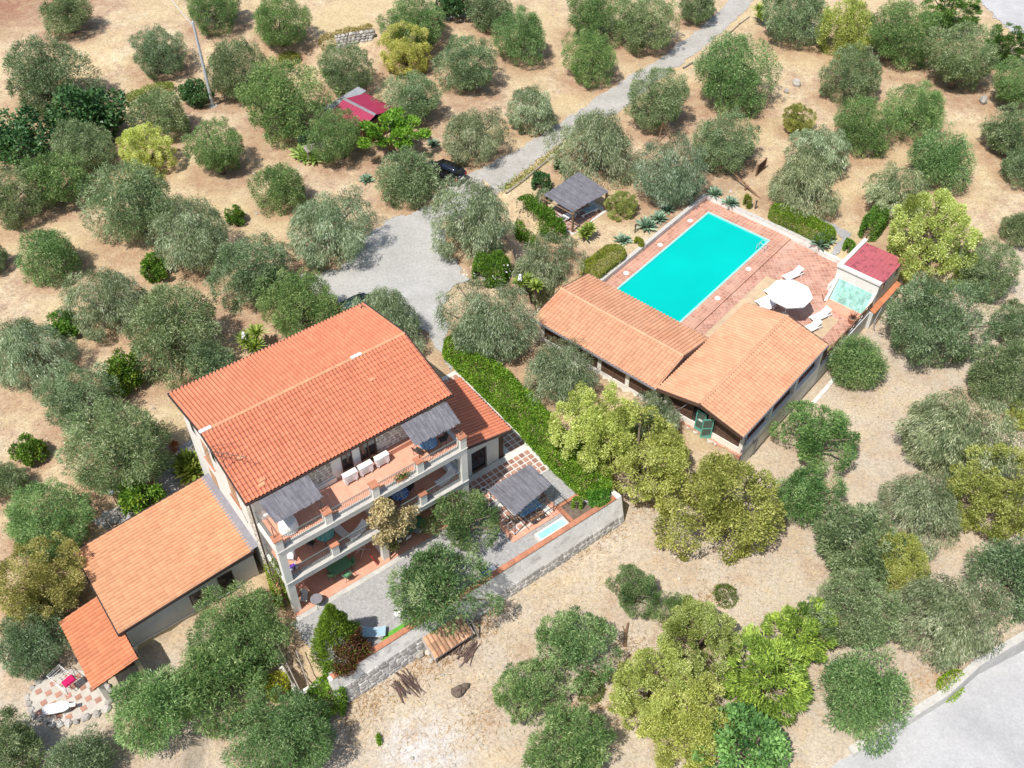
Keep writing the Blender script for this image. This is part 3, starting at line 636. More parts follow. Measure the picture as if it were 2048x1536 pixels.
def stones_on(parent, o, a, up, width, height, mat, size=.32, name='stone', depth=.05, single=True, limit=300, skip=None):
    """rubble stones set in mortar on a wall face; o lower left corner, a along, up up, n outwards"""
    a, up, o = Vector(a), Vector(up), Vector(o); nrm = a.cross(up).normalized(); y_ = 0.0; cells = []
    while y_ < height-.06:
        hh = min(size*rnd.uniform(.55, .95), height-y_); x_ = rnd.uniform(-.2, 0)
        while x_ < width:
            ww = size*rnd.uniform(.7, 1.6); x0, x1 = max(0, x_), min(width, x_+ww)
            if x1-x0 > .08: cells.append((x0, x1, y_, y_+hh))
            x_ += ww
        y_ += hh
    if skip: cells = [c for c in cells if not skip(c)]
    many = len(cells) > limit or not single
    keep = set() if not single else set(sorted(range(len(cells)), key=lambda i: -(cells[i][1]-cells[i][0])*(cells[i][3]-cells[i][2]))[:limit])
    rest = MB(); variants = None
    for i, (x0, x1, y0, y1) in enumerate(cells):
        g = .018; d = depth*rnd.uniform(.5, 1.3); j = lambda k: rnd.uniform(-k, k)
        ring = [(x0+g, y0+g), (x1-g, y0+g), (x1-g, y1-g), (x0+g, y1-g)]; cut = .28
        base = []; top = []
        for k in range(4):
            p, nx_ = ring[k], ring[(k+1) % 4]
            for f_ in (cut*.8+j(.08), 1-cut*.8+j(.08)):
                q_ = (p[0]+(nx_[0]-p[0])*f_, p[1]+(nx_[1]-p[1])*f_); base.append(q_)
        cx_, cy_ = (x0+x1)/2, (y0+y1)/2
        vs = [tuple(o+a*px+up*py-nrm*.01) for px, py in base]+[tuple(o+a*(cx_+(px-cx_)*.8)+up*(cy_+(py-cy_)*.8)+nrm*(d+j(.012))) for px, py in base]
        fs = [[k, (k+1) % 8, 8+(k+1) % 8, 8+k] for k in range(8)]+[[8+k for k in range(8)]]
        if i in keep: MB().add(vs, fs).build(name, mat, parent)
        else: rest.add(vs, fs)
    if rest.v: rest.build(name+'s', mat, parent, kind='stuff')
# ------------------------------------------------------------------ the villa
villa = HF.thing('villa', 'three storey white villa with big red tiled gable roof and balconies', 'house', 0, 0, 0)
E9, RZ = 9.2, 10.42                               # eave and ridge heights
U0, U1, V0, V1 = .28, 13.82, .45, 10.15            # outer faces of the walls
mb = P(villa); mb.box(U0, V0, -.3, U0+.35, V1, E9-.15)
mb.add([(U0, V0, E9-.15), (U0+.35, V0, E9-.15), (U0+.35, 5.25, RZ-.22), (U0, 5.25, RZ-.22), (U0, V1, E9-.15), (U0+.35, V1, E9-.15)], [[0, 3, 4], [1, 5, 2], [0, 1, 2, 3], [3, 2, 5, 4]])
wall_l = mb.build('gable_wall', 'white', villa)
mb = P(villa); mb.box(U1-.35, V0, -.3, U1, V1, E9-.15)
mb.add([(U1-.35, V0, E9-.15), (U1, V0, E9-.15), (U1, 5.25, RZ-.22), (U1-.35, 5.25, RZ-.22), (U1-.35, V1, E9-.15), (U1, V1, E9-.15)], [[0, 3, 4], [1, 5, 2], [0, 1, 2, 3], [3, 2, 5, 4]])
mb.build('gable_wall', 'white', villa)
P(villa).box(U0+.35, V1-.35, -.3, U1-.35, V1, E9-.15).build('back_wall', 'white', villa)
fw = P(villa).box(U0+.35, V0, -.3, U1-.35, V0+.35, E9-.15).build('front_wall', 'white', villa)
# rubble stone on the upper terrace wall, quoins on the left front corner
for (a, b_) in ((1.0, 5.6), (8.7, 13.0)):
    stones_on(fw, (a, V0-.002, 6.95), (1, 0, 0), (0, 0, 1), b_-a, 1.45, 'stone', .34, depth=.035, limit=75)
stones_on(wall_l, (U0-.002, V0+1.05, -.2), (0, -1, 0), (0, 0, 1), .95, 8.6, 'stone', .42, name='quoin', depth=.04, limit=80)
P(villa).box(8.75, V0-.38, 6.5, 13.5, V0-.003, 6.9).build('wall_bench', 'floor_terra', villa)
P(villa).box(.7, V0-.12, 6.5, 5.7, V0-.003, 6.85).build('wall_plinth', 'white', villa)
# openings onto the terraces
def opening(parent, u, v, z, w, h, leaf='glass', frame='wood_dark', name='french_door', n=2, dy=-1):
    f = P(parent); y0, y1 = v-.035, v+.06
    f.box(u, y0, z, u+.08, y1, z+h); f.box(u+w-.08, y0, z, u+w, y1, z+h); f.box(u+.08, y0, z+h-.08, u+w-.08, y1, z+h); f.box(u+.08, y0, z, u+w-.08, y1, z+.1)
    for i in range(1, n): f.box(u+w*i/n-.04, y0+.005, z+.1, u+w*i/n+.04, y1-.005, z+h-.08)
    o_ = f.build(name, frame, parent)
    for i in range(n):
        P(parent).box(u+w*i/n+.045 if i else u+.082, v-.012, z+.102, u+w*(i+1)/n-.045 if i < n-1 else u+w-.082, v+.02, z+h-.082).build('pane', leaf, o_)
    return o_
opening(villa, 6.25, V0-.003, 6.75, .75, 2.0, n=1, name='window')
opening(villa, 7.55, V0-.003, 6.55, 1.15, 2.15)
for z_, us in ((3.25, (1.6, 4.3, 8.6, 11.3)), (.05, (1.8, 4.5, 8.5, 11.2))):
    for u_ in us: opening(villa, u_, V0-.003, z_+.02, 1.35, 2.2)
# gable wall: shutters, a recess and string marks seen from the side
for v_, z_, h_ in ((7.0, 5.7, 1.9), (3.4, 5.6, 2.1), (7.4, 2.6, 1.8)):
    f = P(villa); f.box(U0-.03, v_-.5, z_, U0-.004, v_-.02, z_+h_); f.box(U0-.03, v_+.02, z_, U0-.004, v_+.5, z_+h_)
    sh = f.build('shutter', 'shutter', villa)
    g = P(villa)
    for k in range(9): g.box(U0-.038, v_-.45, z_+.12+k*h_/10, U0-.031, v_+.45, z_+.16+k*h_/10)
    g.build('slats', 'shutter', sh)
    P(villa).box(U0-.10, v_-.75, z_-.08, U0-.003, v_+.75, z_-.01).build('window_sill', 'terra', villa)
for v_, z_ in ((5.6, 7.2), (8.6, 7.1)):
    f = P(villa); f.box(U0-.03, v_-.32, z_, U0-.004, v_+.32, z_+1.0); fr = f.build('window', 'plaster', villa)
    P(villa).box(U0-.034, v_-.25, z_+.07, U0-.031, v_+.25, z_+.93).build('pane', 'glass', fr)
# roof
sl_ = math.hypot(5.25, RZ-E9); up_f = (0, 5.25/sl_, (RZ-E9)/sl_); up_b = (0, -5.25/sl_, (RZ-E9)/sl_)
mb = P(villa)
mb.slab([(-.05, 0, E9-.02), (14.1, 0, E9-.02), (14.1, 5.25, RZ-.02), (-.05, 5.25, RZ-.02)], .12); mb.slab([(-.05, 5.25, RZ-.02), (14.1, 5.25, RZ-.02), (14.1, 10.5, E9-.02), (-.05, 10.5, E9-.02)], .12)
roof = mb.build('roof', 'underlay', villa)
tile_roof(roof, (-.05, -.02, E9), (1, 0, 0), up_f, 14.15, sl_, 'tile_red', tw=.246)
tile_roof(roof, (14.1, 10.52, E9), (-1, 0, 0), up_b, 14.15, sl_, 'tile_red', tw=.246, single=False)
ridge_caps(roof, (-.02, 5.25, RZ+.04), (14.08, 5.25, RZ+.04), 'tile_tan', .13)
for u_ in (.1, 10.35): P(villa).rbox(u_+.15, 5.25, RZ+.06, RZ+.15, .75, .24).build('mortar_patch', 'weathered', roof)
for u_, v_ in ((10.2, 3.3), (1.2, .75), (.9, 2.6)):
    zz = E9+(RZ-E9)*v_/5.25; P(villa).box(u_, v_-.12, zz+.05, u_+.42, v_+.12, zz+.13).build('patched_tile', 'tile_tan', roof)
P(villa).tube([(1.05, .45, E9+.18), (1.45, .5, E9+.2)], .13, 8).build('vent_tile', 'tile_tan', roof)
P(villa).tube([(13.5, 10.1, E9+.1), (13.75, 10.15, E9+.28), (13.95, 9.95, E9+.12)], .05, 5).build('vent', 'wood_dark', roof)
# gutters, verge boards and down pipes
g = P(villa)
g.box(-.1, -.15, E9-.14, 14.15, -.05, E9-.02); g.build('gutter', 'gutter', villa)
P(villa).box(-.1, 10.54, E9-.12, 14.15, 10.66, E9+.03).build('gutter', 'gutter', villa)
for u_ in (-.13, 14.11):
    P(villa).add([(u_, -.06, E9-.12), (u_+.07, -.06, E9-.12), (u_+.07, 5.25, RZ-.12), (u_, 5.25, RZ-.12), (u_, -.06, E9+.06), (u_+.07, -.06, E9+.06), (u_+.07, 5.25, RZ+.06), (u_, 5.25, RZ+.06)], [[3, 2, 1, 0], [4, 5, 6, 7], [0, 1, 5, 4], [1, 2, 6, 5], [3, 0, 4, 7], [2, 3, 7, 6]]).build('verge_board', 'gutter', villa)
    P(villa).add([(u_, 10.56, E9-.12), (u_+.07, 10.56, E9-.12), (u_+.07, 5.25, RZ-.12), (u_, 5.25, RZ-.12), (u_, 10.56, E9+.06), (u_+.07, 10.56, E9+.06), (u_+.07, 5.25, RZ+.06), (u_, 5.25, RZ+.06)], [[0, 1, 2, 3], [7, 6, 5, 4], [4, 5, 1, 0], [5, 6, 2, 1], [7, 4, 0, 3], [6, 7, 3, 2]]).build('verge_board', 'gutter', villa)
P(villa).tube([(.02, -.1, E9-.12), (.22, .34, E9-.45), (.22, .36, 4.6), (.22, .36, -.1)], .05, 6).build('drainpipe', 'gutter', villa)
P(villa).tube([(13.98, -.1, E9-.12), (13.9, .36, E9-.45), (13.9, .38, 3.9)], .05, 6).build('drainpipe', 'gutter', villa)
# wires down the gable wall
P(villa).tube([(U0-.03, 3.0, 9.2), (U0-.05, 2.9, 7.6), (U0-.03, 3.4, 6.3), (U0-.03, 2.2, 4.6)], .012, 4).build('cable', 'gutter', villa)
# storey slabs, beams and columns of the loggia
FL1, FL2 = 3.25, 6.5
P(villa).box(.3, -2.5, -.2, 13.75, V0-.003, .03).build('porch_floor', 'floor_terra', villa)
P(villa).box(.2, -2.85, -.25, 13.85, -2.503, .0).build('porch_kerb', 'concrete', villa)
for fz in (FL1, FL2):
    P(villa).box(.55, -1.82, fz-.22, 13.3, V0-.003, fz).build('balcony_floor', 'floor_terra', villa)
    b3 = P(villa); b3.box(.3, -2.27, fz-.42, 13.57, -1.825, fz+.02); b3.box(.3, -1.822, fz-.42, .547, V0-.003, fz+.02); b3.box(13.303, -1.822, fz-.42, 13.57, V0-.003, fz+.02)
    b3.build('balcony_beam', 'white', villa)
    P(villa).box(.27, -2.33, fz+.022, 13.6, -1.80, fz+.07).build('beam_coping', 'concrete', villa)
PIER = []
def pier(u, z0, z1, cap=True, w=.46):
    o_ = P(villa).box(u-w/2, -2.26, z0, u+w/2, -2.26+w, z1).build('pier', 'white', villa)
    if cap: P(villa).box(u-w/2-.05, -2.31, z1+.001, u+w/2+.05, -2.21+w, z1+.09).build('pier_cap', 'terra', o_)
for u_ in (.53, 6.98, 13.34):
    pier(u_, -.1, FL1-.422, False); pier(u_, FL1+.072, FL2-.422, False); pier(u_, FL2+.072, 7.55)
for u_ in (3.75, 10.16): pier(u_, FL1+.072, 4.25); pier(u_, FL2+.072, 7.5)
# rounded haunches where the right column meets the beams
for fz in (FL1, FL2):
    for u_, sgn in ((13.1, -1), (7.22, 1)):
        pts = [(0, 0)]+[(sgn*.75*(1-math.sin(k*math.pi/12)), -.75*(1-math.cos(k*math.pi/12))) for k in range(7)]
        vs = [(u_+p_[0], yy, fz-.423+p_[1]) for yy in (-2.20, -1.88) for p_ in pts]; n = len(pts)
        P(villa).add(vs, [list(range(n)), list(range(n, 2*n))[::-1]]+[[i, (i+1) % n, n+(i+1) % n, n+i] for i in range(n)]).build('arch_haunch', 'white', villa)
for fz, us in ((FL2, (.53, 3.75, 6.98, 10.16, 13.34)), (FL1, (.53, 3.75, 6.98, 10.16, 13.34))):
    for a, b_ in zip(us[:-1], us[1:]): railing(villa, [(a+.24, -2.05), (b_-.24, -2.05)], fz+.06)
    railing(villa, [(.44, -1.8), (.44, V0-.05)], fz+.04); railing(villa, [(13.44, -1.8), (13.44, V0-.05)], fz+.04)
# left porch arch wall and inner cross wall at the middle column
P(villa).box(6.85, -1.78, .03, 7.1, V0-.004, FL1-.23).build('cross_wall', 'white', villa)
P(villa).box(6.85, -1.78, FL1+.002, 7.1, V0-.004, FL2-.23).build('cross_wall', 'white', villa)
# aerial on the roof edge
ant = HF.thing('television_aerial', 'rusty television aerial fixed over the left verge of the villa roof', 'aerial', 0, 2.4, 9.75)
mb = P(ant); mb.tube([(.05, 2.4, 9.70), (.05, 2.4, 11.2)], .022, 5); mb.build('mast', 'iron', ant)
mb = P(ant); mb.tube([(-.5, 3.3, 11.0), (1.1, 1.5, 11.0)], .02, 4)
for k in range(10):
    t_ = k/9; cx_, cy_ = -.5+1.6*t_, 3.3-1.8*t_; l_ = .30-.012*k; mb.tube([(cx_-l_*.75, cy_-l_*.66, 11.0), (cx_+l_*.75, cy_+l_*.66, 11.0)], .012, 4)
mb.tube([(-.2, 3.8, 10.6), (1.2, 3.2, 10.6)], .016, 4)
mb.build('antenna_array', 'iron', ant)
# ------------------------------------------------------------------ annex with tan mono pitch roof, lean-to beyond
annex = HF.thing('annex', 'low white annex with tan ribbed tile roof against the left gable of the villa', 'building', -8.5, 1.7, -.9)
HZ, LZ = 2.95, 2.15                                # high edge at the villa wall, low edge at the far end
A0, A1, B0, B1 = -8.95, -.10, 1.42, 8.60
mb = P(annex); mb.box(-8.55, 1.75, -1.2, -.15, 2.05, 2.02); mb.box(-8.55, 2.052, -1.2, -8.25, 8.25, 2.0); mb.box(-8.248, 7.95, -1.2, -.15, 8.25, 2.02)
mb.build('wall', 'plaster', annex)
P(annex).box(-8.62, 1.68, -.22, -.5, 1.747, -.14).build('wall_moulding', 'white', annex)
P(annex).box(-8.6, 1.70, -1.2, -.5, 1.748, -.225).build('wall_base', 'ochre', annex)
P(annex).box(-8.66, 1.64, -1.0, -8.555, 1.80, 2.0).build('corner_strip', 'white', annex)
P(annex).rbox(-8.62, 1.70, -.32, -.02, .34, .30).build('corner_block', 'white', annex)
def zz(u): return LZ+(HZ-LZ)*(u-A0)/(A1-A0)
rf = P(annex).slab([(A0, B0, zz(A0)-.02), (A1, B0, zz(A1)-.02), (A1, B1, zz(A1)-.02), (A0, B1, zz(A0)-.02)], .14).build('roof', 'underlay', annex)
L_ = math.hypot(A1-A0, HZ-LZ); sv = ((A1-A0)/L_, 0, (HZ-LZ)/L_)
tile_roof(rf, (A0-.02, B1, LZ), (0, -1, 0), sv, B1-B0, L_, 'tile_tan', tw=.27, tl=.42, limit=300)
g = P(annex); g.add([(A0-.1, B0-.10, LZ-.16), (A1, B0-.10, HZ-.16), (A1, B0-.02, HZ-.16), (A0-.1, B0-.02, LZ-.16), (A0-.1, B0-.10, LZ+.05), (A1, B0-.10, HZ+.05), (A1, B0-.02, HZ+.05), (A0-.1, B0-.02, LZ+.05)], [[3, 2, 1, 0], [4, 5, 6, 7], [0, 1, 5, 4], [1, 2, 6, 5], [2, 3, 7, 6], [3, 0, 4, 7]])
g.build('verge_board', 'gutter', annex)
P(annex).add([(A0-.1, B1+.02, LZ-.16), (A1, B1+.02, HZ-.16), (A1, B1+.10, HZ-.16), (A0-.1, B1+.10, LZ-.16), (A0-.1, B1+.02, LZ+.05), (A1, B1+.02, HZ+.05), (A1, B1+.10, HZ+.05), (A0-.1, B1+.10, LZ+.05)], [[3, 2, 1, 0], [4, 5, 6, 7], [0, 1, 5, 4], [1, 2, 6, 5], [2, 3, 7, 6], [3, 0, 4, 7]]).build('verge_board', 'gutter', annex)
P(annex).box(A0-.16, B0-.1, LZ-.14, A0-.06, B1+.1, LZ+.02).build('gutter', 'gutter', annex)
P(annex).tube([(A0-.1, B0, LZ-.1), (-8.72, 1.6, 1.6), (-8.72, 1.6, -.9)], .05, 6).build('drainpipe', 'gutter', annex)
P(annex).slab([(A1-.2, B0, HZ+.06), (U0-.01, B0, HZ+.16), (U0-.01, B1, HZ+.16), (A1-.2, B1, HZ+.06)], .03).build('flashing', 'lead', annex)
opening(annex, -2.7, 1.747, -.1, 1.0, 1.9, name='door', n=1)
opening(annex, -4.6, 1.747, .35, 1.3, 1.2, name='window')
lean = HF.thing('lean_to', 'small open lean to with orange tiled roof at the low end of the annex', 'shelter', -11.3, -.3, -.9)
C0, C1, D0, D1, LH, LL = -11.5, -8.70, -.55, 4.9, 1.85, 1.35
rf = P(lean).slab([(C0, D0, LL-.02), (C1, D0-.0, LH-.02), (C1, D1, LH-.02), (C0, D1, LL-.02)], .10).build('roof', 'underlay', lean)
L_ = math.hypot(C1-C0, LH-LL); tile_roof(rf, (C0-.02, D1, LL), (0, -1, 0), ((C1-C0)/L_, 0, (LH-LL)/L_), D1-D0, L_, 'tile_orange', tw=.27, tl=.42)
for v_ in (-.2, 2.2, 4.6): P(lean).rbox(-11.15, v_, -1.2, LL-.12, .28, .28).build('post', 'white', lean)
P(lean).rbox(-8.85, -.3, -1.2, LH-.14, .28, .28).build('post', 'ochre', lean)
P(lean).box(-11.3, -.3, LL-.30, -8.7, -.14, LL-.12).build('beam', 'wood_dark', lean)
P(lean).box(-11.1, 4.72, -1.2, -8.7, 4.9, LL-.1).build('back_wall', 'wood_dark', lean)
# ------------------------------------------------------------------ side annex right of the villa
side = HF.thing('side_wing', 'one storey white wing with red tiled roof on the right side of the villa', 'building', 15.2, .2, 0)
SH, SLo = 3.75, 2.85; S0, S1, T0, T1 = 13.84, 18.55, -.15, 6.1
mb = P(side); mb.box(15.1, .15, -.2, 15.45, .43, 3.25); mb.box(16.75, .15, -.2, 17.75, .43, 2.9); mb.box(15.452, .15, 2.2, 16.748, .43, 3.0); mb.box(17.752, .15, 2.3, 18.25, .43, 2.8)
mb.box(18.0, .432, -.2, 18.3, 5.8, 2.75); mb.box(13.85, 5.5, -.2, 17.998, 5.8, 2.75); mb.box(13.85, .3, -.2, 15.098, .5, 3.4)
mb.build('wall', 'white', side)
opening(side, 15.5, .30, .02, 1.2, 2.15, name='glazed_door', n=2)
P(side).box(17.80, .20, -.1, 18.2, .40, 2.28).build('dark_door', 'wood_dark', side)
def zs(u): return SH+(SLo-SH)*(u-S0)/(S1-S0)
rf = P(side).slab([(S0, T0, zs(S0)-.02), (S1, T0, zs(S1)-.02), (S1, T1, zs(S1)-.02), (S0, T1, zs(S0)-.02)], .14).build('roof', 'underlay', side)
L_ = math.hypot(S1-S0, SH-SLo); tile_roof(rf, (S1+.02, T0, SLo), (0, 1, 0), (-(S1-S0)/L_, 0, (SH-SLo)/L_), T1-T0, L_, 'tile_red', tw=.27, tl=.40)
P(side).box(S1+.04, T0, SLo-.12, S1+.14, T1, SLo+.02).build('gutter', 'gutter', side)
P(side).add([(S0, T0-.08, SH-.16), (S1, T0-.08, SLo-.16), (S1, T0-.02, SLo-.16), (S0, T0-.02, SH-.16), (S0, T0-.08, SH+.03), (S1, T0-.08, SLo+.03), (S1, T0-.02, SLo+.03), (S0, T0-.02, SH+.03)], [[3, 2, 1, 0], [4, 5, 6, 7], [0, 1, 5, 4], [1, 2, 6, 5], [2, 3, 7, 6], [3, 0, 4, 7]]).build('verge_board', 'gutter', side)
# ------------------------------------------------------------------ tiled ground areas near the villa
def tiled_floor(name, fr, base_poly, tiles, z, mat_joint, mat_tile, size, keep=None, name_t='paving_tile', th=.02, rot=0):
    """a slab with single paving tiles standing slightly proud of the joints"""
    mb = MB(); mb.prism(base_poly, z-.25, z); o = mb.build(name, mat_joint, None, kind='structure'); o.location = fr.w(0, 0, 0); o.rotation_euler = (0, 0, fr.yaw)
    var = []
    for k in range(5):
        t_ = MB(); s = size/2; t_.prism([(-s, -s), (s, -s), (s, s), (-s, s)], -.01, th, .1+.2*k); ob = t_.build(name_t, mat_tile); var.append(ob.data); bpy.data.objects.remove(ob)
    for (u, v) in tiles[:300]:
        ob = bpy.data.objects.new(name_t, var[rnd.randrange(5)]); COL.objects.link(ob); ob.parent = o; ob.location = (u, v, z); ob.rotation_euler = (rnd.gauss(0, .004), rnd.gauss(0, .004), rot+rnd.gauss(0, .012))
    return o
def grid(u0, u1, v0, v1, pitch):
    nu, nv = int((u1-u0)/pitch), int((v1-v0)/pitch); return [(u0+pitch*(i+.5), v0+pitch*(j+.5)) for j in range(nv) for i in range(nu)]
tl = [p for p in grid(13.95, 20.15, -2.65, .1, .46) if p[1] < -.1 or p[0] > 18.6]+[p for p in grid(18.75, 20.2, .11, 9.1, .46)]
tiled_floor('tiled_patio', HF, [(13.75, -2.7), (20.3, -2.7), (20.3, 9.2), (18.35, 9.2), (18.35, .1), (13.75, .1)], tl, .02, 'joint', 'slate', .36)
tiled_floor('gazebo_floor', HF, [(14.35, -6.1), (18.35, -6.1), (18.35, -3.0), (14.35, -3.0)], grid(14.75, 17.95, -5.65, -3.35, .46), .03, 'joint', 'slate', .36)
mb = MB(); 
for (a, b_, c, d) in ((14.30, -6.14, 18.4, -5.72), (14.30, -5.718, 14.72, -3.0), (17.98, -5.718, 18.4, -3.0)): mb.box(a, b_, -.05, c, d, .05)
o = mb.build('gazebo_border', 'floor_terra', None, kind='structure'); o.location = HF.w(0, 0, 0); o.rotation_euler = (0, 0, HF.yaw)
# ------------------------------------------------------------------ wrought iron gazebo with cane roof
gz = HF.thing('gazebo', 'iron gazebo with grey cane roof on tiled base beside the green hedge', 'gazebo', 16.35, -4.5, 0)
for u_, v_ in ((14.65, -3.2), (14.75, -5.75), (18.0, -5.75), (18.0, -3.2)):
    P(gz).tube([(u_, v_, 0), (u_, v_, 2.2)], .035, 6).build('post', 'iron', gz)
    mb = P(gz); sx = 1 if u_ < 16 else -1
    mb.tube([(u_, v_, 1.5), (u_+sx*.35, v_, 2.0), (u_+sx*.5, v_, 2.2)], .018, 5); mb.build('brace', 'iron', gz)
mb = P(gz)
for a, b_ in (((14.5, -3.15), (18.15, -3.15)), ((14.5, -5.8), (18.2, -5.8)), ((14.62, -3.0), (14.62, -6.3)), ((18.05, -3.0), (18.05, -6.3)), ((16.3, -3.0), (16.3, -6.3))): mb.tube([(*a, 2.2), (*b_, 2.2)], .03, 6)
mb.build('top_frame', 'iron', gz)
reed_cover(gz, [(14.5, -3.05, 2.27), (18.1, -3.0, 2.27), (18.15, -5.2, 2.27), (14.72, -5.75, 2.27)], n=75)
mb = P(gz)
for k in range(7): mb.tube([(16.6+k*.25, -5.3, 2.24), (16.6+k*.25, -6.4, 2.24)], .012, 4)
for k in range(6): mb.tube([(16.5, -5.35-k*.2, 2.25), (18.3, -5.35-k*.2, 2.25)], .012, 4)
for k in range(5): mb.tube([(16.7+.34*k+.1*math.cos(j*.7), -5.85+.1*math.sin(j*.7), 2.26) for j in range(9)], .012, 4)
mb.build('scroll_panel', 'iron', gz)
# ------------------------------------------------------------------ front retaining wall with rubble foot and brick coping
rw_ = HF.thing('retaining_wall', 'long white plastered retaining wall with rubble foot and terracotta coping', 'wall', 11, -7.5, 0)
def wz(u): return -2.5-.25*max(0, (6-u)/6)
mb = P(rw_)
def batter(mb, u0, u1, zt0, zt1, out, inn=-7.36):
    vt, vb = -7.68, -7.68
    mb.hexa([(u0, vb-out, zt0), (u1, vb-out, zt0), (u1, inn, zt0), (u0, inn, zt0), (u0, vt, zt1), (u1, vt, zt1), (u1, inn, zt1), (u0, inn, zt1)])
batter(mb, -.15, 22.35, -3.2, .33, .85); mb.build('wall', 'weathered', rw_)
dz = 3.2+.33; tilt = .85/dz
stones_on(rw_, (-11-.15, -.18-tilt*(.33+2.6)-.012, -2.6), (1, 0, 0), (0, tilt/math.hypot(1, tilt), 1/math.hypot(1, tilt)), 22.45, 1.95, 'drystone', .44, depth=.05, limit=300, skip=lambda c: (c[2] > 1.35 and c[0] > 8.5))
P(rw_).hexa([(-.30, -8.55, -3.2), (-.152, -8.55, -3.2), (-.152, -7.36, -3.2), (-.30, -7.36, -3.2), (-.30, -7.70, .30), (-.152, -7.70, .30), (-.152, -7.36, .30), (-.30, -7.36, .30)]).build('end_wall', 'white', rw_)
var = []
for k in range(4):
    t_ = MB(); t_.box(-.245, -.19, 0, .245, .19, .07, .1+.25*k); ob = t_.build('coping_tile', 'terra'); var.append(ob.data); bpy.data.objects.remove(ob)
for k in range(44):
    ob = bpy.data.objects.new('coping_tile', var[rnd.randrange(4)]); COL.objects.link(ob); ob.parent = rw_; ob.location = (-11+.10+.5*k+.05, -7.52+7.5, .33+rnd.uniform(0, .012)); ob.rotation_euler = (0, 0, rnd.gauss(0, .015))
# right end wall and hedge bed, planter
P(rw_).box(22.0, -7.34, -2.6, 22.35, -4.2, .25).build('return_wall', 'white', rw_)
pl = HF.thing('brick_planter', 'terracotta edged planter holding a small clipped thuja at the wall end', 'planter', 19.3, -6.3, 0)
mb = P(pl); mb.box(18.3, -7.3, -.05, 18.55, -5.6, .22); mb.box(18.552, -5.85, -.05, 20.2, -5.6, .22); mb.build('edging', 'terra', pl)
P(pl).box(18.552, -7.3, -.05, 20.2, -5.852, .12).build('soil', 'bark', pl)
ft = HF.thing('wall_basin', 'long pale turquoise basin on the gravel beside the retaining wall', 'basin', 16.9, -6.9, 0)
mb = P(ft); mb.box(15.7, -7.3, -.02, 18.1, -7.18, .28); mb.box(15.7, -6.72, -.02, 18.1, -6.6, .28); mb.box(15.7, -7.178, -.02, 15.82, -6.722, .28); mb.box(17.98, -7.178, -.02, 18.1, -6.722, .28); mb.build('rim', 'white', ft)
P(ft).box(15.822, -7.178, -.02, 17.978, -6.722, .2).build('basin', 'sheet_cyan', ft)
# small wall with stakes at the left end of the yard
sw = HF.thing('stair_wall', 'short white wall with wooden stakes left of the conifer', 'wall', -1.4, -6.0, -1.6)
mb = P(sw); mb.box(-2.2, -6.9, -2.8, -1.95, -4.6, -.55); mb.box(-1.948, -6.9, -2.8, -.4, -6.6, -.75); mb.build('wall', 'weathered', sw)
for a, b_ in (((-2.1, -6.8, -.5), (-2.0, -4.2, .9)), ((-1.9, -6.8, -.5), (-1.7, -4.0, .9)), ((-1.3, -6.7, -.7), (-1.0, -5.0, .8))): P(sw).tube([a, b_], .05, 5).build('stake', 'wood_grey', sw)
# ------------------------------------------------------------------ oval tiled patio at the lean-to
ov = OVAL
OF = Frame(*[sum(p[i] for p in ov)/len(ov) for i in (0, 1)], HF.yaw)
def loc(p): d = np.array(p)-OF.o; return (float(d @ OF.u), float(d @ OF.v))
ovl = [loc(p) for p in ov]; zov = -.82
gt = grid(-5, 5, -5, 5, .44); ck = []
for i, (u, v) in enumerate(gt):
    a, b_ = round((u+5)/.44-.5), round((v+5)/.44-.5)
    if (a+b_) % 2 == 0 and inside(np.array([u]), np.array([v]), [(x_*.9, y_*.9) for x_, y_ in ovl])[0]: ck.append((u, v))
tiled_floor('oval_patio', OF, ovl, ck, zov, 'joint_cream', 'slate', .34)
ed = OF.thing('stone_edging', 'ring of rough grey stones round the oval tiled patio', 'edging', 0, 0, zov)
for i in range(3, len(ovl)+8):
    pass
per = jag(ovl, .42, 0, rr)
for i, (u, v) in enumerate(per):
    k = 1.05
    if v > .9 and u > 0: continue
    s_ = rnd.uniform(.17, .30); MB((0, 0, 0)).rock(u*k, v*k, -.08, s_*1.2, s_, s_*.75, rot=rnd.uniform(0, 3)).build('stone', 'drystone', ed)
# ------------------------------------------------------------------ swimming pool and its terrace
def grid_mat(name, c1, c2, joint, size, jw, rot=0.0, stain=None):
    m, t, b = new_mat(name); tc = node(t, 'ShaderNodeTexCoord').outputs['Object']
    mp = node(t, 'ShaderNodeMapping'); mp.inputs['Rotation'].default_value = (0, 0, rot); lin(t, tc, mp.inputs[0])
    br = node(t, 'ShaderNodeTexBrick'); br.offset = 0; br.inputs['Scale'].default_value = 1; br.inputs['Mortar Size'].default_value = jw; br.inputs['Brick Width'].default_value = size; br.inputs['Row Height'].default_value = size
    br.inputs['Color1'].default_value = (*c1, 1); br.inputs['Color2'].default_value = (*c2, 1); br.inputs['Mortar'].default_value = (*joint, 1); br.inputs['Bias'].default_value = 0
    lin(t, mp.outputs[0], br.inputs['Vector'])
    col = mixc(t, 1.0, br.outputs['Color'], ramp(t, noise(t, .7, 6, .7, tc), [(.3, (.80,)*3), (.7, (1.18,)*3)]), 'MULTIPLY')
    if stain: col = mixc(t, ramp(t, noise(t, .45, 6, .7, tc, .3), [(.50, (0, 0, 0)), (.66, (.55,)*3)]), col, stain)
    lin(t, col, b.inputs['Base Color']); b.inputs['Roughness'].default_value = .75; b.inputs['Specular IOR Level'].default_value = .3
    inv = mathn(t, 'SUBTRACT', 1.0, br.outputs['Fac']); bump(t, b, inv, .4, .01); M[name] = m
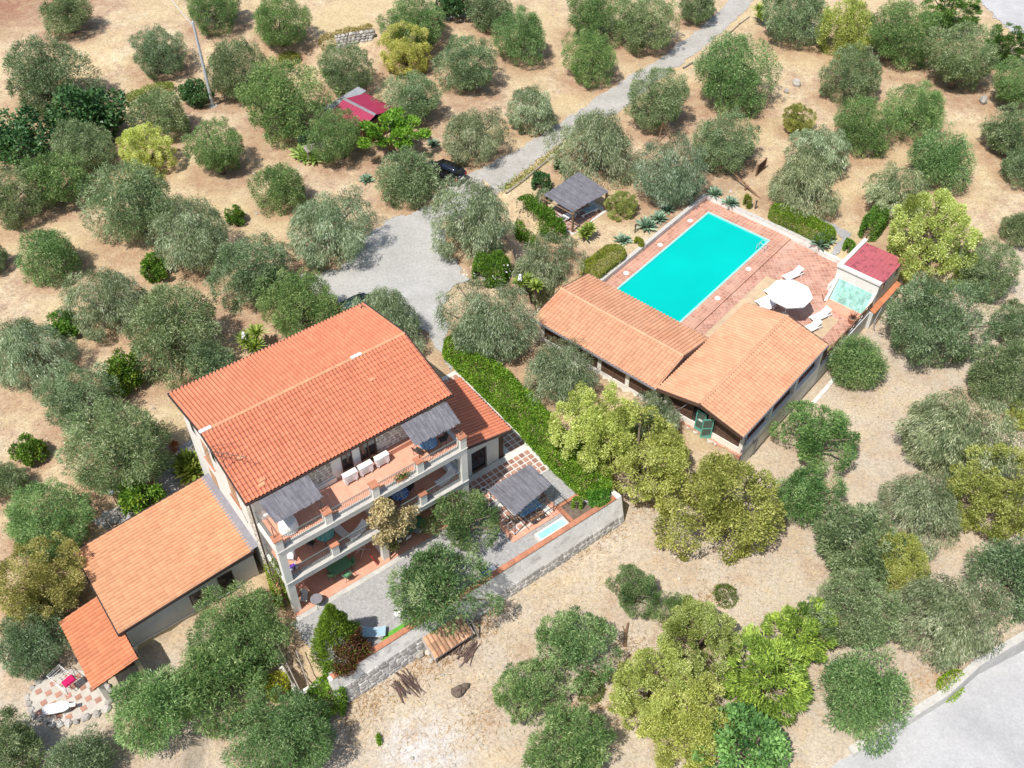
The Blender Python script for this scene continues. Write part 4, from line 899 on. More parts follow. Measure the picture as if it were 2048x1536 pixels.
grid_mat('deck_tile', (.42, .19, .13), (.52, .27, .19), (.56, .43, .35), .33, .016, 0, (.58, .36, .27))
grid_mat('deck_diag', (.39, .175, .125), (.53, .285, .205), (.52, .40, .32), .33, .016, R(45), (.62, .42, .34))
grid_mat('sand_tile', (.56, .42, .27), (.50, .37, .24), (.50, .40, .29), .5, .012, R(45))
def pf_slab(name, polys, z0, z1, mat, kind='structure'):
    mb = MB()
    for p in polys: mb.prism(p, z0, z1)
    o = mb.build(name, mat, None, kind=kind); o.location = PF.w(0, 0, 0); o.rotation_euler = (0, 0, PF.yaw); return o
P0, P1, Q0, Q1 = -1.2, 13.62, 0.0, 6.10
rect = lambda a, b_, c, d: [(a, b_), (c, b_), (c, d), (a, d)]
pf_slab('pool_surround', [rect(P0, Q1, 15.25, 7.45), rect(P1, -1.37, 15.25, Q1-.001), rect(P0, -1.37, P1-.001, Q0), rect(-8.8, Q0, P0-.001, 7.40)], -.6, 0, 'deck_tile')
pf_slab('pool_terrace', [rect(-8.9, -11.1, 11.35, -1.372), [(11.351, -7.3), (14.9, -7.3), (15.25, -1.372), (11.351, -1.372)]], -.6, -.16, 'deck_diag')
pf_slab('sandstone_floor', [rect(-2, -3.9, 9.6, -2.3), rect(3.0, -9.6, 8.6, -8.2)], -.3, -.156, 'sand_tile')
mb = MB(); mb.box(P0, Q0+.002, -1.5, P1-.002, Q1-.002, -1.4); mb.box(P0, Q0+.002, -1.398, P0+.05, Q1-.002, -.04); mb.box(P1-.05, Q0+.002, -1.398, P1-.003, Q1-.002, -.04)
mb.box(P0+.052, Q0+.002, -1.398, P1-.052, Q0+.05, -.04); mb.box(P0+.052, Q1-.05, -1.398, P1-.052, Q1-.003, -.04)
o = mb.build('pool_basin', 'pool_paint', None, kind='structure'); o.location = PF.w(0, 0, 0); o.rotation_euler = (0, 0, PF.yaw)
m, t, b = new_mat('pool_water'); b.inputs['Base Color'].default_value = (.0, .44, .41, 1); b.inputs['Roughness'].default_value = .12; b.inputs['Specular IOR Level'].default_value = .25
tc = node(t, 'ShaderNodeTexCoord').outputs['Object']; bump(t, b, noise(t, 3.0, 3, .5, tc), .12, .02)
lin(t, ramp(t, noise(t, .18, 2, .5, tc), [(.35, (.0, .45, .405)), (.65, (.0, .50, .445))]), b.inputs['Base Color']); M['water'] = m
vs = []; nx_, ny_ = 40, 18
mb = MB()
for i in range(nx_):
    for j in range(ny_):
        a, c = P0+.052+(P1-P0-.104)*i/nx_, Q0+.052+(Q1-.104)*j/ny_; d, e = (P1-P0-.104)/nx_, (Q1-.104)/ny_
        mb.add([(a, c, -.09), (a+d, c, -.09), (a+d, c+e, -.09), (a, c+e, -.09)], [[0, 1, 2, 3]], .5)
o = mb.build('pool_water', 'water', None, kind='structure'); o.location = PF.w(0, 0, 0); o.rotation_euler = (0, 0, PF.yaw)
pf_slab('pool_edge', [rect(P0, Q1-.002, P1+.16, Q1+.14), rect(P1-.0005, Q0-.16, P1+.16, Q1-.004), rect(P0, Q0-.16, P1-.002, Q0+.0)], -.02, .018, 'sheet_cyan')
for p_, q_ in ((11.6, 6.75), (7.0, 6.8), (2.0, 6.8), (9.2, -.75), (4.3, -.8), (-.9, 6.8)):
    k_ = PF.thing('skimmer_lid', {0: 'white skimmer lid at the far corner on the garden side of the pool', 1: 'white skimmer lid midway along the garden side of the pool', 2: 'white skimmer lid near the bar on the garden side of the pool', 3: 'white skimmer lid on the terrace side nearest the pool ladder', 4: 'white skimmer lid on the terrace side nearest the bar roofs', 5: 'white skimmer lid half hidden by the bar eave'}[[11.6, 7.0, 2.0, 9.2, 4.3, -.9].index(p_)], 'lid', p_, q_, 0, group='skimmer lids round the pool')
    MB().lathe(0, 0, [(.24, .004), (.24, .02), (.22, .026)], 12).build('lid', 'plastic', k_); MB().lathe(0, 0, [(.07, .027), (.06, .034)], 8).build('cap', 'plaster', k_)
ld = PF.thing('pool_ladder', 'steel pool ladder at the far right end of the swimming pool', 'ladder', 12.2, 0, 0)
for k in (-.25, .25): P(ld).tube([(12.2+k, -.55, 0), (12.2+k, -.5, .75), (12.2+k, -.1, .85), (12.2+k, .15, .5), (12.2+k, .18, -.9)], .025, 6).build('rail', 'grey_metal', ld)
for z_ in (-.3, -.6): P(ld).box(11.97, .12, z_, 12.43, .22, z_+.03).build('step', 'grey_metal', ld)
gw = PF.thing('garden_wall', 'low white wall holding the garden beds along two sides of the pool', 'wall', 5, 7.5, 0)
mb = P(gw); mb.box(-1.5, 7.46, -.3, 15.3, 7.74, .40); mb.add([(15.27, 7.45, -.3), (15.27, -4.2, -.3), (15.6, -4.2, -.3), (15.6, 7.74, -.3), (15.27, 7.45, .40), (15.27, -4.2, .40), (15.6, -4.2, .40), (15.6, 7.74, .40)], [[0, 1, 2, 3], [7, 6, 5, 4], [4, 5, 1, 0], [5, 6, 2, 1], [6, 7, 3, 2], [7, 4, 0, 3]])
mb.box(14.95, -7.3, -.3, 15.25, -4.202, .25); mb.build('wall', 'weathered', gw)
var = []
for k in range(3):
    t_ = MB(); t_.box(-.29, -.17, 0, .29, .17, .05, .2+.3*k); ob = t_.build('coping_stone', 'concrete'); var.append(ob.data); bpy.data.objects.remove(ob)
for k in range(28):
    ob = bpy.data.objects.new('coping_stone', var[k % 3]); COL.objects.link(ob); ob.parent = gw; ob.location = (-1.2+.6*k-5, .1, .402+rnd.uniform(0, .01))
for k in range(19):
    ob = bpy.data.objects.new('coping_stone', var[k % 3]); COL.objects.link(ob); ob.parent = gw; ob.location = (15.43-5, 7.2-.6*k-7.5, .402+rnd.uniform(0, .01)); ob.rotation_euler = (0, 0, R(90))
# ------------------------------------------------------------------ pool bar: two wings with salmon tiles
def wing(name, label, base, along, walls):
    return PF.thing(name, label, 'building', *base)
EV, RG = 2.45, 3.22
bar1 = PF.thing('bar_wing', 'dark timber pool bar wing with salmon tiled gable roof across the pool end', 'building', -6, 2, 0)
PE0, PE1, PR = -9.5, -2.68, -6.1; QA, QB = -4.02, 7.52
rf = P(bar1); rf.slab([(PE0, QB, EV-.02), (PE0, QA, EV-.02), (PR, QA, RG-.02), (PR, QB, RG-.02)], .14); rf.slab([(PR, QB, RG-.02), (PR, QA, RG-.02), (PE1, QA, EV-.02), (PE1, QB, EV-.02)], .14); rf = rf.build('roof', 'underlay', bar1)
L_ = math.hypot(PR-PE0, RG-EV); c_, s_ = (PR-PE0)/L_, (RG-EV)/L_
tile_roof(rf, (PE0-.02, QB, EV), (0, -1, 0), (c_, 0, s_), QB-QA, L_, 'tile_bar', tw=.30, tl=.42, single=False)
tile_roof(rf, (PE1+.02, QA, EV), (0, 1, 0), (-c_, 0, s_), QB-QA, L_, 'tile_bar', tw=.30, tl=.42, single=False)
ridge_caps(rf, (PR, QB-.02, RG+.04), (PR, QA+.02, RG+.04), 'tile_bar', .13)
def gable_fascia(root, p0, pr, p1, q, dq, e, r, axis='p'):
    """dark boards under both slopes at a gable end"""
    for a, za, b_, zb in ((p0, e, pr, r), (pr, r, p1, e)):
        vs = []
        for zo in (-.26, .03):
            for (x_, z_) in ((a, za), (b_, zb)):
                for yy in (q, q+dq): vs.append((x_, yy, z_+zo) if axis == 'p' else (yy, x_, z_+zo))
        MBp = P(root); MBp.add(vs, [[0, 2, 3, 1], [4, 5, 7, 6], [0, 4, 6, 2], [1, 3, 7, 5], [0, 1, 5, 4], [2, 6, 7, 3]]); MBp.build('verge_board', 'wood_dark', root)
gable_fascia(bar1, PE0-.03, PR, PE1+.03, QB+.005, .07, EV, RG); gable_fascia(bar1, PE0-.03, PR, PE1+.03, QA-.075, .07, EV, RG)
P(bar1).box(PE1+.03, QA, EV-.14, PE1+.14, QB, EV+.0).build('gutter', 'lead', bar1); P(bar1).box(PE0-.14, QA, EV-.14, PE0-.03, QB, EV+.0).build('gutter', 'lead', bar1)
mb = P(bar1); mb.box(-8.95, -3.9, -.5, -8.70, 7.2, .35); mb.box(-8.699, 6.95, -.5, -3.3, 7.2, .35); mb.build('low_wall', 'weathered', bar1)
for q_ in (6.95, 4.2, 1.4, -1.2, -3.8): P(bar1).box(-8.98, q_-.17, .351, -8.68, q_+.17, EV-.18).build('column', 'white', bar1)
for q_ in (7.0, 4.2, 1.4, -1.2, -3.8): P(bar1).box(-3.45, q_-.15, 0, -3.15, q_+.15, EV-.18).build('column', 'white', bar1)
P(bar1).box(-8.95, -4.0, EV-.18, -8.72, 7.2, EV-.02).build('beam', 'wood_dark', bar1); P(bar1).box(-3.42, -4.0, EV-.18, -3.2, 7.2, EV-.02).build('beam', 'wood_dark', bar1)
for q0, q1 in ((4.38, 6.77), (1.58, 4.02), (-1.02, 1.22), (-3.62, -1.38)):
    for k in range(10):
        P(bar1).box(-8.90+rnd.uniform(-.012, 0), q0, .355+k*.19, -8.80, q1, .355+k*.19+.178).build('board', 'wood_dark', bar1)
    P(bar1).box(-8.95, (q0+q1)/2-.05, .352, -8.913, (q0+q1)/2+.05, EV-.2).build('mullion', 'wood_dark', bar1)
for k in range(12): P(bar1).box(-8.6, 7.0, .755+k*.19, -3.5, 7.03+rnd.uniform(0, .012), .755+k*.19+.178).build('board', 'wood_dark', bar1) if .755+k*.19 < 2.3 else None
bar2 = PF.thing('bar_wing', 'pool bar wing with open columned side and green framed door in its gable', 'building', -3.4, -7.6, 0)
QE0, QE1, QR = -11.15, -4.12, -7.58; PA, PB = -9.42, 2.62
rf = P(bar2); rf.slab([(PA, QE1, EV+.03), (PA, QR, RG+.03), (PB, QR, RG+.03), (PB, QE1, EV+.03)][::-1], .14); rf.slab([(PA, QR, RG+.03), (PA, QE0, EV+.03), (PB, QE0, EV+.03), (PB, QR, RG+.03)][::-1], .14); rf = rf.build('roof', 'underlay', bar2)
L_ = math.hypot(QR-QE0, RG-EV); c_, s_ = (QR-QE0)/L_, (RG-EV)/L_
tile_roof(rf, (PA, QE0-.02, EV+.05), (1, 0, 0), (0, c_, s_), PB-PA, L_, 'tile_bar', tw=.30, tl=.42, single=False)
tile_roof(rf, (PB, QE1+.02, EV+.05), (-1, 0, 0), (0, -c_, s_), PB-PA, L_, 'tile_bar', tw=.30, tl=.42, single=False)
ridge_caps(rf, (PA+.02, QR, RG+.09), (PB-.02, QR, RG+.09), 'tile_bar', .13)
gable_fascia(bar2, QE0-.03, QR, QE1+.03, PA-.075, .07, EV+.04, RG+.05, 'q'); gable_fascia(bar2, QE0-.03, QR, QE1+.03, PB+.005, .07, EV+.04, RG+.05, 'q')
P(bar2).box(PA, QE0-.14, EV-.10, PB, QE0-.03, EV+.05).build('gutter', 'lead', bar2)
P(bar2).box(PA, QE1+.03, EV-.10, 2.6, QE1+.12, EV+.04).build('gutter', 'lead', bar2)
mb = P(bar2); mb.box(-8.7, -11.0, -2.6, -8.45, -4.3, .35); mb.box(-8.449, -11.1, -2.6, 2.6, -10.85, .35); mb.build('low_wall', 'white', bar2)
for p_ in (-8.55, -5.0, -1.4, 2.3): P(bar2).box(p_-.17, -11.08, .351, p_+.17, -10.78, EV-.1).build('column', 'white', bar2)
for p_ in (-8.55,): 
    for q_ in (-4.5,): P(bar2).box(-8.72, q_-.17, .351, -8.4, q_+.17, EV-.1).build('column', 'white', bar2)
for p_ in (-1.4, 2.3): P(bar2).box(p_-.15, -4.6, -.1, p_+.15, -4.3, EV-.1).build('column', 'white', bar2)
P(bar2).box(-8.6, -11.02, EV-.18, 2.5, -10.82, EV+.0).build('beam', 'wood_dark', bar2); P(bar2).box(-8.6, -4.55, EV-.18, 2.5, -4.35, EV+.0).build('beam', 'wood_dark', bar2)
for q0, q1 in ((-10.75, -8.75), (-6.65, -4.7)):
    for k in range(11):
        zt = .355+k*.2
        P(bar2).box(-8.62+rnd.uniform(-.012, 0), q0, zt, -8.57, q1, zt+.188).build('board', 'wood_dark', bar2)
P(bar2).box(-8.60, -8.70, .36, -8.54, -6.70, 2.6).build('dark_panel', 'glass', bar2)
P(bar2).box(-8.64, -8.72, .352, -8.52, -8.64, 2.75).build('mullion', 'wood_dark', bar2); P(bar2).box(-8.64, -6.76, .352, -8.52, -6.68, 2.75).build('mullion', 'wood_dark', bar2)
for k, (q_, rot) in enumerate(((-7.95, 0), (-8.6, .75))):
    d_ = P(bar2); w_ = .80
    def fr_box(a0, a1, z0, z1):
        d_.hexa([(-8.78-a*math.sin(rot)+e*.05*math.cos(rot), q_+a*math.cos(rot)+e*.05*math.sin(rot), z) for z in (z0, z1) for a, e in ((a0, 0), (a0, 1), (a1, 1), (a1, 0))])
    fr_box(0, .08, -.2, 1.85); fr_box(w_-.08, w_, -.2, 1.85); fr_box(.08, w_-.08, 1.75, 1.85); fr_box(.08, w_-.08, -.2, .12); fr_box(.08, w_-.08, .85, .93)
    dd = d_.build('door', 'teal', bar2)
    P(bar2).hexa([(-8.78-a*math.sin(rot)+e*math.cos(rot), q_+a*math.cos(rot)+e*math.sin(rot), z) for z in (.13, 1.74) for a, e in ((.085, .02), (.085, .03), (w_-.085, .03), (w_-.085, .02))]).build('pane', 'pane_green', dd)
P(bar2).box(-8.80, -7.72, .95, -8.785, -7.40, 1.12).build('door_notice', 'plastic', bar2)
P(bar2).box(-9.6, -9.2, -.9, -8.72, -6.6, -.2).build('door_step', 'concrete', bar2)
P(bar2).tube([(-9.35, -11.25, EV-.1), (-8.6, -11.14, 1.6), (-8.6, -11.14, -1.9)], .05, 6).build('drainpipe', 'lead', bar2)
P(bar2).tube([(-7.2, -11.16, .2), (-7.2, -11.2, -.2), (-6.6, -11.2, -.2), (-6.6, -11.2, -1.9)], .04, 6).build('drainpipe', 'lead', bar2)
P(bar2).tube([(-8.9, -6.6, 2.4), (-9.4, -6.2, 1.9), (-9.7, -5.6, 1.3)], .02, 5).build('awning_arm', 'lead', bar2)
# retaining wall of the terrace beyond the bar, with its wooden rail
tw_ = PF.thing('terrace_wall', 'pale retaining wall under the wooden rail on the right side of the pool terrace', 'wall', 8, -11.1, 0)
P(tw_).box(2.62, -11.12, -2.6, 11.2, -10.86, -.02).build('wall', 'plaster', tw_); P(tw_).box(0.6, -12.2, -2.3, 4.6, -11.9, -1.70).build('foot_kerb', 'weathered', tw_)
rl = PF.thing('wooden_rail', 'rustic brown pole fence along the right edge of the pool terrace', 'fence', 7, -11.0, 0)
pts = [2.8, 4.2, 5.6, 7.0, 8.4, 9.8, 11.0]
for p_ in pts: P(rl).tube([(p_, -11.0, -.05), (p_, -11.02, 1.0)], .065, 6).build('post', 'wood', rl)
for a, b_ in zip(pts[:-1], pts[1:]):
    P(rl).tube([(a, -11.0, .95), (b_, -11.0, .95+rnd.uniform(-.03, .03))], .05, 6).build('rail', 'wood', rl); P(rl).tube([(a, -11.0, .15), (b_, -11.0, .90)], .04, 5).build('brace', 'wood', rl); P(rl).tube([(b_, -11.03, .15), (a, -11.03, .90)], .04, 5).build('brace', 'wood', rl)
dk = PF.thing('dark_cover', 'dark brown tarpaulin sheet at the corner of the bar beside the rail', 'tarpaulin', 2.9, -10.6, 0)
P(dk).hexa([(2.68, -10.84, -.1), (4.1, -10.84, -.1), (4.1, -9.9, -.1), (2.68, -9.9, -.1), (2.68, -10.8, 1.15), (4.0, -10.8, .9), (4.0, -10.0, .8), (2.68, -10.0, 1.1)]).build('sheet', 'wood_dark', dk)
# ------------------------------------------------------------------ red roofed pool shed with turquoise cascade
sh = PF.thing('pool_shed', 'white pool shed with stained red roof and sloping turquoise tiled front', 'shed', 13.4, -9.2, 0)
mb = P(sh); mb.box(11.4, -11.02, -2.0, 11.65, -7.35, 2.49); mb.box(15.7, -11.02, -1.8, 15.95, -7.35, 2.18); mb.box(11.652, -7.6, -.4, 15.698, -7.35, 2.4); mb.box(11.652, -11.02, -2.0, 15.698, -10.77, 1.2); mb.box(11.652, -11.02, 1.2, 12.0, -10.77, 2.28); mb.box(12.8, -11.02, 1.2, 14.6, -10.77, 2.24); mb.box(15.2, -11.02, 1.2, 15.698, -10.77, 2.2)
mb.build('wall', 'white', sh)
for p0, p1 in ((12.0, 12.8), (14.6, 15.2)): P(sh).box(p0+.002, -10.98, 1.202, p1-.002, -10.92, 2.22).build('window', 'glass', sh)
P(sh).slab([(11.66, -10.98, 2.50), (15.9, -10.98, 2.32), (15.9, -7.62, 2.32), (11.66, -7.62, 2.50)], .1).build('roof', 'shed_red', sh)
mb = P(sh); mb.box(11.25, -11.1, 2.50, 11.655, -7.3, 2.66); mb.box(11.656, -7.615, 2.40, 16.0, -7.3, 2.60); mb.build('roof_kerb', 'white', sh)
P(sh).box(11.66, -11.12, 2.36, 15.9, -10.99, 2.48).build('roof_edge', 'shed_red', sh)
mb = P(sh)   # corrugation ribs of the red roof
for k in range(9): mb.hexa([(11.7, -10.9+k*.38, 2.501), (15.85, -10.9+k*.38, 2.321), (15.85, -10.82+k*.38, 2.321), (11.7, -10.82+k*.38, 2.501), (11.7, -10.88+k*.38, 2.525), (15.85, -10.88+k*.38, 2.345), (15.85, -10.84+k*.38, 2.345), (11.7, -10.84+k*.38, 2.525)])
mb.build('rib', 'shed_red', sh)
cs = P(sh).hexa([(10.35, -10.75, -.2), (11.395, -10.75, -.2), (11.395, -7.75, -.2), (10.35, -7.75, -.2), (10.42, -10.75, -.12), (11.395, -10.75, 1.42), (11.395, -7.75, 1.42), (10.42, -7.75, -.12)]).build('cascade', 'joint', sh)
nrm = Vector((-(1.54), 0, .975)).normalized(); sl = Vector((.975, 0, 1.54)).normalized()
for i in range(9):
    for j in range(6):
        o_ = Vector((10.42, -10.73+i*.33, -.12))+sl*(j*.30+.02)+nrm*.003; a = Vector((0, .315, 0)); s2 = sl*.28
        mb = P(sh); mb.hexa([tuple(o_), tuple(o_+a), tuple(o_+a+s2), tuple(o_+s2), tuple(o_+nrm*.015), tuple(o_+a+nrm*.015), tuple(o_+a+s2+nrm*.015), tuple(o_+s2+nrm*.015)]); mb.build('tile', 'turq_tile', cs)
for q_ in (-11.0, -7.73):
    P(sh).hexa([(9.9, q_, -.2), (11.39, q_, -.2), (11.39, q_+.22, -.2), (9.9, q_+.22, -.2), (10.1, q_, .05), (11.39, q_, 1.7), (11.39, q_+.22, 1.7), (10.1, q_+.22, .05)]).build('cheek_wall', 'weathered', sh)
P(sh).box(9.2, -10.76, -.17, 10.34, -7.75, -.10).build('apron', 'floor_terra', sh)
for k in range(12): P(sh).hexa([(10.9+k*.4, -11.5, .02), (11.28+k*.4, -11.5, .02), (11.28+k*.4, -11.025, .18), (10.9+k*.4, -11.025, .18), (10.9+k*.4, -11.5, .07), (11.28+k*.4, -11.5, .07), (11.28+k*.4, -11.025, .24), (10.9+k*.4, -11.025, .24)]).build('ledge_tile', 'tile_orange', sh)
P(sh).box(10.9, -11.4, -2.2, 15.6, -11.03, .015).build('ledge_wall', 'plaster', sh)
P(sh).tube([(12.2, -11.55, -.1), (11.2, -11.6, -1.0), (11.0, -11.9, -1.6)], .05, 6).build('drainpipe', 'lead', sh)
P(sh).box(11.3, -7.25, -.16, 13.5, -7.0, .35).build('side_kerb', 'weathered', sh)
# ------------------------------------------------------------------ reed pergola in the pool garden
pg = PF.thing('pergola', 'timber pergola with faded grey reed roof and sun loungers beneath', 'pergola', 5.4, 15, 0)
for u_, v_ in ((3.5, 16.75), (3.0, 13.4), (7.4, 13.1), (7.75, 16.5)): P(pg).rbox(u_, v_, .2, 2.38, .15, .15).build('post', 'wood', pg)
for a, b_ in (((3.0, 17.0), (2.9, 13.3)), ((7.9, 16.8), (7.5, 13.1)), ((3.0, 16.75), (8.0, 16.6)), ((2.8, 13.5), (7.6, 13.3))):
    P(pg).tube([(*a, 2.42), (*b_, 2.42)], .06, 4).build('beam', 'wood', pg)
reed_cover(pg, [(3.35, 16.95, 2.5), (8.1, 16.75, 2.5), (7.45, 12.95, 2.5), (3.05, 13.55, 2.5)], n=95)
pgf = [PF.w(*q)[:2] for q in ((2.9, 17.0), (8.0, 16.9), (7.6, 12.9), (2.7, 13.2))]
tiled_floor('pergola_floor', PF, [(2.9, 17.0), (2.7, 13.1), (7.6, 12.9), (8.0, 16.9)], [p for p in grid(2.95, 7.55, 13.15, 16.85, .46)], .45, 'joint', 'slate', .40)
# ------------------------------------------------------------------ foliage
def rvec(g, n):
    v = g.normal(size=(n, 3)); return v/np.linalg.norm(v, axis=1, keepdims=True)
def leaves(Pn, D, L, Wd, g, bend=.12):
    """one diamond-shaped spray of leaves (a quad) per point"""
    n = len(Pn); S = np.cross(D, rvec(g, n)); S /= np.linalg.norm(S, axis=1, keepdims=True)+1e-9; N = np.cross(D, S)
    L = (L*g.uniform(.6, 1.35, n))[:, None]; Wd = (Wd*g.uniform(.7, 1.3, n))[:, None]
    m = Pn+D*L*.45+N*L*bend
    return np.stack([Pn, m-S*Wd/2, Pn+D*L, m+S*Wd/2], 1).reshape(-1, 3)
def unit(v): return v/(np.linalg.norm(v, axis=1, keepdims=True)+1e-9)
def crown_mesh(name, seed, kind, n, L, Wd, K=64, zs=.80, rough=.2, droop=.35, gap=0.0, flat=0.0, size=(.22, .36), cmin=-.82, fill=0.0, centres=None):
    """crown of unit radius about its own centre: leaf sprays gathered into K clumps spread through an uneven ellipsoid"""
    g = np.random.default_rng(seed)
    i = np.arange(K)+.5; ph = np.arccos(1-2*i/K); th = math.pi*(1+5**.5)*i
    d = np.stack([np.cos(th)*np.sin(ph), np.sin(th)*np.sin(ph), np.cos(ph)], 1); d = unit(d+g.normal(0, .22, (K, 3)))
    d = d[d[:, 2] > cmin]
    lob = rvec(g, 9); amp = g.uniform(-rough, rough, 9)
    f = np.clip(1+sum(a*np.clip(d @ l, 0, 1)**2 for a, l in zip(amp, lob)), .68, 1.3)
    if centres is None:
        rad = np.where(g.uniform(size=len(d)) < .72, g.uniform(.66, .84, len(d)), g.uniform(.2, .6, len(d)))
        c = d*(rad*f)[:, None]; c[:, 2] *= zs; c[:, :2] *= (1-.14*np.clip(-d[:, 2:3], 0, 1)); rc = g.uniform(size[0], size[1], len(d))
    else: c = np.array(centres, float); rc = g.uniform(size[0], size[1], len(c))
    if gap: k = g.uniform(size=len(c)) > gap; c, rc = c[k], rc[k]
    w = rc**2; w /= w.sum(); which = g.choice(len(c), n, p=w)
    o = rvec(g, n); out = unit(c[which]+np.array([0, 0, .35])); o = unit(o+out*.55)
    Pn = c[which]+o*(rc[which]*g.uniform(.15, 1, n)**.45)[:, None]*np.array([1, 1, 1-flat])
    if fill:
        m_ = g.uniform(size=n) < fill; k_ = int(m_.sum()); dd = rvec(g, k_); dd[:, 2] = np.where(dd[:, 2] < -.8, -dd[:, 2], dd[:, 2]); ff = np.clip(1+sum(a_*np.clip(dd @ l_, 0, 1)**2 for a_, l_ in zip(amp, lob)), .68, 1.3)
        Pn[m_] = dd*(g.uniform(.40, .80, k_)*ff)[:, None]*np.array([1, 1, zs]); out[m_] = unit(dd+np.array([0, 0, .3]))
    if kind == 'weep': D = unit(out*np.array([1, 1, .2])*.8+np.array([0, 0, -1.0])*droop*2+g.normal(0, .38, (n, 3)))
    elif kind == 'spray': D = unit(out*np.array([1, 1, .3])+np.array([0, 0, .12])+g.normal(0, .35, (n, 3)))
    else: D = unit(o*.55+out*.45+np.array([0, 0, -droop*.5])+g.normal(0, .55, (n, 3)))
    ct = g.normal(.46, .15, len(c)); tint = ct[which]+g.normal(0, .21, n)
    q_ = np.percentile(np.hypot(Pn[:, 0], Pn[:, 1]), 97)/.97; Pn[:, :2] /= q_; c[:, :2] /= q_
    qz = np.percentile(Pn[:, 2], 98)/(zs*.98); Pn[:, 2] /= qz; c[:, 2] /= qz
    if kind == 'weep': Pn = Pn+D*g.uniform(0, .05, n)[:, None]
    return quads(name, leaves(Pn, D, L, Wd, g), tint, 'olive'), c, rc
def limbs(mb, c, rc, R_, zc, th, seed, count=8, z0=0.0, gn=6):
    """tapered trunk that forks into limbs reaching towards the clumps"""
    r = random.Random(seed); top = (r.uniform(-.1, .1)*R_, r.uniform(-.1, .1)*R_, z0+.30*R_)
    mb.tube([(0, 0, z0-.25), (r.uniform(-.04, .04)*R_, r.uniform(-.04, .04)*R_, z0+.14*R_), top], th*1.5, gn+2, th*1.05)
    ids = list(range(len(c))); r.shuffle(ids)
    for i in ids[:count]:
        e = Vector(c[i])*R_+Vector((0, 0, zc)); t_ = Vector(top); mid = t_.lerp(e, .45)+Vector((r.uniform(-.08, .08)*R_, r.uniform(-.08, .08)*R_, .1*R_))
        mb.tube([tuple(t_+Vector((0, 0, -.05*R_))), tuple(mid), tuple(e)], th*.62, gn-1, th*.16)
PROTO = {}
def proto(key, n_var, *a, trunk=8, th=.075, **kw):
    out = []
    for k in range(n_var):
        me, c, rc = crown_mesh('crown', 100+hash_(key)+k*17, *a, **kw)
        mb = MB(); limbs(mb, c, rc, 1.0, CROWN_H, th, k+hash_(key), trunk); ob = mb.build('trunk', 'bark', smooth=True); tm = ob.data; bpy.data.objects.remove(ob)
        out.append((me, tm))
    PROTO[key] = out
def hash_(s): return sum(ord(ch)*(i+3) for i, ch in enumerate(s)) % 997
proto('olive', 6, 'round', 18000, .088, .0185, K=150, droop=.6, rough=.46, size=(.12, .23), fill=.13)
proto('olive_big', 4, 'round', 28000, .064, .0135, K=210, droop=.6, rough=.48, size=(.095, .19), fill=.13)
proto('silver', 4, 'weep', 18000, .100, .0165, K=120, droop=.6, rough=.46, size=(.12, .24), fill=.14)
proto('silver_big', 3, 'weep', 28000, .072, .0125, K=180, droop=.6, rough=.48, size=(.095, .20), fill=.14)
proto('sparse', 3, 'round', 15000, .072, .017, K=90, gap=.05, fill=.12, zs=.62, rough=.45, size=(.10, .22), cmin=-.5, trunk=22, th=.085)
proto('yellow', 4, 'round', 26000, .046, .023, K=150, zs=.90, rough=.30, droop=.3, size=(.075, .18), trunk=14, gap=.06)
proto('citrus', 2, 'round', 4200, .135, .075, K=46, zs=.95, rough=.25, droop=.35, size=(.2, .34), trunk=5)
proto('dark', 2, 'round', 5200, .105, .075, K=54, zs=.72, rough=.35, droop=.4, size=(.18, .32), trunk=6)
proto('fig', 1, 'round', 5200, .10, .055, K=60, zs=.7, rough=.35, droop=.3, size=(.12, .24), trunk=8)
proto('conifer', 3, 'spray', 11000, .11, .026, K=80, zs=.85, rough=.3, size=(.10, .24), flat=.55, trunk=10)
proto('mimosa', 1, 'spray', 7500, .10, .030, K=46, zs=.50, rough=.3, size=(.14, .28), flat=.6, cmin=-.15, trunk=12)
KIND = {'olive': ('olive', 'olive', 'olive_tree', 'olive tree', (1, 1, 1)), 'olive_green': ('olive', 'olive_green', 'olive_tree', 'olive tree', (1, 1, 1)), 'silver': ('silver', 'silver', 'olive_tree', 'olive tree', (1, 1, 1)),
        'sparse': ('sparse', 'olive_green', 'olive_tree', 'olive tree', (1, .95, 1)), 'sparse_green': ('sparse', 'olive_green', 'olive_tree', 'olive tree', (.92, 1.03, .92)), 'yellow': ('yellow', 'yellow', 'carob_tree', 'tree', (1, 1, 1)), 'yellow_bright': ('yellow', 'yellow', 'almond_tree', 'tree', (1.15, 1.1, 1.2)),
        'ochre_green': ('yellow', 'ochreleaf', 'carob_tree', 'tree', (1, 1.05, .9)), 'ochre_brown': ('yellow', 'ochreleaf', 'carob_tree', 'tree', (.85, .80, .9)), 'citrus': ('citrus', 'citrus', 'orange_tree', 'orange tree', (1, 1, 1)), 'dark': ('dark', 'darkleaf', 'broadleaf_tree', 'tree', (1, 1, 1)),
        'fig': ('fig', 'figleaf', 'broadleaf_tree', 'tree', (1, 1, 1)), 'conifer': ('conifer', 'conifer', 'conifer_tree', 'conifer', (1.15, 1.2, 1.0)), 'conifer_dark': ('conifer', 'conifer', 'conifer_tree', 'conifer', (.42, .60, .6)), 'mimosa': ('mimosa', 'hedge', 'mimosa_tree', 'tree', (.80, .95, .9))}
GROUPS = {'olive tree': 'olive trees of the grove', 'orange tree': 'orange and lemon trees among the olives', 'conifer': 'conifers', 'tree': 'other trees of the grove'}
tr_ = random.Random(21); cnt = {}
def set_crown(o, mat, colr):
    o.material_slots[0].link = 'OBJECT'; o.material_slots[0].material = M[mat]; o.color = (*colr, 1)
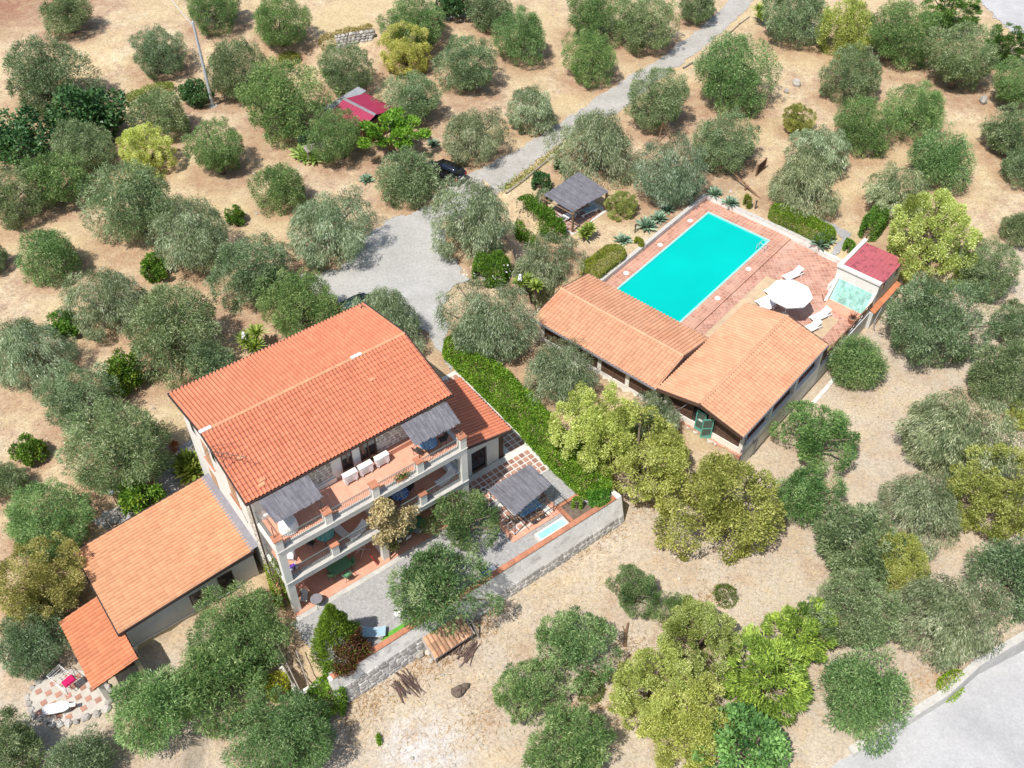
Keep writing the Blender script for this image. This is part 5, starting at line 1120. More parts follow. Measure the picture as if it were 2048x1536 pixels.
for (kind, px_, py_, rp_, label), (x_, y_, z_, r_) in zip(TREES, SPOTS):
    key, mat, nm, cat, colr = KIND[kind]; k = cnt[key] = cnt.get(key, -1)+1; key = key+'_big' if key in ('olive', 'silver') and r_ > 2.95 else key; me, tm = PROTO[key][k % len(PROTO[key])]
    t_ = bpy.data.objects.new(nm, None); COL.objects.link(t_); t_.location = (x_, y_, z_); t_.rotation_euler = (0, 0, tr_.uniform(0, 6.28)); r_ *= .985; t_.scale = (r_*tr_.uniform(.95, 1.06), r_*tr_.uniform(.95, 1.06), r_*tr_.uniform(.90, 1.02))
    tag(t_, label, cat, GROUPS[cat])
    c_ = link('crown', me, t_); c_.location = (0, 0, CROWN_H); f_ = tr_.uniform(.86, 1.16); hue = tr_.uniform(-.06, .08)
    set_crown(c_, mat, (colr[0]*f_*(1+hue), colr[1]*f_, colr[2]*f_*(1-hue)))
    link('trunk', tm, t_)
# ------------------------------------------------------------------ clipped and free hedges
def hedge(name, label, pts, width, height, n, mat, L=.20, Wd=.10, zf=None, lump=.18, cat='hedge', round_=.5):
    """leafy volume along a ground line; leaves sit in an uneven shell, thin inside"""
    g = np.random.default_rng(len(label)*7+n); pts = [np.array(p, float) for p in pts]; seg = [np.linalg.norm(b_-a) for a, b_ in zip(pts[:-1], pts[1:])]; tot = sum(seg); cum = np.cumsum([0]+seg)
    s = g.uniform(0, tot, n); ix = np.clip(np.searchsorted(cum, s, 'right')-1, 0, len(seg)-1); A = np.array(pts[:-1])[ix]; B = np.array(pts[1:])[ix]; t_ = ((s-cum[ix])/np.array(seg)[ix])[:, None]
    c = A+(B-A)*t_; d = (B-A)/np.linalg.norm(B-A, axis=1, keepdims=True); nn = np.stack([-d[:, 1], d[:, 0]], 1)
    endf = np.minimum(1, np.sqrt(np.minimum(s, tot-s)/(width*.45)+.15)); wd = width/2; cr = 1-round_*.45
    top = g.uniform(size=n) < width/(width+2*height); lu = lump*(np.sin(s*2.3)*.5+np.sin(s*5.1+1)*.3)
    xr = np.where(top, g.uniform(-1, 1, n), np.sign(g.uniform(-1, 1, n))*(1-.25*g.uniform(0, 1, n)**2)); hr = np.where(top, 1-.22*g.uniform(0, 1, n)**2, g.uniform(0, 1, n))
    hr = np.minimum(hr, 1-(np.maximum(0, np.abs(xr)-cr)/(1-cr+.001))**2*(.75 if round_ < .7 else .3)+g.normal(0, .04, n))
    off_ = xr*wd*endf*(1+lu*.5)+g.normal(0, .04, n); h = np.clip(hr, 0, 2)*height*(.65+.35*endf)*(1+lu+g.normal(0, .05, n)); ca = np.where(top, xr*.5, np.sign(xr)); sa = np.where(top, 1.0, .25); a = xr*2
    xy = c+nn*off_[:, None]; zg = np.array(terrain_z(xy[:, 0], xy[:, 1])) if zf is None else np.full(n, zf)
    Pn = np.column_stack([xy, zg+h]); out = unit(np.column_stack([nn[:, 0]*ca, nn[:, 1]*ca, sa+.15]))
    D = unit(out+g.normal(0, .55, (n, 3))); base = pts[0]; z0 = float(zg.min())
    tint = .45+.12*np.sin(s*1.9)*np.sin(a*3)+g.normal(0, .2, n)
    V = leaves(Pn-np.array([base[0], base[1], z0]), D, L, Wd, g)
    o = bpy.data.objects.new(name, None); COL.objects.link(o); o.location = (base[0], base[1], z0); tag(o, label, cat)
    f_ = link('foliage', quads('foliage', V, tint, mat), o); f_.color = (1, 1, 1, 1)
    mb = MB()
    for k in range(max(2, int(tot/.8))):
        q = (k+.5)/max(2, int(tot/.8))*tot; i_ = min(len(seg)-1, int(np.searchsorted(cum, q, 'right')-1)); p = pts[i_]+(pts[i_+1]-pts[i_])*((q-cum[i_])/seg[i_])-base
        zz_ = (terrain_z(p[0]+base[0], p[1]+base[1])[0] if zf is None else zf)-z0; mb.tube([(p[0], p[1], zz_-.2), (p[0]+rnd.uniform(-.1, .1), p[1], zz_+height*.7)], .05, 5, .02)
    mb.build('stems', 'bark', o)
    return o
def G(*p): return [on_ground(x_, y_)[:2] for x_, y_ in p]
hedge('hedge', 'long bright green hedge between the tiled patio and the yellow green tree', [HF.w(21.5, 11.6)[:2], HF.w(21.6, 7)[:2], HF.w(21.6, 2)[:2], HF.w(21.3, -2.5)[:2], HF.w(21.5, -7.0)[:2]], 2.4, 1.5, 46000, 'hedge', .16, .085, zf=-.1, lump=.13)
hedge('hedge', 'dark green hedge left of the reed pergola', G((1040, 425), (1075, 455), (1122, 490)), 1.7, 1.7, 11000, 'hedge', .17, .08, lump=.25).children[0].color = (.6, .7, .7, 1)
hedge('hedge', 'big clipped box hedge at the far side of the pool', [PF.w(16.6, 1.6)[:2], PF.w(16.6, -1.5)[:2], PF.w(16.3, -4.6)[:2]], 1.9, 1.25, 14000, 'hedge', .12, .055, round_=.8, lump=.06).children[0].color = (1.05, .95, .8, 1)
hedge('hedge', 'low yellowish clipped hedge between the bar roof and the pool garden', [PF.w(-1.2, 8.7)[:2], PF.w(1, 8.7)[:2], PF.w(3.6, 8.6)[:2]], 1.9, .85, 12000, 'hedge_yellow', .10, .045, round_=.8, lump=.05)
hedge('shrub', 'yellowish clipped ball shrub beside the blue agave on the garden wall', G((1273, 498), (1281, 494)), 1.3, .6, 2200, 'hedge_yellow', .11, .05, cat='shrub')
hedge('shrub', 'small round clipped shrub near the far corner of the pool', G((1488, 420), (1496, 418)), 1.2, 1.1, 2400, 'hedge_yellow', .11, .05, cat='shrub').children[0].color = (.7, .7, .8, 1)
hedge('hedge', 'tall narrow cypress hedge above the red roofed pool shed', G((1728, 482), (1757, 445)), 1.3, 1.9, 6500, 'conifer', .2, .06, round_=.8).children[0].color = (.55, .8, .6, 1)
hedge('shrub', 'green shrub hugging the left wall of the red roofed pool shed', G((1690, 512), (1698, 506)), 1.1, 1.2, 2200, 'hedge', .13, .06, cat='shrub').children[0].color = (.8, .9, .8, 1)
ol_ = hedge('oleander', 'green oleander dotted with white flowers beside the courtyard', G((958, 568), (985, 552), (1010, 540)), 3.0, 1.7, 8500, 'citrus', .22, .07, cat='shrub', lump=.3)
g_ = np.random.default_rng(5); nf = 90; fx = g_.uniform(-1.3, 2.6, nf); fy = g_.uniform(-1.0, 1.6, nf)
V = leaves(np.column_stack([fx, fy, 1.25+g_.uniform(-.25, .45, nf)]), unit(g_.normal(0, .5, (nf, 3))+[0, 0, .4]), .16, .14, g_); link('flowers', quads('flowers', V, np.full(nf, .5), 'petal'), ol_, 'stuff')
hedge('shrub', 'dark bush beside the log edging, left of the reed pergola', G((1075, 385), (1090, 372)), 1.9, 1.5, 2800, 'darkleaf', .2, .09, cat='shrub')
hedge('shrub', 'small dark bush between the gravel road and the reed pergola', G((1115, 344), (1124, 340)), 1.4, 1.1, 1800, 'darkleaf', .2, .09, cat='shrub').children[0].color = (1.5, 1.4, 1.2, 1)
hedge('shrub', 'greyish bush at the left corner post of the reed pergola', G((1082, 405), (1090, 416)), 1.3, 1.3, 1800, 'silver', .2, .05, cat='shrub')
hedge('shrub', 'olive brown scrub strip along the dry stone wall at the top', G((640, 96), (690, 74), (745, 62)), 1.2, .7, 2400, 'ochreleaf', .2, .06, cat='shrub').children[0].color = (.9, .75, .7, 1)
hedge('shrub', 'low rusty green scrub left of the dry stone wall', G((560, 128), (600, 118)), 1.5, .7, 1800, 'ochreleaf', .2, .06, cat='shrub').children[0].color = (.8, .8, .6, 1)
hedge('shrub', 'yellowish scrub between the fig bush and the metal pole', G((258, 212), (300, 192), (350, 180)), 1.4, .9, 3000, 'ochreleaf', .2, .07, cat='shrub').children[0].color = (.7, .85, .6, 1)
hedge('vine_bush', 'bright green climbing bush at the foot of the white wall end', G((628, 1392), (660, 1415), (672, 1440)), 2.2, 1.5, 5200, 'hedge', .17, .08, cat='shrub', lump=.35)
hedge('shrub', 'yellow flowering shrub beside the wooden stakes', [HF.w(-2.9, -6.2)[:2], HF.w(-2.6, -5.0)[:2]], 1.4, 1.8, 2200, 'hedge_yellow', .16, .07, cat='shrub', zf=-1.6).children[0].color = (1.5, 1.3, 1, 1)
hedge('shrub', 'conical green thuja in the brick planter', [HF.w(19.3, -6.6)[:2], HF.w(19.4, -6.5)[:2]], .95, 1.3, 1800, 'conifer', .13, .05, cat='shrub', zf=.1).children[0].color = (.9, 1.05, .8, 1)
hedge('ivy_bush', 'dark green ivy mass at the lower end of the green hedge by the wall', [HF.w(20.4, -6.4)[:2], HF.w(21.6, -7.2)[:2]], 1.7, 1.0, 3200, 'hedge', .14, .07, cat='shrub', zf=0).children[0].color = (.7, .95, 1.2, 1)
hedge('weed_patch', 'bright green weed clump beside the lower road wall', G((1882, 1388), (1912, 1362), (1925, 1350)), 1.2, .35, 1100, 'hedge', .15, .06, cat='weed patch').children[0].color = (1.4, 1.2, 1, 1)
hedge('weed_patch', 'brownish green weed patch in the middle of the front field', G((1430, 1200), (1470, 1188)), 1.7, .3, 900, 'weed', .2, .05, cat='weed patch')
hedge('weed_patch', 'single small green weed tuft near the white ash patch', G((754, 1482), (762, 1480)), .6, .3, 300, 'hedge', .15, .06, cat='weed patch')
hedge('weed_patch', 'trailing green weeds left of the three yellow trees', G((1150, 1385), (1205, 1372)), 1.9, .4, 1300, 'weed', .2, .05, cat='weed patch')
hedge('creeper', 'green creeper climbing the left corner of the villa porch', [HF.w(.0, -.6)[:2], HF.w(.1, -1.6)[:2]], .7, 4.4, 2600, 'hedge_yellow', .14, .07, cat='creeper', zf=-.1).children[0].color = (.8, .9, .8, 1)
# dry climbing vine on the middle column of the villa
g_ = np.random.default_rng(9)
vn = HF.thing('climbing_vine', 'dry tan leaved vine hanging over the middle column of the balconies', 'vine', 7.0, -2.3, 0)
cen = []
for k in range(44):
    z_ = g_.uniform(1.2, 7.0) if k < 12 else g_.normal(4.1, .75); sp = .28+.85*math.exp(-((z_-4.1)/1.2)**2); cen.append((g_.normal(.75*math.exp(-((z_-4.0)/1.3)**2), sp*.7), g_.uniform(-.75, .0), z_))
n_ = 8500; cen = np.array(cen); w_ = g_.choice(len(cen), n_); Pn = cen[w_]+rvec(g_, n_)*(g_.uniform(0, 1, n_)**.5*.42)[:, None]
Pn[:, 1] = np.minimum(Pn[:, 1], .02)
V = leaves(Pn, unit(g_.normal(0, .6, (n_, 3))+[0, -.5, -.3]), .15, .10, g_); lf = link('foliage', quads('foliage', V, .5+.22*g_.normal(size=n_)+.0*Pn[:, 2], 'vine'), vn); lf.color = (1, 1, 1, 1)
k_ = Pn[:, 2] < 2.6; V2 = leaves(Pn[k_]+g_.normal(0, .08, (int(k_.sum()), 3)), unit(g_.normal(0, .6, (int(k_.sum()), 3))+[0, -.5, 0]), .15, .10, g_); gl = link('green_foliage', quads('green_foliage', V2, g_.uniform(0, 1, int(k_.sum())), 'hedge_yellow'), vn); gl.color = (.7, .8, .6, 1)
mb = MB(); mb.tube([(.15, -.12, 0), (.2, -.1, 2), (.05, -.12, 4.2), (.0, -.1, 6.6)], .05, 6, .02); mb.tube([(.1, -.12, 3.0), (.7, -.2, 3.9), (1.3, -.15, 4.3)], .03, 5, .012); mb.build('stem', 'bark', vn)
def T0(name, label, cat, loc_):
    o = bpy.data.objects.new(name, None); COL.objects.link(o); o.location = loc_; return tag(o, label, cat)
# cypress cone with a dry brown side
cx_, cy_, cz_ = on_ground(678, 1330, 0)
cy = T0('cypress', 'cone shaped green cypress with a dry rust brown side on the gravel yard', 'conifer', (*unproject(681, 1306, 0)[:2], 0))
def cone_cloud(n, h, r, g, a0, a1, z0, z1, L, Wd):
    z = z0+(z1-z0)*g.uniform(0, 1, n)**1.3; a = g.uniform(a0, a1, n); lump = 1+.16*np.sin(a*5+z*3)+g.normal(0, .07, n); rad = r*np.clip(np.where(z < .12*h, .85+1.25*z/h, 1.0*(1-(z-.12*h)/(.88*h))**.85), .02, 2)*lump*(1-.3*g.uniform(0, 1, n)**2)
    Pn = np.column_stack([np.cos(a)*rad, np.sin(a)*rad, z]); D = unit(np.column_stack([np.cos(a)*.7, np.sin(a)*.7, np.full(n, .75)])+g.normal(0, .35, (n, 3))); return leaves(Pn, D, L, Wd, g)
fo = link('crown', quads('crown', cone_cloud(15000, 5.3, 1.5, g_, 0, 6.283, 0, 5.3, .18, .055), .5+.2*g_.normal(size=15000), 'conifer'), cy); fo.color = (.75, .85, .5, 1)
fo = link('dry_foliage', quads('dry_foliage', cone_cloud(5600, 5.3, 1.6, g_, -1.6, .35, .1, 2.6, .18, .055), .5+.22*g_.normal(size=5600), 'brownleaf'), cy); fo.color = (1, 1, 1, 1)
MB().tube([(0, 0, -.1), (0, 0, 4.8)], .12, 7, .03).build('trunk', 'bark', cy)
# ------------------------------------------------------------------ rosette plants
def rosette(name, label, cat, px_, py_, L, n, Wd, mat, heads=((0, 0, 0),), stem=0.0, up=.35, droop=.25, z=None, group=None, flower=False):
    L, Wd = L*1.25, Wd*1.35
    x_, y_, z_ = on_ground(px_, py_) if z is None else unproject(px_, py_, z)
    z_ = float(terrain_z(x_, y_)[0]) if z is None else z
    o = bpy.data.objects.new(name, None); COL.objects.link(o); o.location = (x_, y_, z_); tag(o, label, cat, group); mb = MB(); ms = MB(); r = random.Random(int(px_*3+py_))
    for hx, hy, hz in heads:
        zt = stem+hz; ms.tube([(hx, hy, -.15), (hx, hy, max(.1, zt))], .09 if stem else .06, 6)
        for i in range(n):
            a = i*2.399+r.uniform(-.2, .2); e = up+(1.45-up)*(i/n)**1.0*r.uniform(.8, 1.0); l = L*r.uniform(.8, 1.1)*(1-.25*i/n); c, s = math.cos(a), math.sin(a); pts = []
            for q, wv in ((0, .55), (.4, 1), (.75, .7), (1, .05)):
                h = l*q*math.sin(e)-droop*l*q*q*(1-i/n); rr_ = l*q*math.cos(e)+.03; pts.append((rr_, h, wv*Wd/2))
            vs = []
            for rr_, h, wv in pts: vs += [(hx+c*rr_-s*wv, hy+s*rr_+c*wv, zt+h+.02), (hx+c*rr_, hy+s*rr_, zt+h-.02*(wv > .01)), (hx+c*rr_+s*wv, hy+s*rr_-c*wv, zt+h+.02)]
            mb.add(vs, [[j*3, j*3+3, j*3+4, j*3+1] for j in range(3)]+[[j*3+1, j*3+4, j*3+5, j*3+2] for j in range(3)], min(1, max(0, r.gauss(.5, .2))))
    f_ = mb.build('leaves', mat, o); f_.color = (1, 1, 1, 1); ms.build('stem', 'bark', o)
    if flower:
        hx, hy, hz = heads[0]; fm = MB(); r2 = random.Random(1)
        for k in range(40): q = r2.uniform(0, 1); fm.rock(hx+r2.uniform(-.16, .16)*(1-q*.6), hy+r2.uniform(-.16, .16)*(1-q*.6), stem+hz+.35+.6*q, .07, .07, .07, r2)
        fm.build('flower_spike', 'petal', o)
    return o
AG = 'blue green agaves in the pool garden'; YU = 'yuccas among the trees'
rosette('agave', 'largest blue agave between the lamp post and the garden wall', 'agave', 1292, 462, 1.05, 46, .22, 'agave', group=AG)
rosette('agave', 'middle blue agave of the three in a row above the garden wall', 'agave', 1317, 446, .85, 40, .2, 'agave', group=AG)
rosette('agave', 'smallest agave nearest the far left corner of the pool', 'agave', 1333, 428, .75, 34, .18, 'agave', group=AG)
rosette('agave', 'blue agave beside the yellowish clipped ball shrub', 'agave', 1245, 490, .8, 42, .18, 'agave', group=AG)
rosette('agave', 'agave overhanging the far left corner of the garden wall', 'agave', 1427, 396, .85, 38, .2, 'agave', group=AG)
rosette('agave', 'agave between the corner agave and the round clipped shrub', 'agave', 1459, 414, .85, 38, .2, 'agave', group=AG)
rosette('agave', 'green agave at the right end of the clipped box hedge', 'agave', 1638, 496, 1.0, 44, .22, 'agave', heads=((0, 0, 0), (.5, .5, .1)), group=AG)
rosette('agave', 'small agave above the clipped box hedge beside the stone path', 'agave', 1615, 437, .6, 26, .16, 'agave', group=AG)
rosette('agave', 'lone green agave on bare soil below the mimosa tree', 'agave', 733, 362, .75, 34, .18, 'agave', group=AG)
rosette('agave', 'green aloe beside the weeping olive above the dark car', 'agave', 866, 290, .7, 30, .18, 'agave', group=AG)
rosette('agave', 'pale cream striped agave clump beside the plank shelter', 'agave', 610, 318, 1.2, 40, .24, 'yucca', heads=((0, 0, 0), (.9, -.3, 0), (-.5, .6, 0))).children[0].color = (1.35, 1.35, 2.2, 1)
rosette('yucca', 'yucca on the dry lawn below the reed pergola', 'yucca', 1168, 487, .85, 60, .11, 'yucca', heads=((0, 0, 0), (.35, .2, .45)), stem=.5, group=YU)
rosette('yucca', 'yucca clump with a white flower behind the villa roof', 'yucca', 497, 706, .95, 60, .11, 'yucca', heads=((0, 0, .4), (.8, .6, .7), (.7, -.4, .2)), stem=.8, flower=True, group=YU)
rosette('yucca', 'yucca clump between the olives and the gravel courtyard', 'yucca', 535, 590, .95, 60, .11, 'yucca', heads=((0, 0, .3), (.9, .7, .8), (.1, .9, .3)), stem=.8, group=YU)
rosette('yucca', 'yucca clump with a white flower at the left end of the bar roof', 'yucca', 1052, 590, .75, 60, .12, 'yucca', heads=((-.5, 0, .4), (.8, -.3, .3), (.2, .6, .2)), stem=.8, flower=True, group=YU)
rosette('yucca', 'pair of yuccas on the right verge of the gravel road at the top', 'yucca', 1514, 44, 1.0, 60, .12, 'yucca', heads=((0, 0, .5), (.2, -.9, .1)), stem=.8, group=YU)
rosette('fan_palm', 'dwarf fan palm growing against the white gable wall of the villa', 'palm', 384, 952, 1.2, 54, .26, 'yucca', heads=((0, 0, 0), (-.3, .6, .2)), stem=.35, up=.2).children[0].color = (.75, .7, .6, 1)
rosette('small_yucca', 'small spiky plant beside the garden lamp near the yellow hedge', 'yucca', 1202, 520, .45, 26, .08, 'yucca', group=YU)
# ------------------------------------------------------------------ furniture (each built about its own base, facing +y)
def T(name, label, cat, loc, rot, group=None):
    o = bpy.data.objects.new(name, None); COL.objects.link(o); o.location = loc; o.rotation_euler = (0, 0, rot); return tag(o, label, cat, group)
def H3(px_, py_, z): return HF.w(*HF.px(px_, py_, z), z)
def P3(px_, py_, z): return PF.w(*PF.px(px_, py_, z), z)
def lounger(o, seat='plastic', frame='plastic', back=38):
    """sun lounger lying along +y with its head end raised"""
    mb = MB()
    for k in range(9): mb.box(-.31, -.92+.135*k, .30, .31, -.92+.135*k+.118, .335)
    mb.build('seat', seat, o)
    b_ = R(back); mb = MB()
    for k in range(5):
        a0, a1 = .14*k, .14*k+.122; q = lambda a, d: (.32+a*math.cos(b_)-d*math.sin(b_), .32+a*math.sin(b_)+d*math.cos(b_))
        (y0, z0), (y1, z1), (y2, z2), (y3, z3) = q(a0, 0), q(a1, 0), q(a1, .035), q(a0, .035)
        mb.hexa([(-.31, y0, z0), (.31, y0, z0), (.31, y1, z1), (-.31, y1, z1), (-.31, y3, z3), (.31, y3, z3), (.31, y2, z2), (-.31, y2, z2)])
    mb.build('backrest', seat, o)
    for s in (-1, 1): MB().box(s*.33-.03, -.95, .25, s*.33+.03, .95, .32).build('side_rail', frame, o)
    for s in (-1, 1):
        for y_ in (-.75, .7): MB().hexa([(s*.33-.03, y_-.07, 0), (s*.33+.03, y_-.07, 0), (s*.33+.03, y_+.07, 0), (s*.33-.03, y_+.07, 0), (s*.33-.03, y_-.04, .249), (s*.33+.03, y_-.04, .249), (s*.33+.03, y_+.04, .249), (s*.33-.03, y_+.04, .249)]).build('leg', frame, o)
def sling(o, seat='fabric_white', frame='plastic'):
    """folding deck lounger: one curved cloth on tube legs"""
    prof = [(-.95, .42), (-.6, .30), (-.2, .27), (.25, .34), (.6, .55), (.88, .80)]
    mb = MB(); vs = [(x_, y_, z_) for y_, z_ in prof for x_ in (-.31, .31)]; mb.add(vs+[(x_, y_, z_-.02) for x_, y_, z_ in vs], [[2*i, 2*i+1, 2*i+3, 2*i+2] for i in range(5)]+[[12+2*i+2, 12+2*i+3, 12+2*i+1, 12+2*i] for i in range(5)]); mb.build('sling_seat', seat, o)
    for s in (-1, 1): MB().tube([(s*.33, y_, z_) for y_, z_ in prof], .018, 5).build('side_tube', frame, o)
    for y_, z_ in ((-.7, .33), (.45, .45)):
        mb = MB(); mb.tube([(-.33, y_, z_), (-.33, y_+.1, .02), (.33, y_+.1, .02), (.33, y_, z_)], .016, 5); mb.build('leg', frame, o)
def chair(o, seat='fabric_green', frame='iron', arms=True):
    mb = MB(); mb.hexa([(-.22, -.22, .43), (.22, -.22, .43), (.22, .2, .41), (-.22, .2, .41), (-.22, -.22, .46), (.22, -.22, .46), (.22, .2, .44), (-.22, .2, .44)]); mb.build('seat', seat, o)
    mb = MB(); mb.hexa([(-.21, -.235, .50), (.21, -.235, .50), (.21, -.205, .50), (-.21, -.205, .50), (-.21, -.36, .92), (.21, -.36, .92), (.21, -.33, .92), (-.21, -.33, .92)]); mb.build('backrest', seat, o)
    for s in (-1, 1):
        MB().tube([(s*.23, .2, 0), (s*.23, .18, .44)], .016, 5).build('leg', frame, o); MB().tube([(s*.23, -.16, 0), (s*.23, -.22, .44), (s*.23, -.37, .95)], .016, 5).build('leg', frame, o)
        if arms: MB().tube([(s*.25, -.28, .66), (s*.25, .15, .65), (s*.25, .19, .44)], .018, 5).build('armrest', frame, o)
def round_table(o, top, r=.55, h=.74, rim='iron'):
    MB().lathe(0, 0, [(r, h-.03), (r, h), (r-.02, h+.008)], 24).build('table_top', top, o)
    MB().lathe(0, 0, [(r+.012, h-.035), (r+.025, h-.02), (r+.012, h-.004)], 24).build('rim', rim, o)
    for k in range(3):
        a = k*2.094; MB().tube([(math.cos(a)*.35, math.sin(a)*.35, h-.04), (math.cos(a)*.12, math.sin(a)*.12, .4), (math.cos(a)*.36, math.sin(a)*.36, 0)], .018, 5).build('leg', 'iron', o)
def long_table(o, top, lx, ly, h=.74, frame='iron'):
    mb = MB(); mb.box(-lx/2, -ly/2, h-.035, lx/2, ly/2, h); mb.build('table_top', top, o)
    for a in (-1, 1):
        for b_ in (-1, 1): MB().tube([(a*(lx/2-.1), b_*(ly/2-.1), 0), (a*(lx/2-.08), b_*(ly/2-.08), h-.036)], .022, 5).build('leg', frame, o)
def mosaic(name, c1, c2, c3):
    m, t, b = new_mat(name); tc = node(t, 'ShaderNodeTexCoord').outputs['Object']; v = node(t, 'ShaderNodeTexVoronoi'); v.inputs['Scale'].default_value = 9; lin(t, tc, v.inputs['Vector'])
    sep = node(t, 'ShaderNodeSeparateColor'); lin(t, v.outputs['Color'], sep.inputs[0])
    col = ramp(t, sep.outputs[0], [(.0, c1), (.4, c2), (.75, c3)]); lin(t, col, b.inputs['Base Color']); b.inputs['Roughness'].default_value = .3; M[name] = m
mosaic('mosaic_turquoise', (.06, .40, .42), (.12, .55, .50), (.30, .62, .50)); mosaic('mosaic_blue', (.02, .10, .45), (.06, .25, .60), (.40, .52, .62)); mosaic('mosaic_sky', (.10, .28, .52), (.16, .36, .60), (.35, .50, .62))
yw = HF.yaw
# upper terrace, z 6.5
FZ = 6.52
for k, ((px_, py_), lb) in enumerate((((694, 944), 'left air conditioning unit of the three on the upper terrace'), ((724.6, 927.5), 'middle air conditioning unit of the three on the upper terrace'), ((758, 911), 'right air conditioning unit of the three on the upper terrace'))):
    u_, v_ = HF.px(px_, py_, FZ+.55); v_ = -.22
    o = T('air_conditioner', lb, 'air conditioner', HF.w(u_, v_, FZ), yw, 'air conditioners on the upper terrace')
    MB().box(-.45, -.17, .18, .45, .17, .82).build('casing', 'plastic', o); MB().box(-.47, -.19, .821, .47, .19, .85).build('top_cover', 'plastic', o); g = MB(); g.lathe(0, 0, [(.24, 0), (.24, .02)], 16); gr_ = g.build('fan_grille', 'plaster', o); gr_.rotation_euler = (R(90), 0, 0); gr_.location = (-.12, -.172, .5)
    for s in (-1, 1): MB().box(s*.32-.04, -.2, 0, s*.32+.04, .2, .179).build('foot', 'concrete', o)
cn = HF.thing('reed_canopy', 'left grey reed canopy over the upper terrace beside the gable', 'canopy', .6, -1.4, FZ)
def c2(x_, y_): return 440+x_/3.303, 820+y_/3.303
def canopy(root, pts, zs_, posts):
    c4 = [(*HF.px(*p, z_), z_) for p, z_ in zip(pts, zs_)]; bx = BASE[root.name]
    reed_cover(root, c4, n=62, jitter=.09)
    for (u_, v_, z_) in posts: P(root).tube([(u_, v_, FZ), (u_, v_, z_)], .025, 5).build('post', 'iron', root)
    mb = P(root); mb.tube([(c4[3][0]+.1, c4[3][1]+.15, c4[3][2]-.06), (c4[2][0]-.1, c4[2][1]+.15, c4[2][2]-.06)], .025, 5); mb.tube([(c4[0][0], c4[0][1]-.1, c4[0][2]-.06), (c4[1][0], c4[1][1]-.1, c4[1][2]-.06)], .025, 5); mb.build('frame', 'iron', root); return c4
c4a = canopy(cn, [c2(245, 598), c2(580, 432), c2(680, 573), c2(368, 752)], (9.0, 9.0, 8.65, 8.65), [(.45, -1.95, 8.6), (3.55, -1.95, 8.6)])
cn2 = HF.thing('reed_canopy', 'right grey reed canopy over the upper terrace beside the side wing', 'canopy', 11, -1.4, FZ)
c4b = canopy(cn2, [c2(1190, 95), c2(1500, -48), c2(1590, 85), c2(1290, 238)], (9.0, 9.0, 8.65, 8.65), [(10.3, -1.95, 8.6), (13.3, -1.95, 8.6)])
for (px_, py_, z_, kind, top, lb) in (((856), 885, FZ+.74, 0, 'mosaic_sky', 'round blue mosaic table under the right reed canopy'), (649, 1067, 3.27+.74, 0, 'mosaic_turquoise', 'round turquoise mosaic table on the left balcony'), (799, 986.5, 3.27+.74, 0, 'mosaic_blue', 'round bright blue mosaic table behind the vine on the right balcony')):
    u_, v_ = HF.px(px_, py_, z_); o = T('round_table', lb, 'table', HF.w(u_, v_, z_-.74), yw, 'mosaic tables on the balconies'); round_table(o, top, .58)
ct = T('covered_table', 'white cloth covered table under the left reed canopy', 'table', HF.w(*HF.px(574, 1042, FZ+.7), FZ), yw)
MB().lathe(0, 0, [(.60, .06), (.55, .55), (.50, .74), (.44, .77)], 18).build('cloth', 'fabric_white', ct); MB().lathe(0, 0, [(.09, 0), (.06, .73)], 8).build('leg', 'iron', ct)
def put_chair(px_, py_, z_, rot, lb, seat='iron', frame='iron', grp='chairs round the villa', arms=True):
    u_, v_ = HF.px(px_, py_, z_+.45); o = T('chair', lb, 'chair', HF.w(u_, v_, z_), yw+rot, grp); chair(o, seat, frame, arms); return o
put_chair(836, 900, FZ, -1.2, 'dark iron chair left of the blue table under the right reed canopy'); put_chair(884, 878, FZ, 1.4, 'dark iron chair right of the blue table under the right reed canopy')
put_chair(622, 1085, 3.27, -1.0, 'dark chair left of the turquoise table on the left balcony'); put_chair(818, 975, 3.27, 2.0, 'dark chair behind the bright blue table on the right balcony'); put_chair(782, 993, 3.27, -1.2, 'dark chair left of the bright blue table on the right balcony')
def at_h(px_, py_, z_, h): return HF.w(*HF.px(px_, py_, z_+h), z_)
o = T('deck_lounger', 'white sling lounger in front of the turquoise table railing on the left balcony', 'lounger', at_h(715, 1059, 3.27, .45), yw-1.35, 'white loungers on the balconies'); sling(o); o.scale = (.8,)*3
o = T('deck_lounger', 'white sling lounger standing beside the right column of the balcony', 'lounger', at_h(891, 953, 3.27, .45), yw-1.45, 'white loungers on the balconies'); sling(o); o.scale = (.8,)*3
o = T('folding_chair', 'white reclining folding chair right of the turquoise table', 'chair', at_h(677.5, 1054, 3.27, .5), yw+.15, 'chairs round the villa'); sling(o); o.scale = (.75,)*3
o = T('air_conditioner', 'white air conditioning unit in the right corner of the lower balcony', 'air conditioner', at_h(893, 932, 3.27, .45), yw+1.57)
MB().box(-.42, -.16, .1, .42, .16, .78).build('casing', 'plastic', o); MB().box(-.30, -.18, .2, .12, -.161, .68).build('fan_grille', 'plaster', o)
for s in (-1, 1): MB().box(s*.3-.04, -.18, 0, s*.3+.04, .18, .099).build('foot', 'concrete', o)
o = T('armchair', 'white plastic armchair in the left corner of the left balcony', 'chair', at_h(580, 1112, 3.27, .45), yw+2.4, 'chairs round the villa'); chair(o, 'plastic', 'plastic')
o = T('toy_scooter', 'purple plastic toy on the left balcony beside the white armchair', 'toy', at_h(586, 1132, 3.27, .25), yw)
MB().rock(0, 0, .22, .26, .18, .16).build('body', 'purple', o); MB().tube([(.15, 0, .3), (.22, 0, .62)], .03, 6).build('handle', 'plastic', o)
for s in (-1, 1): MB().tube([(s*.18, -.16, .1), (s*.18, .16, .1)], .10, 10).build('wheel', 'plastic', o)
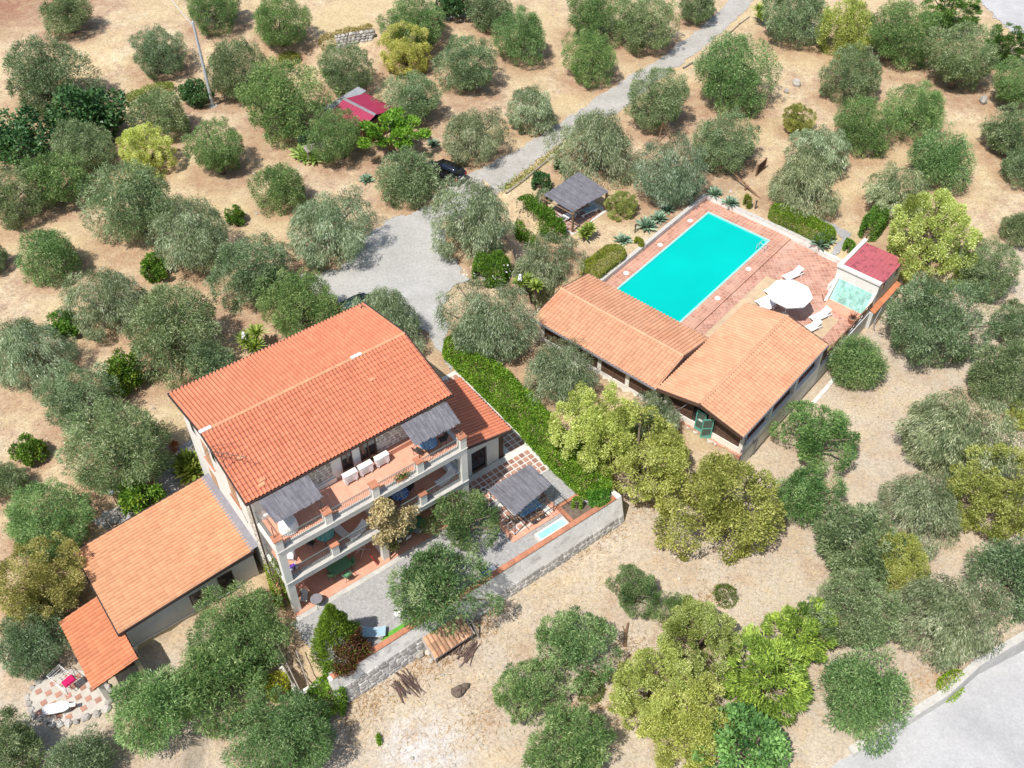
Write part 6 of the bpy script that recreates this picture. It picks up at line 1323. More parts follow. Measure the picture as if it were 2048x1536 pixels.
pt = T('flower_box', 'trailing plant box on the upper railing of the balcony', 'planter', HF.w(8.9, -2.02, 6.6), yw); MB().box(-.35, -.1, 0, .35, .1, .18).build('box', 'terra', pt)
g_ = np.random.default_rng(4); V = leaves(np.column_stack([g_.normal(0, .28, 320), g_.normal(0, .12, 320), .22+g_.uniform(0, .25, 320)]), unit(g_.normal(size=(320, 3))+[0, 0, .5]), .13, .05, g_); link('foliage', quads('foliage', V, g_.uniform(0, 1, 320), 'weed'), pt)
# porch, z 0
o = T('garden_table', 'long green table under the left balcony', 'table', at_h(679, 1132, .03, .74), yw+.05, 'green porch tables'); long_table(o, 'fabric_green', 1.5, .85)
o = T('garden_table', 'long green table half hidden by the tan vine under the right balcony', 'table', at_h(818, 1053, .03, .74), yw+.02, 'green porch tables'); long_table(o, 'fabric_green', 2.1, .85)
for px_, py_, rot, lb in ((664, 1148, -.6, 'green chair at the left near corner of the left porch table'), (693, 1150, .2, 'green chair on the near side of the left porch table'), (699, 1128, 1.5, 'green chair at the right end of the left porch table'), (660, 1128, -1.5, 'green chair at the far left end of the left porch table')):
    put_chair(px_, py_, .03, rot, lb, 'fabric_green', 'rail_green')
for px_, py_, rot, lb in ((812, 1074, .1, 'white and green chair on the near side of the right porch table'), (836, 1061, .3, 'white and green chair at the near right corner of the right porch table'), (796, 1080, -.4, 'white and green chair near the vine at the right porch table')):
    put_chair(px_, py_, .03, rot, lb, 'plaster', 'rail_green')
put_chair(608, 1196, .03, 2.4, 'pale grey reclining chair by the left porch column', 'plaster', 'iron')
o = T('round_table', 'small round grey table by the left porch column', 'table', at_h(632.5, 1197, .03, .7), yw); round_table(o, 'lead', .38, .68)
o = T('clothes_rack', 'white folding clothes rack under the middle of the porch', 'clothes rack', at_h(724, 1096, .03, .5), yw+.3)
for s in (-1, 1): MB().tube([(-.5, s*.25, 0), (.5, s*-.0, .9), ], .014, 5).build('frame', 'plastic', o); MB().tube([(.5, s*.25, 0), (-.5, s*.0, .9)], .014, 5).build('frame', 'plastic', o)
mb = MB()
for k in range(5): mb.tube([(-.5+.25*k, -.3, .9), (-.5+.25*k, .3, .9)], .01, 4)
mb.build('wires', 'plastic', o)
o = T('folded_chair', 'red folded chair leaning on the cross wall of the porch', 'chair', at_h(753, 1118, .03, .4), yw+1.5, 'chairs round the villa')
MB().hexa([(-.22, 0, 0), (.22, 0, 0), (.22, .05, 0), (-.22, .05, 0), (-.22, .28, .9), (.22, .28, .9), (.22, .32, .9), (-.22, .32, .9)]).build('backrest', 'red', o); MB().tube([(-.2, .12, 0), (-.2, .3, .95)], .016, 5).build('leg', 'iron', o); MB().tube([(.2, .12, 0), (.2, .3, .95)], .016, 5).build('leg', 'iron', o)
# gravel yard
o = T('sun_lounger', 'pale blue lounger on the grey gravel beside the cypress', 'lounger', at_h(740, 1262, 0, .4), yw+.95); sling(o, 'fabric_blue', 'plaster')
put_chair(795, 1226, 0, .8, 'left white plastic chair under the gnarled olive on the yard', 'plastic', 'plastic'); put_chair(815, 1224, 0, 2.6, 'right white plastic chair under the gnarled olive on the yard', 'plastic', 'plastic')
tf = HF.thing('artificial_lawn', 'strip of bright green artificial grass along the retaining wall', 'mat', 4.9, -7.1, 0); P(tf).box(3.6, -7.34, -.04, 6.1, -6.85, .035).build('turf', 'green_turf', tf)
mb = P(tf)
for k in range(240): x_, y_ = rnd.uniform(3.62, 6.08), rnd.uniform(-7.32, -6.87); mb.add([(x_, y_, .035), (x_+.03, y_, .035), (x_+.015+rnd.uniform(-.02, .02), y_+rnd.uniform(-.03, .03), .085)], [[0, 1, 2]])
mb.build('blades', 'green_turf', tf, kind='stuff')
o = T('storage_tub', 'bright blue plastic tub by the retaining wall coping', 'tub', HF.w(*HF.px(972, 1146, .3), 0), yw); MB().lathe(0, 0, [(.26, 0), (.34, .42), (.36, .44), (.31, .43), (.24, .1)], 14).build('tub', 'blue', o); MB().tube([(-.36, 0, .44), (-.40, 0, .5), (-.36, .12, .46)], .02, 5).build('handle', 'blue', o)
o = T('white_box', 'white polystyrene box beside the bright blue tub', 'box', HF.w(*HF.px(983, 1140, .3), 0), yw+.2); MB().box(-.28, -.2, 0, .28, .2, .3).build('box', 'plastic', o); MB().box(-.3, -.22, .302, .3, .22, .36).build('lid', 'plastic', o)
o = T('garden_stone', 'pale round boulder between lounger and artificial lawn', 'boulder', at_h(762, 1272, 0, .15), yw); MB().rock(0, 0, .12, .28, .22, .2).build('stone', 'stone', o)
# gazebo dining set
o = T('dining_table', 'table with blue and white cloth under the iron gazebo', 'table', HF.w(16.5, -4.9, .05), yw); long_table(o, 'mosaic_sky', 1.7, .85)
for (u_, v_, r_, lb) in ((15.3, -4.9, -1.5, 'dark chair at the left end of the gazebo table'), (16.2, -5.65, .1, 'left dark chair on the near side of the gazebo table'), (16.9, -5.65, -.1, 'right dark chair on the near side of the gazebo table'), (17.6, -4.8, 1.5, 'dark chair at the right end of the gazebo table')):
    o = T('chair', lb, 'chair', HF.w(u_, v_, .05), yw+r_, 'chairs round the villa'); chair(o, 'wood', 'iron')
o = T('white_planter', 'small white pot by the left back post of the gazebo', 'pot', HF.w(*HF.px(967, 980, .2), 0), yw); MB().lathe(0, 0, [(.14, 0), (.2, .3), (.21, .32), (.17, .31), (.15, .2)], 12).build('pot', 'plastic', o); MB().lathe(0, 0, [(.16, .22), (.01, .26)], 10).build('soil', 'bark', o)
# pots left of the villa
for (px_, py_, lb, r_) in ((351, 893, 'terracotta pot with orange plant by the gable wall', .34), (300, 968, 'wide terracotta bowl on the gravel path behind the annex', .40)):
    x_, y_, z_ = on_ground(px_, py_+6); o = T('plant_pot', lb, 'pot', (x_, y_, z_), 0, 'terracotta pots')
    MB().lathe(0, 0, [(r_*.6, .0), (r_, .48), (r_*1.08, .52), (r_*1.0, .55), (r_*.85, .5)], 16).build('pot', 'terra', o); MB().lathe(0, 0, [(r_*.85, .45), (.02, .5)], 12).build('soil', 'terra', o)
    V = leaves(np.column_stack([g_.normal(0, r_*.35, 160), g_.normal(0, r_*.35, 160), .55+g_.uniform(0, .2, 160)]), unit(g_.normal(size=(160, 3))+[0, 0, .8]), .14, .06, g_); f_ = link('foliage', quads('foliage', V, g_.uniform(0, 1, 160), 'brownleaf'), o); f_.color = (2.0, 1.6, 1, 1)
x_, y_, z_ = on_ground(240, 1021); o = T('garden_lamp', 'black garden lamp post with pale globe beside the annex', 'lamp', (x_, y_, z_), 0, 'garden lamps')
MB().lathe(0, 0, [(.09, -.1), (.09, .12), (.04, .2), (.03, 1.75), (.06, 1.8)], 8).build('post', 'iron', o); MB().lathe(0, 0, [(.06, 1.8), (.15, 1.9), (.17, 2.0), (.12, 2.13), (.02, 2.18)], 12).build('globe', 'grey_metal', o)
for px_, py_, lb in ((1269, 472, 'black bollard lamp beside the largest blue agave'), (1194, 526, 'black bollard lamp beside the yellowish clipped hedge'), (1509, 424, 'black bollard lamp between round shrub and box hedge')):
    x_, y_, z_ = on_ground(px_, py_); z_ = float(terrain_z(x_, y_)[0]); o = T('garden_lamp', lb, 'lamp', (x_, y_, z_), 0, 'garden lamps'); MB().lathe(0, 0, [(.06, -.1), (.05, .7)], 8).build('post', 'iron', o); MB().lathe(0, 0, [(.085, .7), (.085, .86), (.03, .92)], 10).build('lamp_head', 'iron', o)
# wooden arch frame by annex
x_, y_, z_ = on_ground(232, 1046); o = T('garden_trestle', 'pale wooden trestle on the gravel path behind the annex', 'trestle', (x_, y_, z_), yw+.4)
for s in (-.5, .5): MB().tube([(s, -.35, 0), (s, 0, 1.0)], .035, 5).build('leg', 'wood_grey', o); MB().tube([(s, .35, 0), (s, 0, 1.0)], .035, 5).build('leg', 'wood_grey', o)
MB().box(-.7, -.05, 1.0, .7, .05, 1.07).build('top_bar', 'wood_grey', o)
# oval patio: ironing rack, magenta cloth, white board
o = T('drying_rack', 'white metal drying rack on the oval tiled patio', 'clothes rack', OF.w(*OF.px(124, 1356, 0.0), zov), HF.yaw+1.9)
mb = MB()
for k in range(9): mb.tube([(-.75+.18*k, -.42, .9), (-.75+.18*k, .42, .9)], .012, 4)
mb.build('wires', 'plastic', o); mb = MB(); mb.tube([(-.8, -.44, .9), (.8, -.44, .9), (.8, .44, .9), (-.8, .44, .9), (-.8, -.44, .9)], .02, 5); mb.build('frame', 'plastic', o)
for s in (-1, 1): MB().tube([(-.7, s*.4, 0), (.6, s*.4, .9)], .018, 5).build('leg', 'plastic', o); MB().tube([(.7, s*.4, 0), (-.6, s*.4, .9)], .018, 5).build('leg', 'plastic', o)
o = T('magenta_cushion', 'crimson pink cushion lying on the white drying rack', 'cushion', OF.w(*OF.px(137, 1361, zov+1.0), zov+.915), HF.yaw+.2); MB().hexa([(-.36, -.26, 0), (.36, -.26, 0), (.36, .26, 0), (-.36, .26, 0), (-.30, -.21, .13), (.30, -.21, .13), (.30, .21, .13), (-.30, .21, .13)]).build('cushion', 'magenta', o)
wb = OF.px(112, 1420, zov+.3); o = T('garden_table', 'white rounded table top on trestle legs on the oval patio', 'table', OF.w(*wb, zov), HF.yaw-.42)
pts = [(.5*math.cos(a)+(.35 if math.cos(a) > 0 else -.2), .34*math.sin(a)) for a in [k*math.pi/10 for k in range(20)]]
MB().prism(pts, .50, .55).build('board', 'plastic', o)
MB().box(.86, -.12, .49, 1.15, .12, .53).build('iron_rest', 'plastic', o)
for s in (-.5, .6): MB().tube([(s-.2, -.25, 0), (s, 0, .5), (s-.2, .25, 0)], .018, 5).build('leg', 'grey_metal', o)
# pool terrace furniture
PTZ = -.155
def pl(px_, py_, rot, lb, back=38, z_=PTZ):
    o = T('sun_lounger', lb, 'lounger', PF.w(*PF.px(px_, py_, z_+.35), z_), PF.yaw+rot, 'white sun loungers at the pool'); lounger(o, back=back); return o
pl(1586, 548, R(-108), 'white lounger above the parasol, nearest the red roofed shed')
pl(1550, 577, R(-108), 'white lounger half hidden behind the left edge of the parasol')
pl(1533, 598, R(-108), 'white lounger directly left of the parasol base')
pl(1530, 614, R(-108), 'left of two white loungers between the parasol and the bar ridge', 20)
pl(1641, 630, R(-108), 'white lounger right of the parasol beside the round side table')
pl(1622, 654, R(-108), 'white lounger tucked behind the bar roof near the rail')
o = T('side_table', 'small round grey side table between two loungers right of the parasol', 'table', PF.w(*PF.px(1635, 640, PTZ+.4), PTZ), 0); round_table(o, 'wood_grey', .22, .42)
px0 = PF.px(1581, 584, 2.35); o = T('parasol', 'big white octagonal parasol open on the pool terrace', 'parasol', PF.w(*px0, PTZ), PF.yaw)
RP = 1.78
for k in range(8):
    a0, a1 = math.pi/8+k*math.pi/4, math.pi/8+(k+1)*math.pi/4; q = lambda a, r, z: (r*math.cos(a), r*math.sin(a), z)
    mb = MB(); mb.add([q(a0, .04, 2.74), q(a1, .04, 2.74), q(a0, RP*.55, 2.60), q(a1, RP*.55, 2.60), q((a0+a1)/2, RP*.5, 2.575), q(a0, RP, 2.36), q(a1, RP, 2.36), q((a0+a1)/2, RP*.94, 2.33), q(a0, RP*1.0, 2.24), q(a1, RP*1.0, 2.24)], [[0, 2, 4], [0, 4, 3, 1], [2, 5, 7, 4], [4, 7, 6, 3], [5, 8, 9, 6]]); mb.build('canopy_panel', 'fabric_white', o)
    MB().tube([(0, 0, 2.70), q(a0, RP*.98, 2.35)], .014, 4).build('rib', 'plastic', o)
MB().tube([(0, 0, 0), (0, 0, 2.78)], .03, 8).build('pole', 'plastic', o); MB().lathe(0, 0, [(.34, 0), (.34, .08), (.08, .13), (.05, .3)], 14).build('base', 'concrete', o); MB().lathe(0, 0, [(.06, 2.72), (.05, 2.80), (.01, 2.86)], 8).build('finial', 'plastic', o)
x_, y_ = PF.px(1704, 640, PTZ+.3); o = T('plant_pot', 'terracotta pot with dry pinkish plant beside the turquoise cascade', 'pot', PF.w(x_, y_, PTZ), 0, 'terracotta pots')
MB().lathe(0, 0, [(.22, 0), (.34, .45), (.38, .47), (.38, .54), (.31, .54), (.28, .4)], 16).build('pot', 'terra', o); MB().lathe(0, 0, [(.3, .42), (.02, .46)], 12).build('soil', 'bark', o); mb = MB()
for k in range(26): a = k*2.4; mb.tube([(0, 0, .4), (math.cos(a)*.2, math.sin(a)*.2, .85), (math.cos(a)*.42*rnd.uniform(.6, 1.1), math.sin(a)*.42*rnd.uniform(.6, 1.1), 1.05+rnd.uniform(-.1, .3))], .012, 4, .006)
mb.build('stems', 'brownleaf', o)
o = T('plant_pot', 'small yellow green pot plant at the bar corner by the rail', 'pot', PF.w(4.3, -10.55, PTZ), 0, 'terracotta pots'); MB().lathe(0, 0, [(.14, 0), (.2, .26), (.21, .3), (.17, .29), (.15, .2)], 12).build('pot', 'terra', o)
V = leaves(np.column_stack([g_.normal(0, .12, 160), g_.normal(0, .12, 160), .3+g_.uniform(0, .25, 160)]), unit(g_.normal(size=(160, 3))+[0, 0, .8]), .15, .05, g_); link('foliage', quads('foliage', V, g_.uniform(0, 1, 160), 'hedge_yellow'), o)
o = T('pool_hose', 'dark hose lying on the terrace in front of the shed', 'hose', PF.w(10.2, -6.9, PTZ+.03), 0); 
MB().tube([(math.cos(k*.5)*.25+k*.09, math.sin(k*.9)*.2-k*.1, .0) for k in range(14)], .03, 5).build('hose', 'wood_dark', o)
# pergola loungers
for px_, py_, lb, se in ((1133, 432, 'white lounger at the left side under the reed pergola', 'plastic'), (1175, 420, 'pale blue grey lounger at the right side under the reed pergola', 'fabric_blue')):
    o = T('sun_lounger', lb, 'lounger', PF.w(*PF.px(px_, py_, .8), .47), PF.yaw+R(10 if se == 'plastic' else 15), 'loungers under the pergola'); lounger(o, se, 'plastic', 45); o.rotation_euler.z = PF.yaw+R(80 if se == 'plastic' else 75)
# ------------------------------------------------------------------ crimson shed, lean-to, planks, tarpaulin
A_, B_ = unproject(690, 198, 2.75), unproject(750, 229, 2.75)
SF = Frame(A_[0], A_[1], math.atan2(B_[1]-A_[1], B_[0]-A_[0])); rl_ = math.hypot(B_[0]-A_[0], B_[1]-A_[1])
lo_w = -(SF.px(655, 225, 2.15)[1]+SF.px(724, 250, 2.15)[1])/2; hi_w = (SF.px(732, 187, 2.15)[1]+SF.px(775, 209, 2.15)[1])/2
lo_w, hi_w = max(1.6, lo_w), max(1.6, hi_w)
cs_ = SF.thing('crimson_shed', 'small shed with crimson corrugated gable roof half hidden by olives', 'shed', 0, 0, 0)
def corr_roof(root, x0, x1, y0, y1, z0, z1, mat, name='roof', pitch=.36):
    n = int((x1-x0)/pitch); vs = []; 
    for k in range(2*n+1):
        x_ = x0+(x1-x0)*k/(2*n); dz = .06*(k % 2); vs += [(x_, y0, z0+dz), (x_, y1, z1+dz)]
    m_ = len(vs); mb = P(root); mb.add(vs+[(a, b_, c-.05) for a, b_, c in vs], [[2*k, 2*k+2, 2*k+3, 2*k+1] if y1 > y0 else [2*k+1, 2*k+3, 2*k+2, 2*k] for k in range(2*n)]+[[m_+2*k+1, m_+2*k+3, m_+2*k+2, m_+2*k] for k in range(2*n)]); return mb.build(name, mat, root)
rx0, rx1 = -.1, rl_+.1
corr_roof(cs_, rx0, rx1, -lo_w, -.06, 2.15, 2.74, 'corr_red'); corr_roof(cs_, rx0, rx1, hi_w, .06, 2.15, 2.74, 'corr_red')
P(cs_).hexa([(rx0-.02, -.2, 2.74), (rx1+.02, -.2, 2.74), (rx1+.02, .2, 2.74), (rx0-.02, .2, 2.74), (rx0-.02, -.05, 2.86), (rx1+.02, -.05, 2.86), (rx1+.02, .05, 2.86), (rx0-.02, .05, 2.86)]).build('ridge_cap', 'lead', cs_)
mb = P(cs_); mb.box(rx0+.2, -lo_w+.15, -.2, rx1-.2, -lo_w+.3, 2.1); mb.box(rx0+.2, hi_w-.3, -.2, rx1-.2, hi_w-.15, 2.1); mb.box(rx0+.2, -lo_w+.302, -.2, rx0+.35, hi_w-.302, 2.15); mb.box(rx1-.35, -lo_w+.302, -.2, rx1-.2, hi_w-.302, 2.15); mb.build('wall', 'wood', cs_)
P(cs_).box(rx0+1.4, -lo_w+.11, -.05, rx0+2.2, -lo_w+.147, 1.85).build('door', 'wood_dark', cs_)
gl_ = SF.thing('grey_lean_to', 'grey corrugated lean to against the far side of the crimson shed', 'shelter', rx0-1, 0, 0)
corr_roof(gl_, rx0-1.3, rx0-.05, -lo_w, hi_w+.2, 2.0, 2.3, 'corr_grey')
for a, b_ in ((rx0-1.2, -lo_w+.2), (rx0-1.2, hi_w), (rx0-.2, -lo_w+.2), (rx0-.2, hi_w)): P(gl_).rbox(a, b_, -.2, 1.98, .1, .1).build('post', 'wood_grey', gl_)
x_, y_, z_ = on_ground(632, 294, 1.3); ps = T('plank_shelter', 'low shelter roofed with grey weathered planks left of the crimson shed', 'shelter', (x_, y_, z_), R(25))
for k in range(7): MB().box(-1.1, -.62+.18*k, 1.30+.02*(k % 2), 1.1, -.62+.18*k+.165, 1.35+.02*(k % 2)).build('plank', 'wood_grey', ps)
for a in (-1, .95): 
    for b_ in (-.5, .5): MB().rbox(a, b_, -.2, 1.3, .09, .09).build('post', 'wood_grey', ps)
x_, y_, z_ = on_ground(617, 282); o = T('tarpaulin_heap', 'heap under a shiny navy tarpaulin beside the plank shelter', 'tarpaulin', (x_, y_, z_), .3); mb = MB(); r4 = random.Random(4)
n_ = 12; vs = []
for zr, rr_ in ((-.1, 1.0), (.3, .95), (.65, .75), (.85, .4), (.9, .02)):
    for k in range(n_): a = k*2*math.pi/n_; m_ = rr_*r4.uniform(.82, 1.15); vs.append((math.cos(a)*m_*1.1, math.sin(a)*m_*.8, zr*r4.uniform(.9, 1.1)))
mb.add(vs, [[i*n_+j, i*n_+(j+1) % n_, (i+1)*n_+(j+1) % n_, (i+1)*n_+j] for i in range(4) for j in range(n_)]); mb.build('tarpaulin', 'navy', o)
# metal pole with wire
x_, y_, z_ = on_ground(426, 212); o = T('utility_pole', 'tall galvanised metal pole with a wire in the upper left', 'pole', (x_, y_, z_), 0)
MB().lathe(0, 0, [(.19, -.2), (.18, .1), (.12, 8.8), (.12, 9.1), (.04, 9.2)], 10).build('pole', 'grey_metal', o); MB().lathe(0, 0, [(.5, -.2), (.5, .05), (.4, .12)], 8).build('footing', 'concrete', o)
MB().tube([(0, 0, 8.6), (-1.2, 1.5, 9.0), (-3.5, 4.5, 9.9), (-8, 11, 12)], .035, 5).build('wire', 'grey_metal', o)
# ------------------------------------------------------------------ cars
M['car_paint'] = mk('black_blue_car_paint', (.010, .014, .030), None, 1, .12, spec=.9); M['tyre'] = mk('tyre_rubber', (.02, .02, .02), None, 4, .8); M['rim'] = mk('alloy_rim', (.55, .55, .57), None, 3, .3, metal=.6); M['lamp_red'] = mk('rear_lamp', (.35, .01, .01), None, 3, .2, spec=.7); M['car_teal'] = mk('dark_teal_car_paint', (.012, .05, .06), None, 1, .15, spec=.9)
def car(o, paint, estate=True):
    """length along +x (front at +x), built from cross sections of the body"""
    prof = [(-2.12, .50, .80, .74), (-2.08, .34, 1.02, .82), (-1.6, .28, 1.05, .87), (-.6, .26, .99, .88), (.6, .26, .96, .88), (1.1, .27, .93, .87), (1.75, .30, .80, .82), (2.05, .36, .68, .70), (2.12, .46, .58, .60)]
    vs = []; 
    for x_, zb, zt, hw_ in prof: vs += [(x_, -hw_*.92, zb), (x_, -hw_, (zb+zt)*.5), (x_, -hw_*.96, zt-.06), (x_, -hw_*.86, zt), (x_, hw_*.86, zt), (x_, hw_*.96, zt-.06), (x_, hw_, (zb+zt)*.5), (x_, hw_*.92, zb)]
    k = len(prof); fs = [[i*8+j, (i+1)*8+j, (i+1)*8+j+1, i*8+j+1] for i in range(k-1) for j in range(7)]+[[i*8+7, (i+1)*8+7, (i+1)*8, i*8] for i in range(k-1)]+[list(range(8)), list(range((k-1)*8, k*8))[::-1]]
    MB().add(vs, fs).build('body', paint, o, True)
    cab = [(-2.0, .99, .80), (-1.72, 1.36, .70), (-1.35, 1.50, .66), (-.2, 1.54, .67), (.35, 1.48, .66), (1.12, .95, .78)]; base = [(-2.02, .98, .82), (1.16, .93, .82)]
    vs = []; 
    for x_, z_, w_ in cab: vs += [(x_, -w_, z_), (x_, w_, z_)]
    lo = [(x_, s*.84, .95) for x_, z_, w_ in cab for s in (-1, 1)]; n = len(cab)
    MB().add(vs+lo, [[2*i, 2*i+1, 2*i+3, 2*i+2][::-1] for i in range(n-1)]+[[2*i, 2*i+2, 2*n+2*i+2, 2*n+2*i] for i in range(n-1)]+[[2*i+1, 2*n+2*i+1, 2*n+2*i+3, 2*i+3] for i in range(n-1)]).build('windows', 'glass', o, True)
    MB().add([(x_, s*(w_+.01), z_+.015) for x_, z_, w_ in cab[1:5] for s in (-1, 1)]+[(x_, s*(w_-.03), z_-.03) for x_, z_, w_ in cab[1:5] for s in (-1, 1)], [[2*i+1, 2*i, 2*i+2, 2*i+3] for i in range(3)]+[[2*i, 8+2*i, 8+2*i+2, 2*i+2] for i in range(3)]+[[2*i+3, 8+2*i+3, 8+2*i+1, 2*i+1] for i in range(3)]+[[0, 1, 9, 8], [6, 14, 15, 7]]).build('roof_panel', paint, o, True)
    for s in (-1, 1):
        for (xa, za), (xb, zb) in (((-2.0, 1.0), (-1.68, 1.38)), ((-.35, .98), (-.25, 1.52)), ((.38, 1.47), (1.12, .96))): MB().tube([(xa, s*.81, za), (xb, s*.68, zb)], .035, 4).build('pillar', paint, o)
        for x_ in (-1.32, 1.36):
            w_ = MB().tube([(x_, s*.72, .32), (x_, s*.90, .32)], .32, 16).build('tyre', 'tyre', o); MB().tube([(x_, s*.895, .32), (x_, s*.915, .32)], .20, 12).build('rim', 'rim', w_)
        MB().box(-2.14, s*.72-.12, .72, -2.0, s*.72+.12, .98).build('rear_lamp', 'lamp_red', o); MB().box(1.95, s*.55-.14, .60, 2.11, s*.55+.14, .70).build('headlight', 'rim', o)
        MB().box(.72, s*.9-.1, .95, .92, s*.9+.1, 1.07).build('mirror', paint, o)
    MB().box(-2.19, -.75, .36, -2.10, .75, .55).build('bumper', paint, o); MB().box(-2.195, -.26, .62, -2.13, .26, .73).build('number_plate', 'plastic', o)
xa, ya, za = on_ground(886, 340, .8)
o = T('parked_car', 'dark navy blue hatchback parked under the olives at the road bend', 'car', (xa, ya, za), R(147)); car(o, 'car_paint')
xa, ya, za = on_ground(722, 610, .9); o = T('parked_car', 'dark teal car mostly hidden by the olive behind the villa roof', 'car', (xa, ya, za), R(38)); car(o, 'car_teal')
# ------------------------------------------------------------------ log edging, play poles, rack, stones
def log_line(name, label, pix, r_=.09, lift=.12, post=True):
    pts = [on_ground(*p) for p in pix]; o = T(name, label, 'fence', pts[0], 0); b_ = pts[0]
    for p, q in zip(pts[:-1], pts[1:]):
        L = math.hypot(q[0]-p[0], q[1]-p[1]); n = max(1, int(L/2.2))
        for k in range(n):
            a = [p[i]+(q[i]-p[i])*k/n-b_[i] for i in range(3)]; c = [p[i]+(q[i]-p[i])*(k+.96)/n-b_[i] for i in range(3)]; MB().tube([(a[0], a[1], a[2]+lift+rnd.uniform(-.03, .03)), (c[0], c[1], c[2]+lift+rnd.uniform(-.03, .03))], r_, 6, r_*.85).build('log', 'wood_grey', o)
            if post: MB().tube([(a[0], a[1], a[2]-.15), (a[0], a[1], a[2]+lift+.14)], .05, 5).build('post', 'wood', o)
log_line('log_edging', 'line of grey logs edging the gravel road by the reed pergola', [(1012, 388), (1040, 368), (1068, 345), (1100, 318), (1132, 300)])
log_line('log_edging', 'short grey log edging right of the gravel road between two olives', [(1366, 138), (1386, 126)])
log_line('log_edging', 'thin pole edging right of the gravel road below the yucca pair', [(1448, 78), (1478, 50), (1500, 34)], .06)
x_, y_, z_ = on_ground(1322, 278); o = T('pole_tripod', 'tripod of thin wooden poles below the dense olive right of the road', 'tripod', (x_, y_, z_), 0)
for a in (0, 2.1, 4.2): MB().tube([(math.cos(a)*1.0, math.sin(a)*1.0, -.1), (math.cos(a)*-.1, math.sin(a)*-.1, 1.9)], .05, 6).build('pole', 'wood', o)
p0, p1 = on_ground(1465, 345, .9), on_ground(1524, 400, .1); o = T('seesaw', 'wooden seesaw beam leaning on its stand above the pool garden', 'seesaw', ((p0[0]+p1[0])/2, (p0[1]+p1[1])/2, p0[2]), 0)
b_ = o.location; MB().tube([(p0[0]-b_[0], p0[1]-b_[1], .95), (p1[0]-b_[0], p1[1]-b_[1], .08)], .09, 6).build('beam', 'wood', o)
for s in (-.2, .2): MB().tube([(s, s*.6, -.1), (s*.4, s*.2, .55)], .08, 6).build('stand', 'wood', o)
MB().tube([(-.3, .2, .62), (-.2, .15, .95)], .03, 5).build('handle', 'wood', o)
x_, y_, z_ = on_ground(1520, 345); o = T('wooden_rack', 'brown wooden rack with slats left of the broad silvery olive', 'rack', (x_, y_, z_), R(50))
for s in (-1, 1): MB().rbox(s*.75, 0, -.1, 1.25, .14, .14).build('post', 'wood', o)
for k in range(6): MB().box(-.75, -.05, .15+.18*k, .75, .02, .25+.18*k).build('slat', 'wood_dark', o)
for px_, py_, s_, lb in ((1592, 171, .55, 'pale upright boulder among straw right of the very large olive'), (1965, 205, .6, 'pale boulder beside straw in the upper right grove'), (1460, 388, .3, 'flat grey stone on the soil below the seesaw'), (1572, 185, .35, 'low broken stone left of the pale upright boulder')):
    x_, y_, z_ = on_ground(px_, py_); o = T('boulder', lb, 'boulder', (x_, y_, z_), rnd.uniform(0, 3), 'boulders in the grove'); MB().rock(0, 0, s_*.4, s_, s_*.7, s_*.9).build('rock', 'drystone', o)
# dry stone terrace wall at the top
def dry_wall(label, pix, h, rows=4):
    pts = [on_ground(*p) for p in pix]; o = T('dry_stone_wall', label, 'wall', pts[0], 0, 'dry stone walls'); b_ = pts[0]
    for p, q in zip(pts[:-1], pts[1:]):
        L = math.hypot(q[0]-p[0], q[1]-p[1]); d = ((q[0]-p[0])/L, (q[1]-p[1])/L); an = math.atan2(d[1], d[0])
        for r_ in range(rows):
            t_ = rnd.uniform(0, .3)
            while t_ < L:
                w_ = rnd.uniform(.3, .6); x_, y_ = p[0]+d[0]*(t_+w_/2)-b_[0]-d[1]*r_*.12, p[1]+d[1]*(t_+w_/2)-b_[1]+d[0]*r_*.12; MB().rock(x_, y_, g1(x_+b_[0], y_+b_[1])*0+.1+h*r_/rows, w_*.58, .26, h/rows*.72, rot=an).build('stone', 'drystone', o); t_ += w_
dry_wall('broken grey dry stone wall left of the pale yellow tree', [(672, 98), (705, 88), (745, 80)], 1.3, 5); dry_wall('dark shaded dry stone wall under the shrub at the top edge', [(885, 42), (918, 32)], 1.2, 4)
# lower road wall
wl = T('road_wall', 'low pale concrete wall along the asphalt road at the lower right', 'wall', (*RW[2], -2.5), 0); b_ = wl.location
for i in range(1, n2-1):
    p, q = np.array(RW[i]), np.array(RW[i+1]); e = (q-p)/np.linalg.norm(q-p); nn = np.array([e[1], -e[0]]); n_ = max(1, int(np.linalg.norm(q-p)/2.4))
    for k in range(n_):
        def pt(s, d, z): c = p+(q-p)*s+nn*d; return (c[0]-b_[0], c[1]-b_[1], z-b_[2])
        s0, s1 = k/n_, (k+.995)/n_; h0, h1 = low[i]+(low[i+1]-low[i])*s0, low[i]+(low[i+1]-low[i])*s1; t0_, t1_ = RTOP[i]+(RTOP[i+1]-RTOP[i])*s0, RTOP[i]+(RTOP[i+1]-RTOP[i])*s1
        MB().hexa([pt(s0, .42, h0-.2), pt(s1, .42, h1-.2), pt(s1, -.22, h1-.2), pt(s0, -.22, h0-.2), pt(s0, .26, t0_+.12), pt(s1, .26, t1_+.12), pt(s1, -.22, t1_+.14), pt(s0, -.22, t0_+.14)]).build('wall_panel', 'concrete', wl)
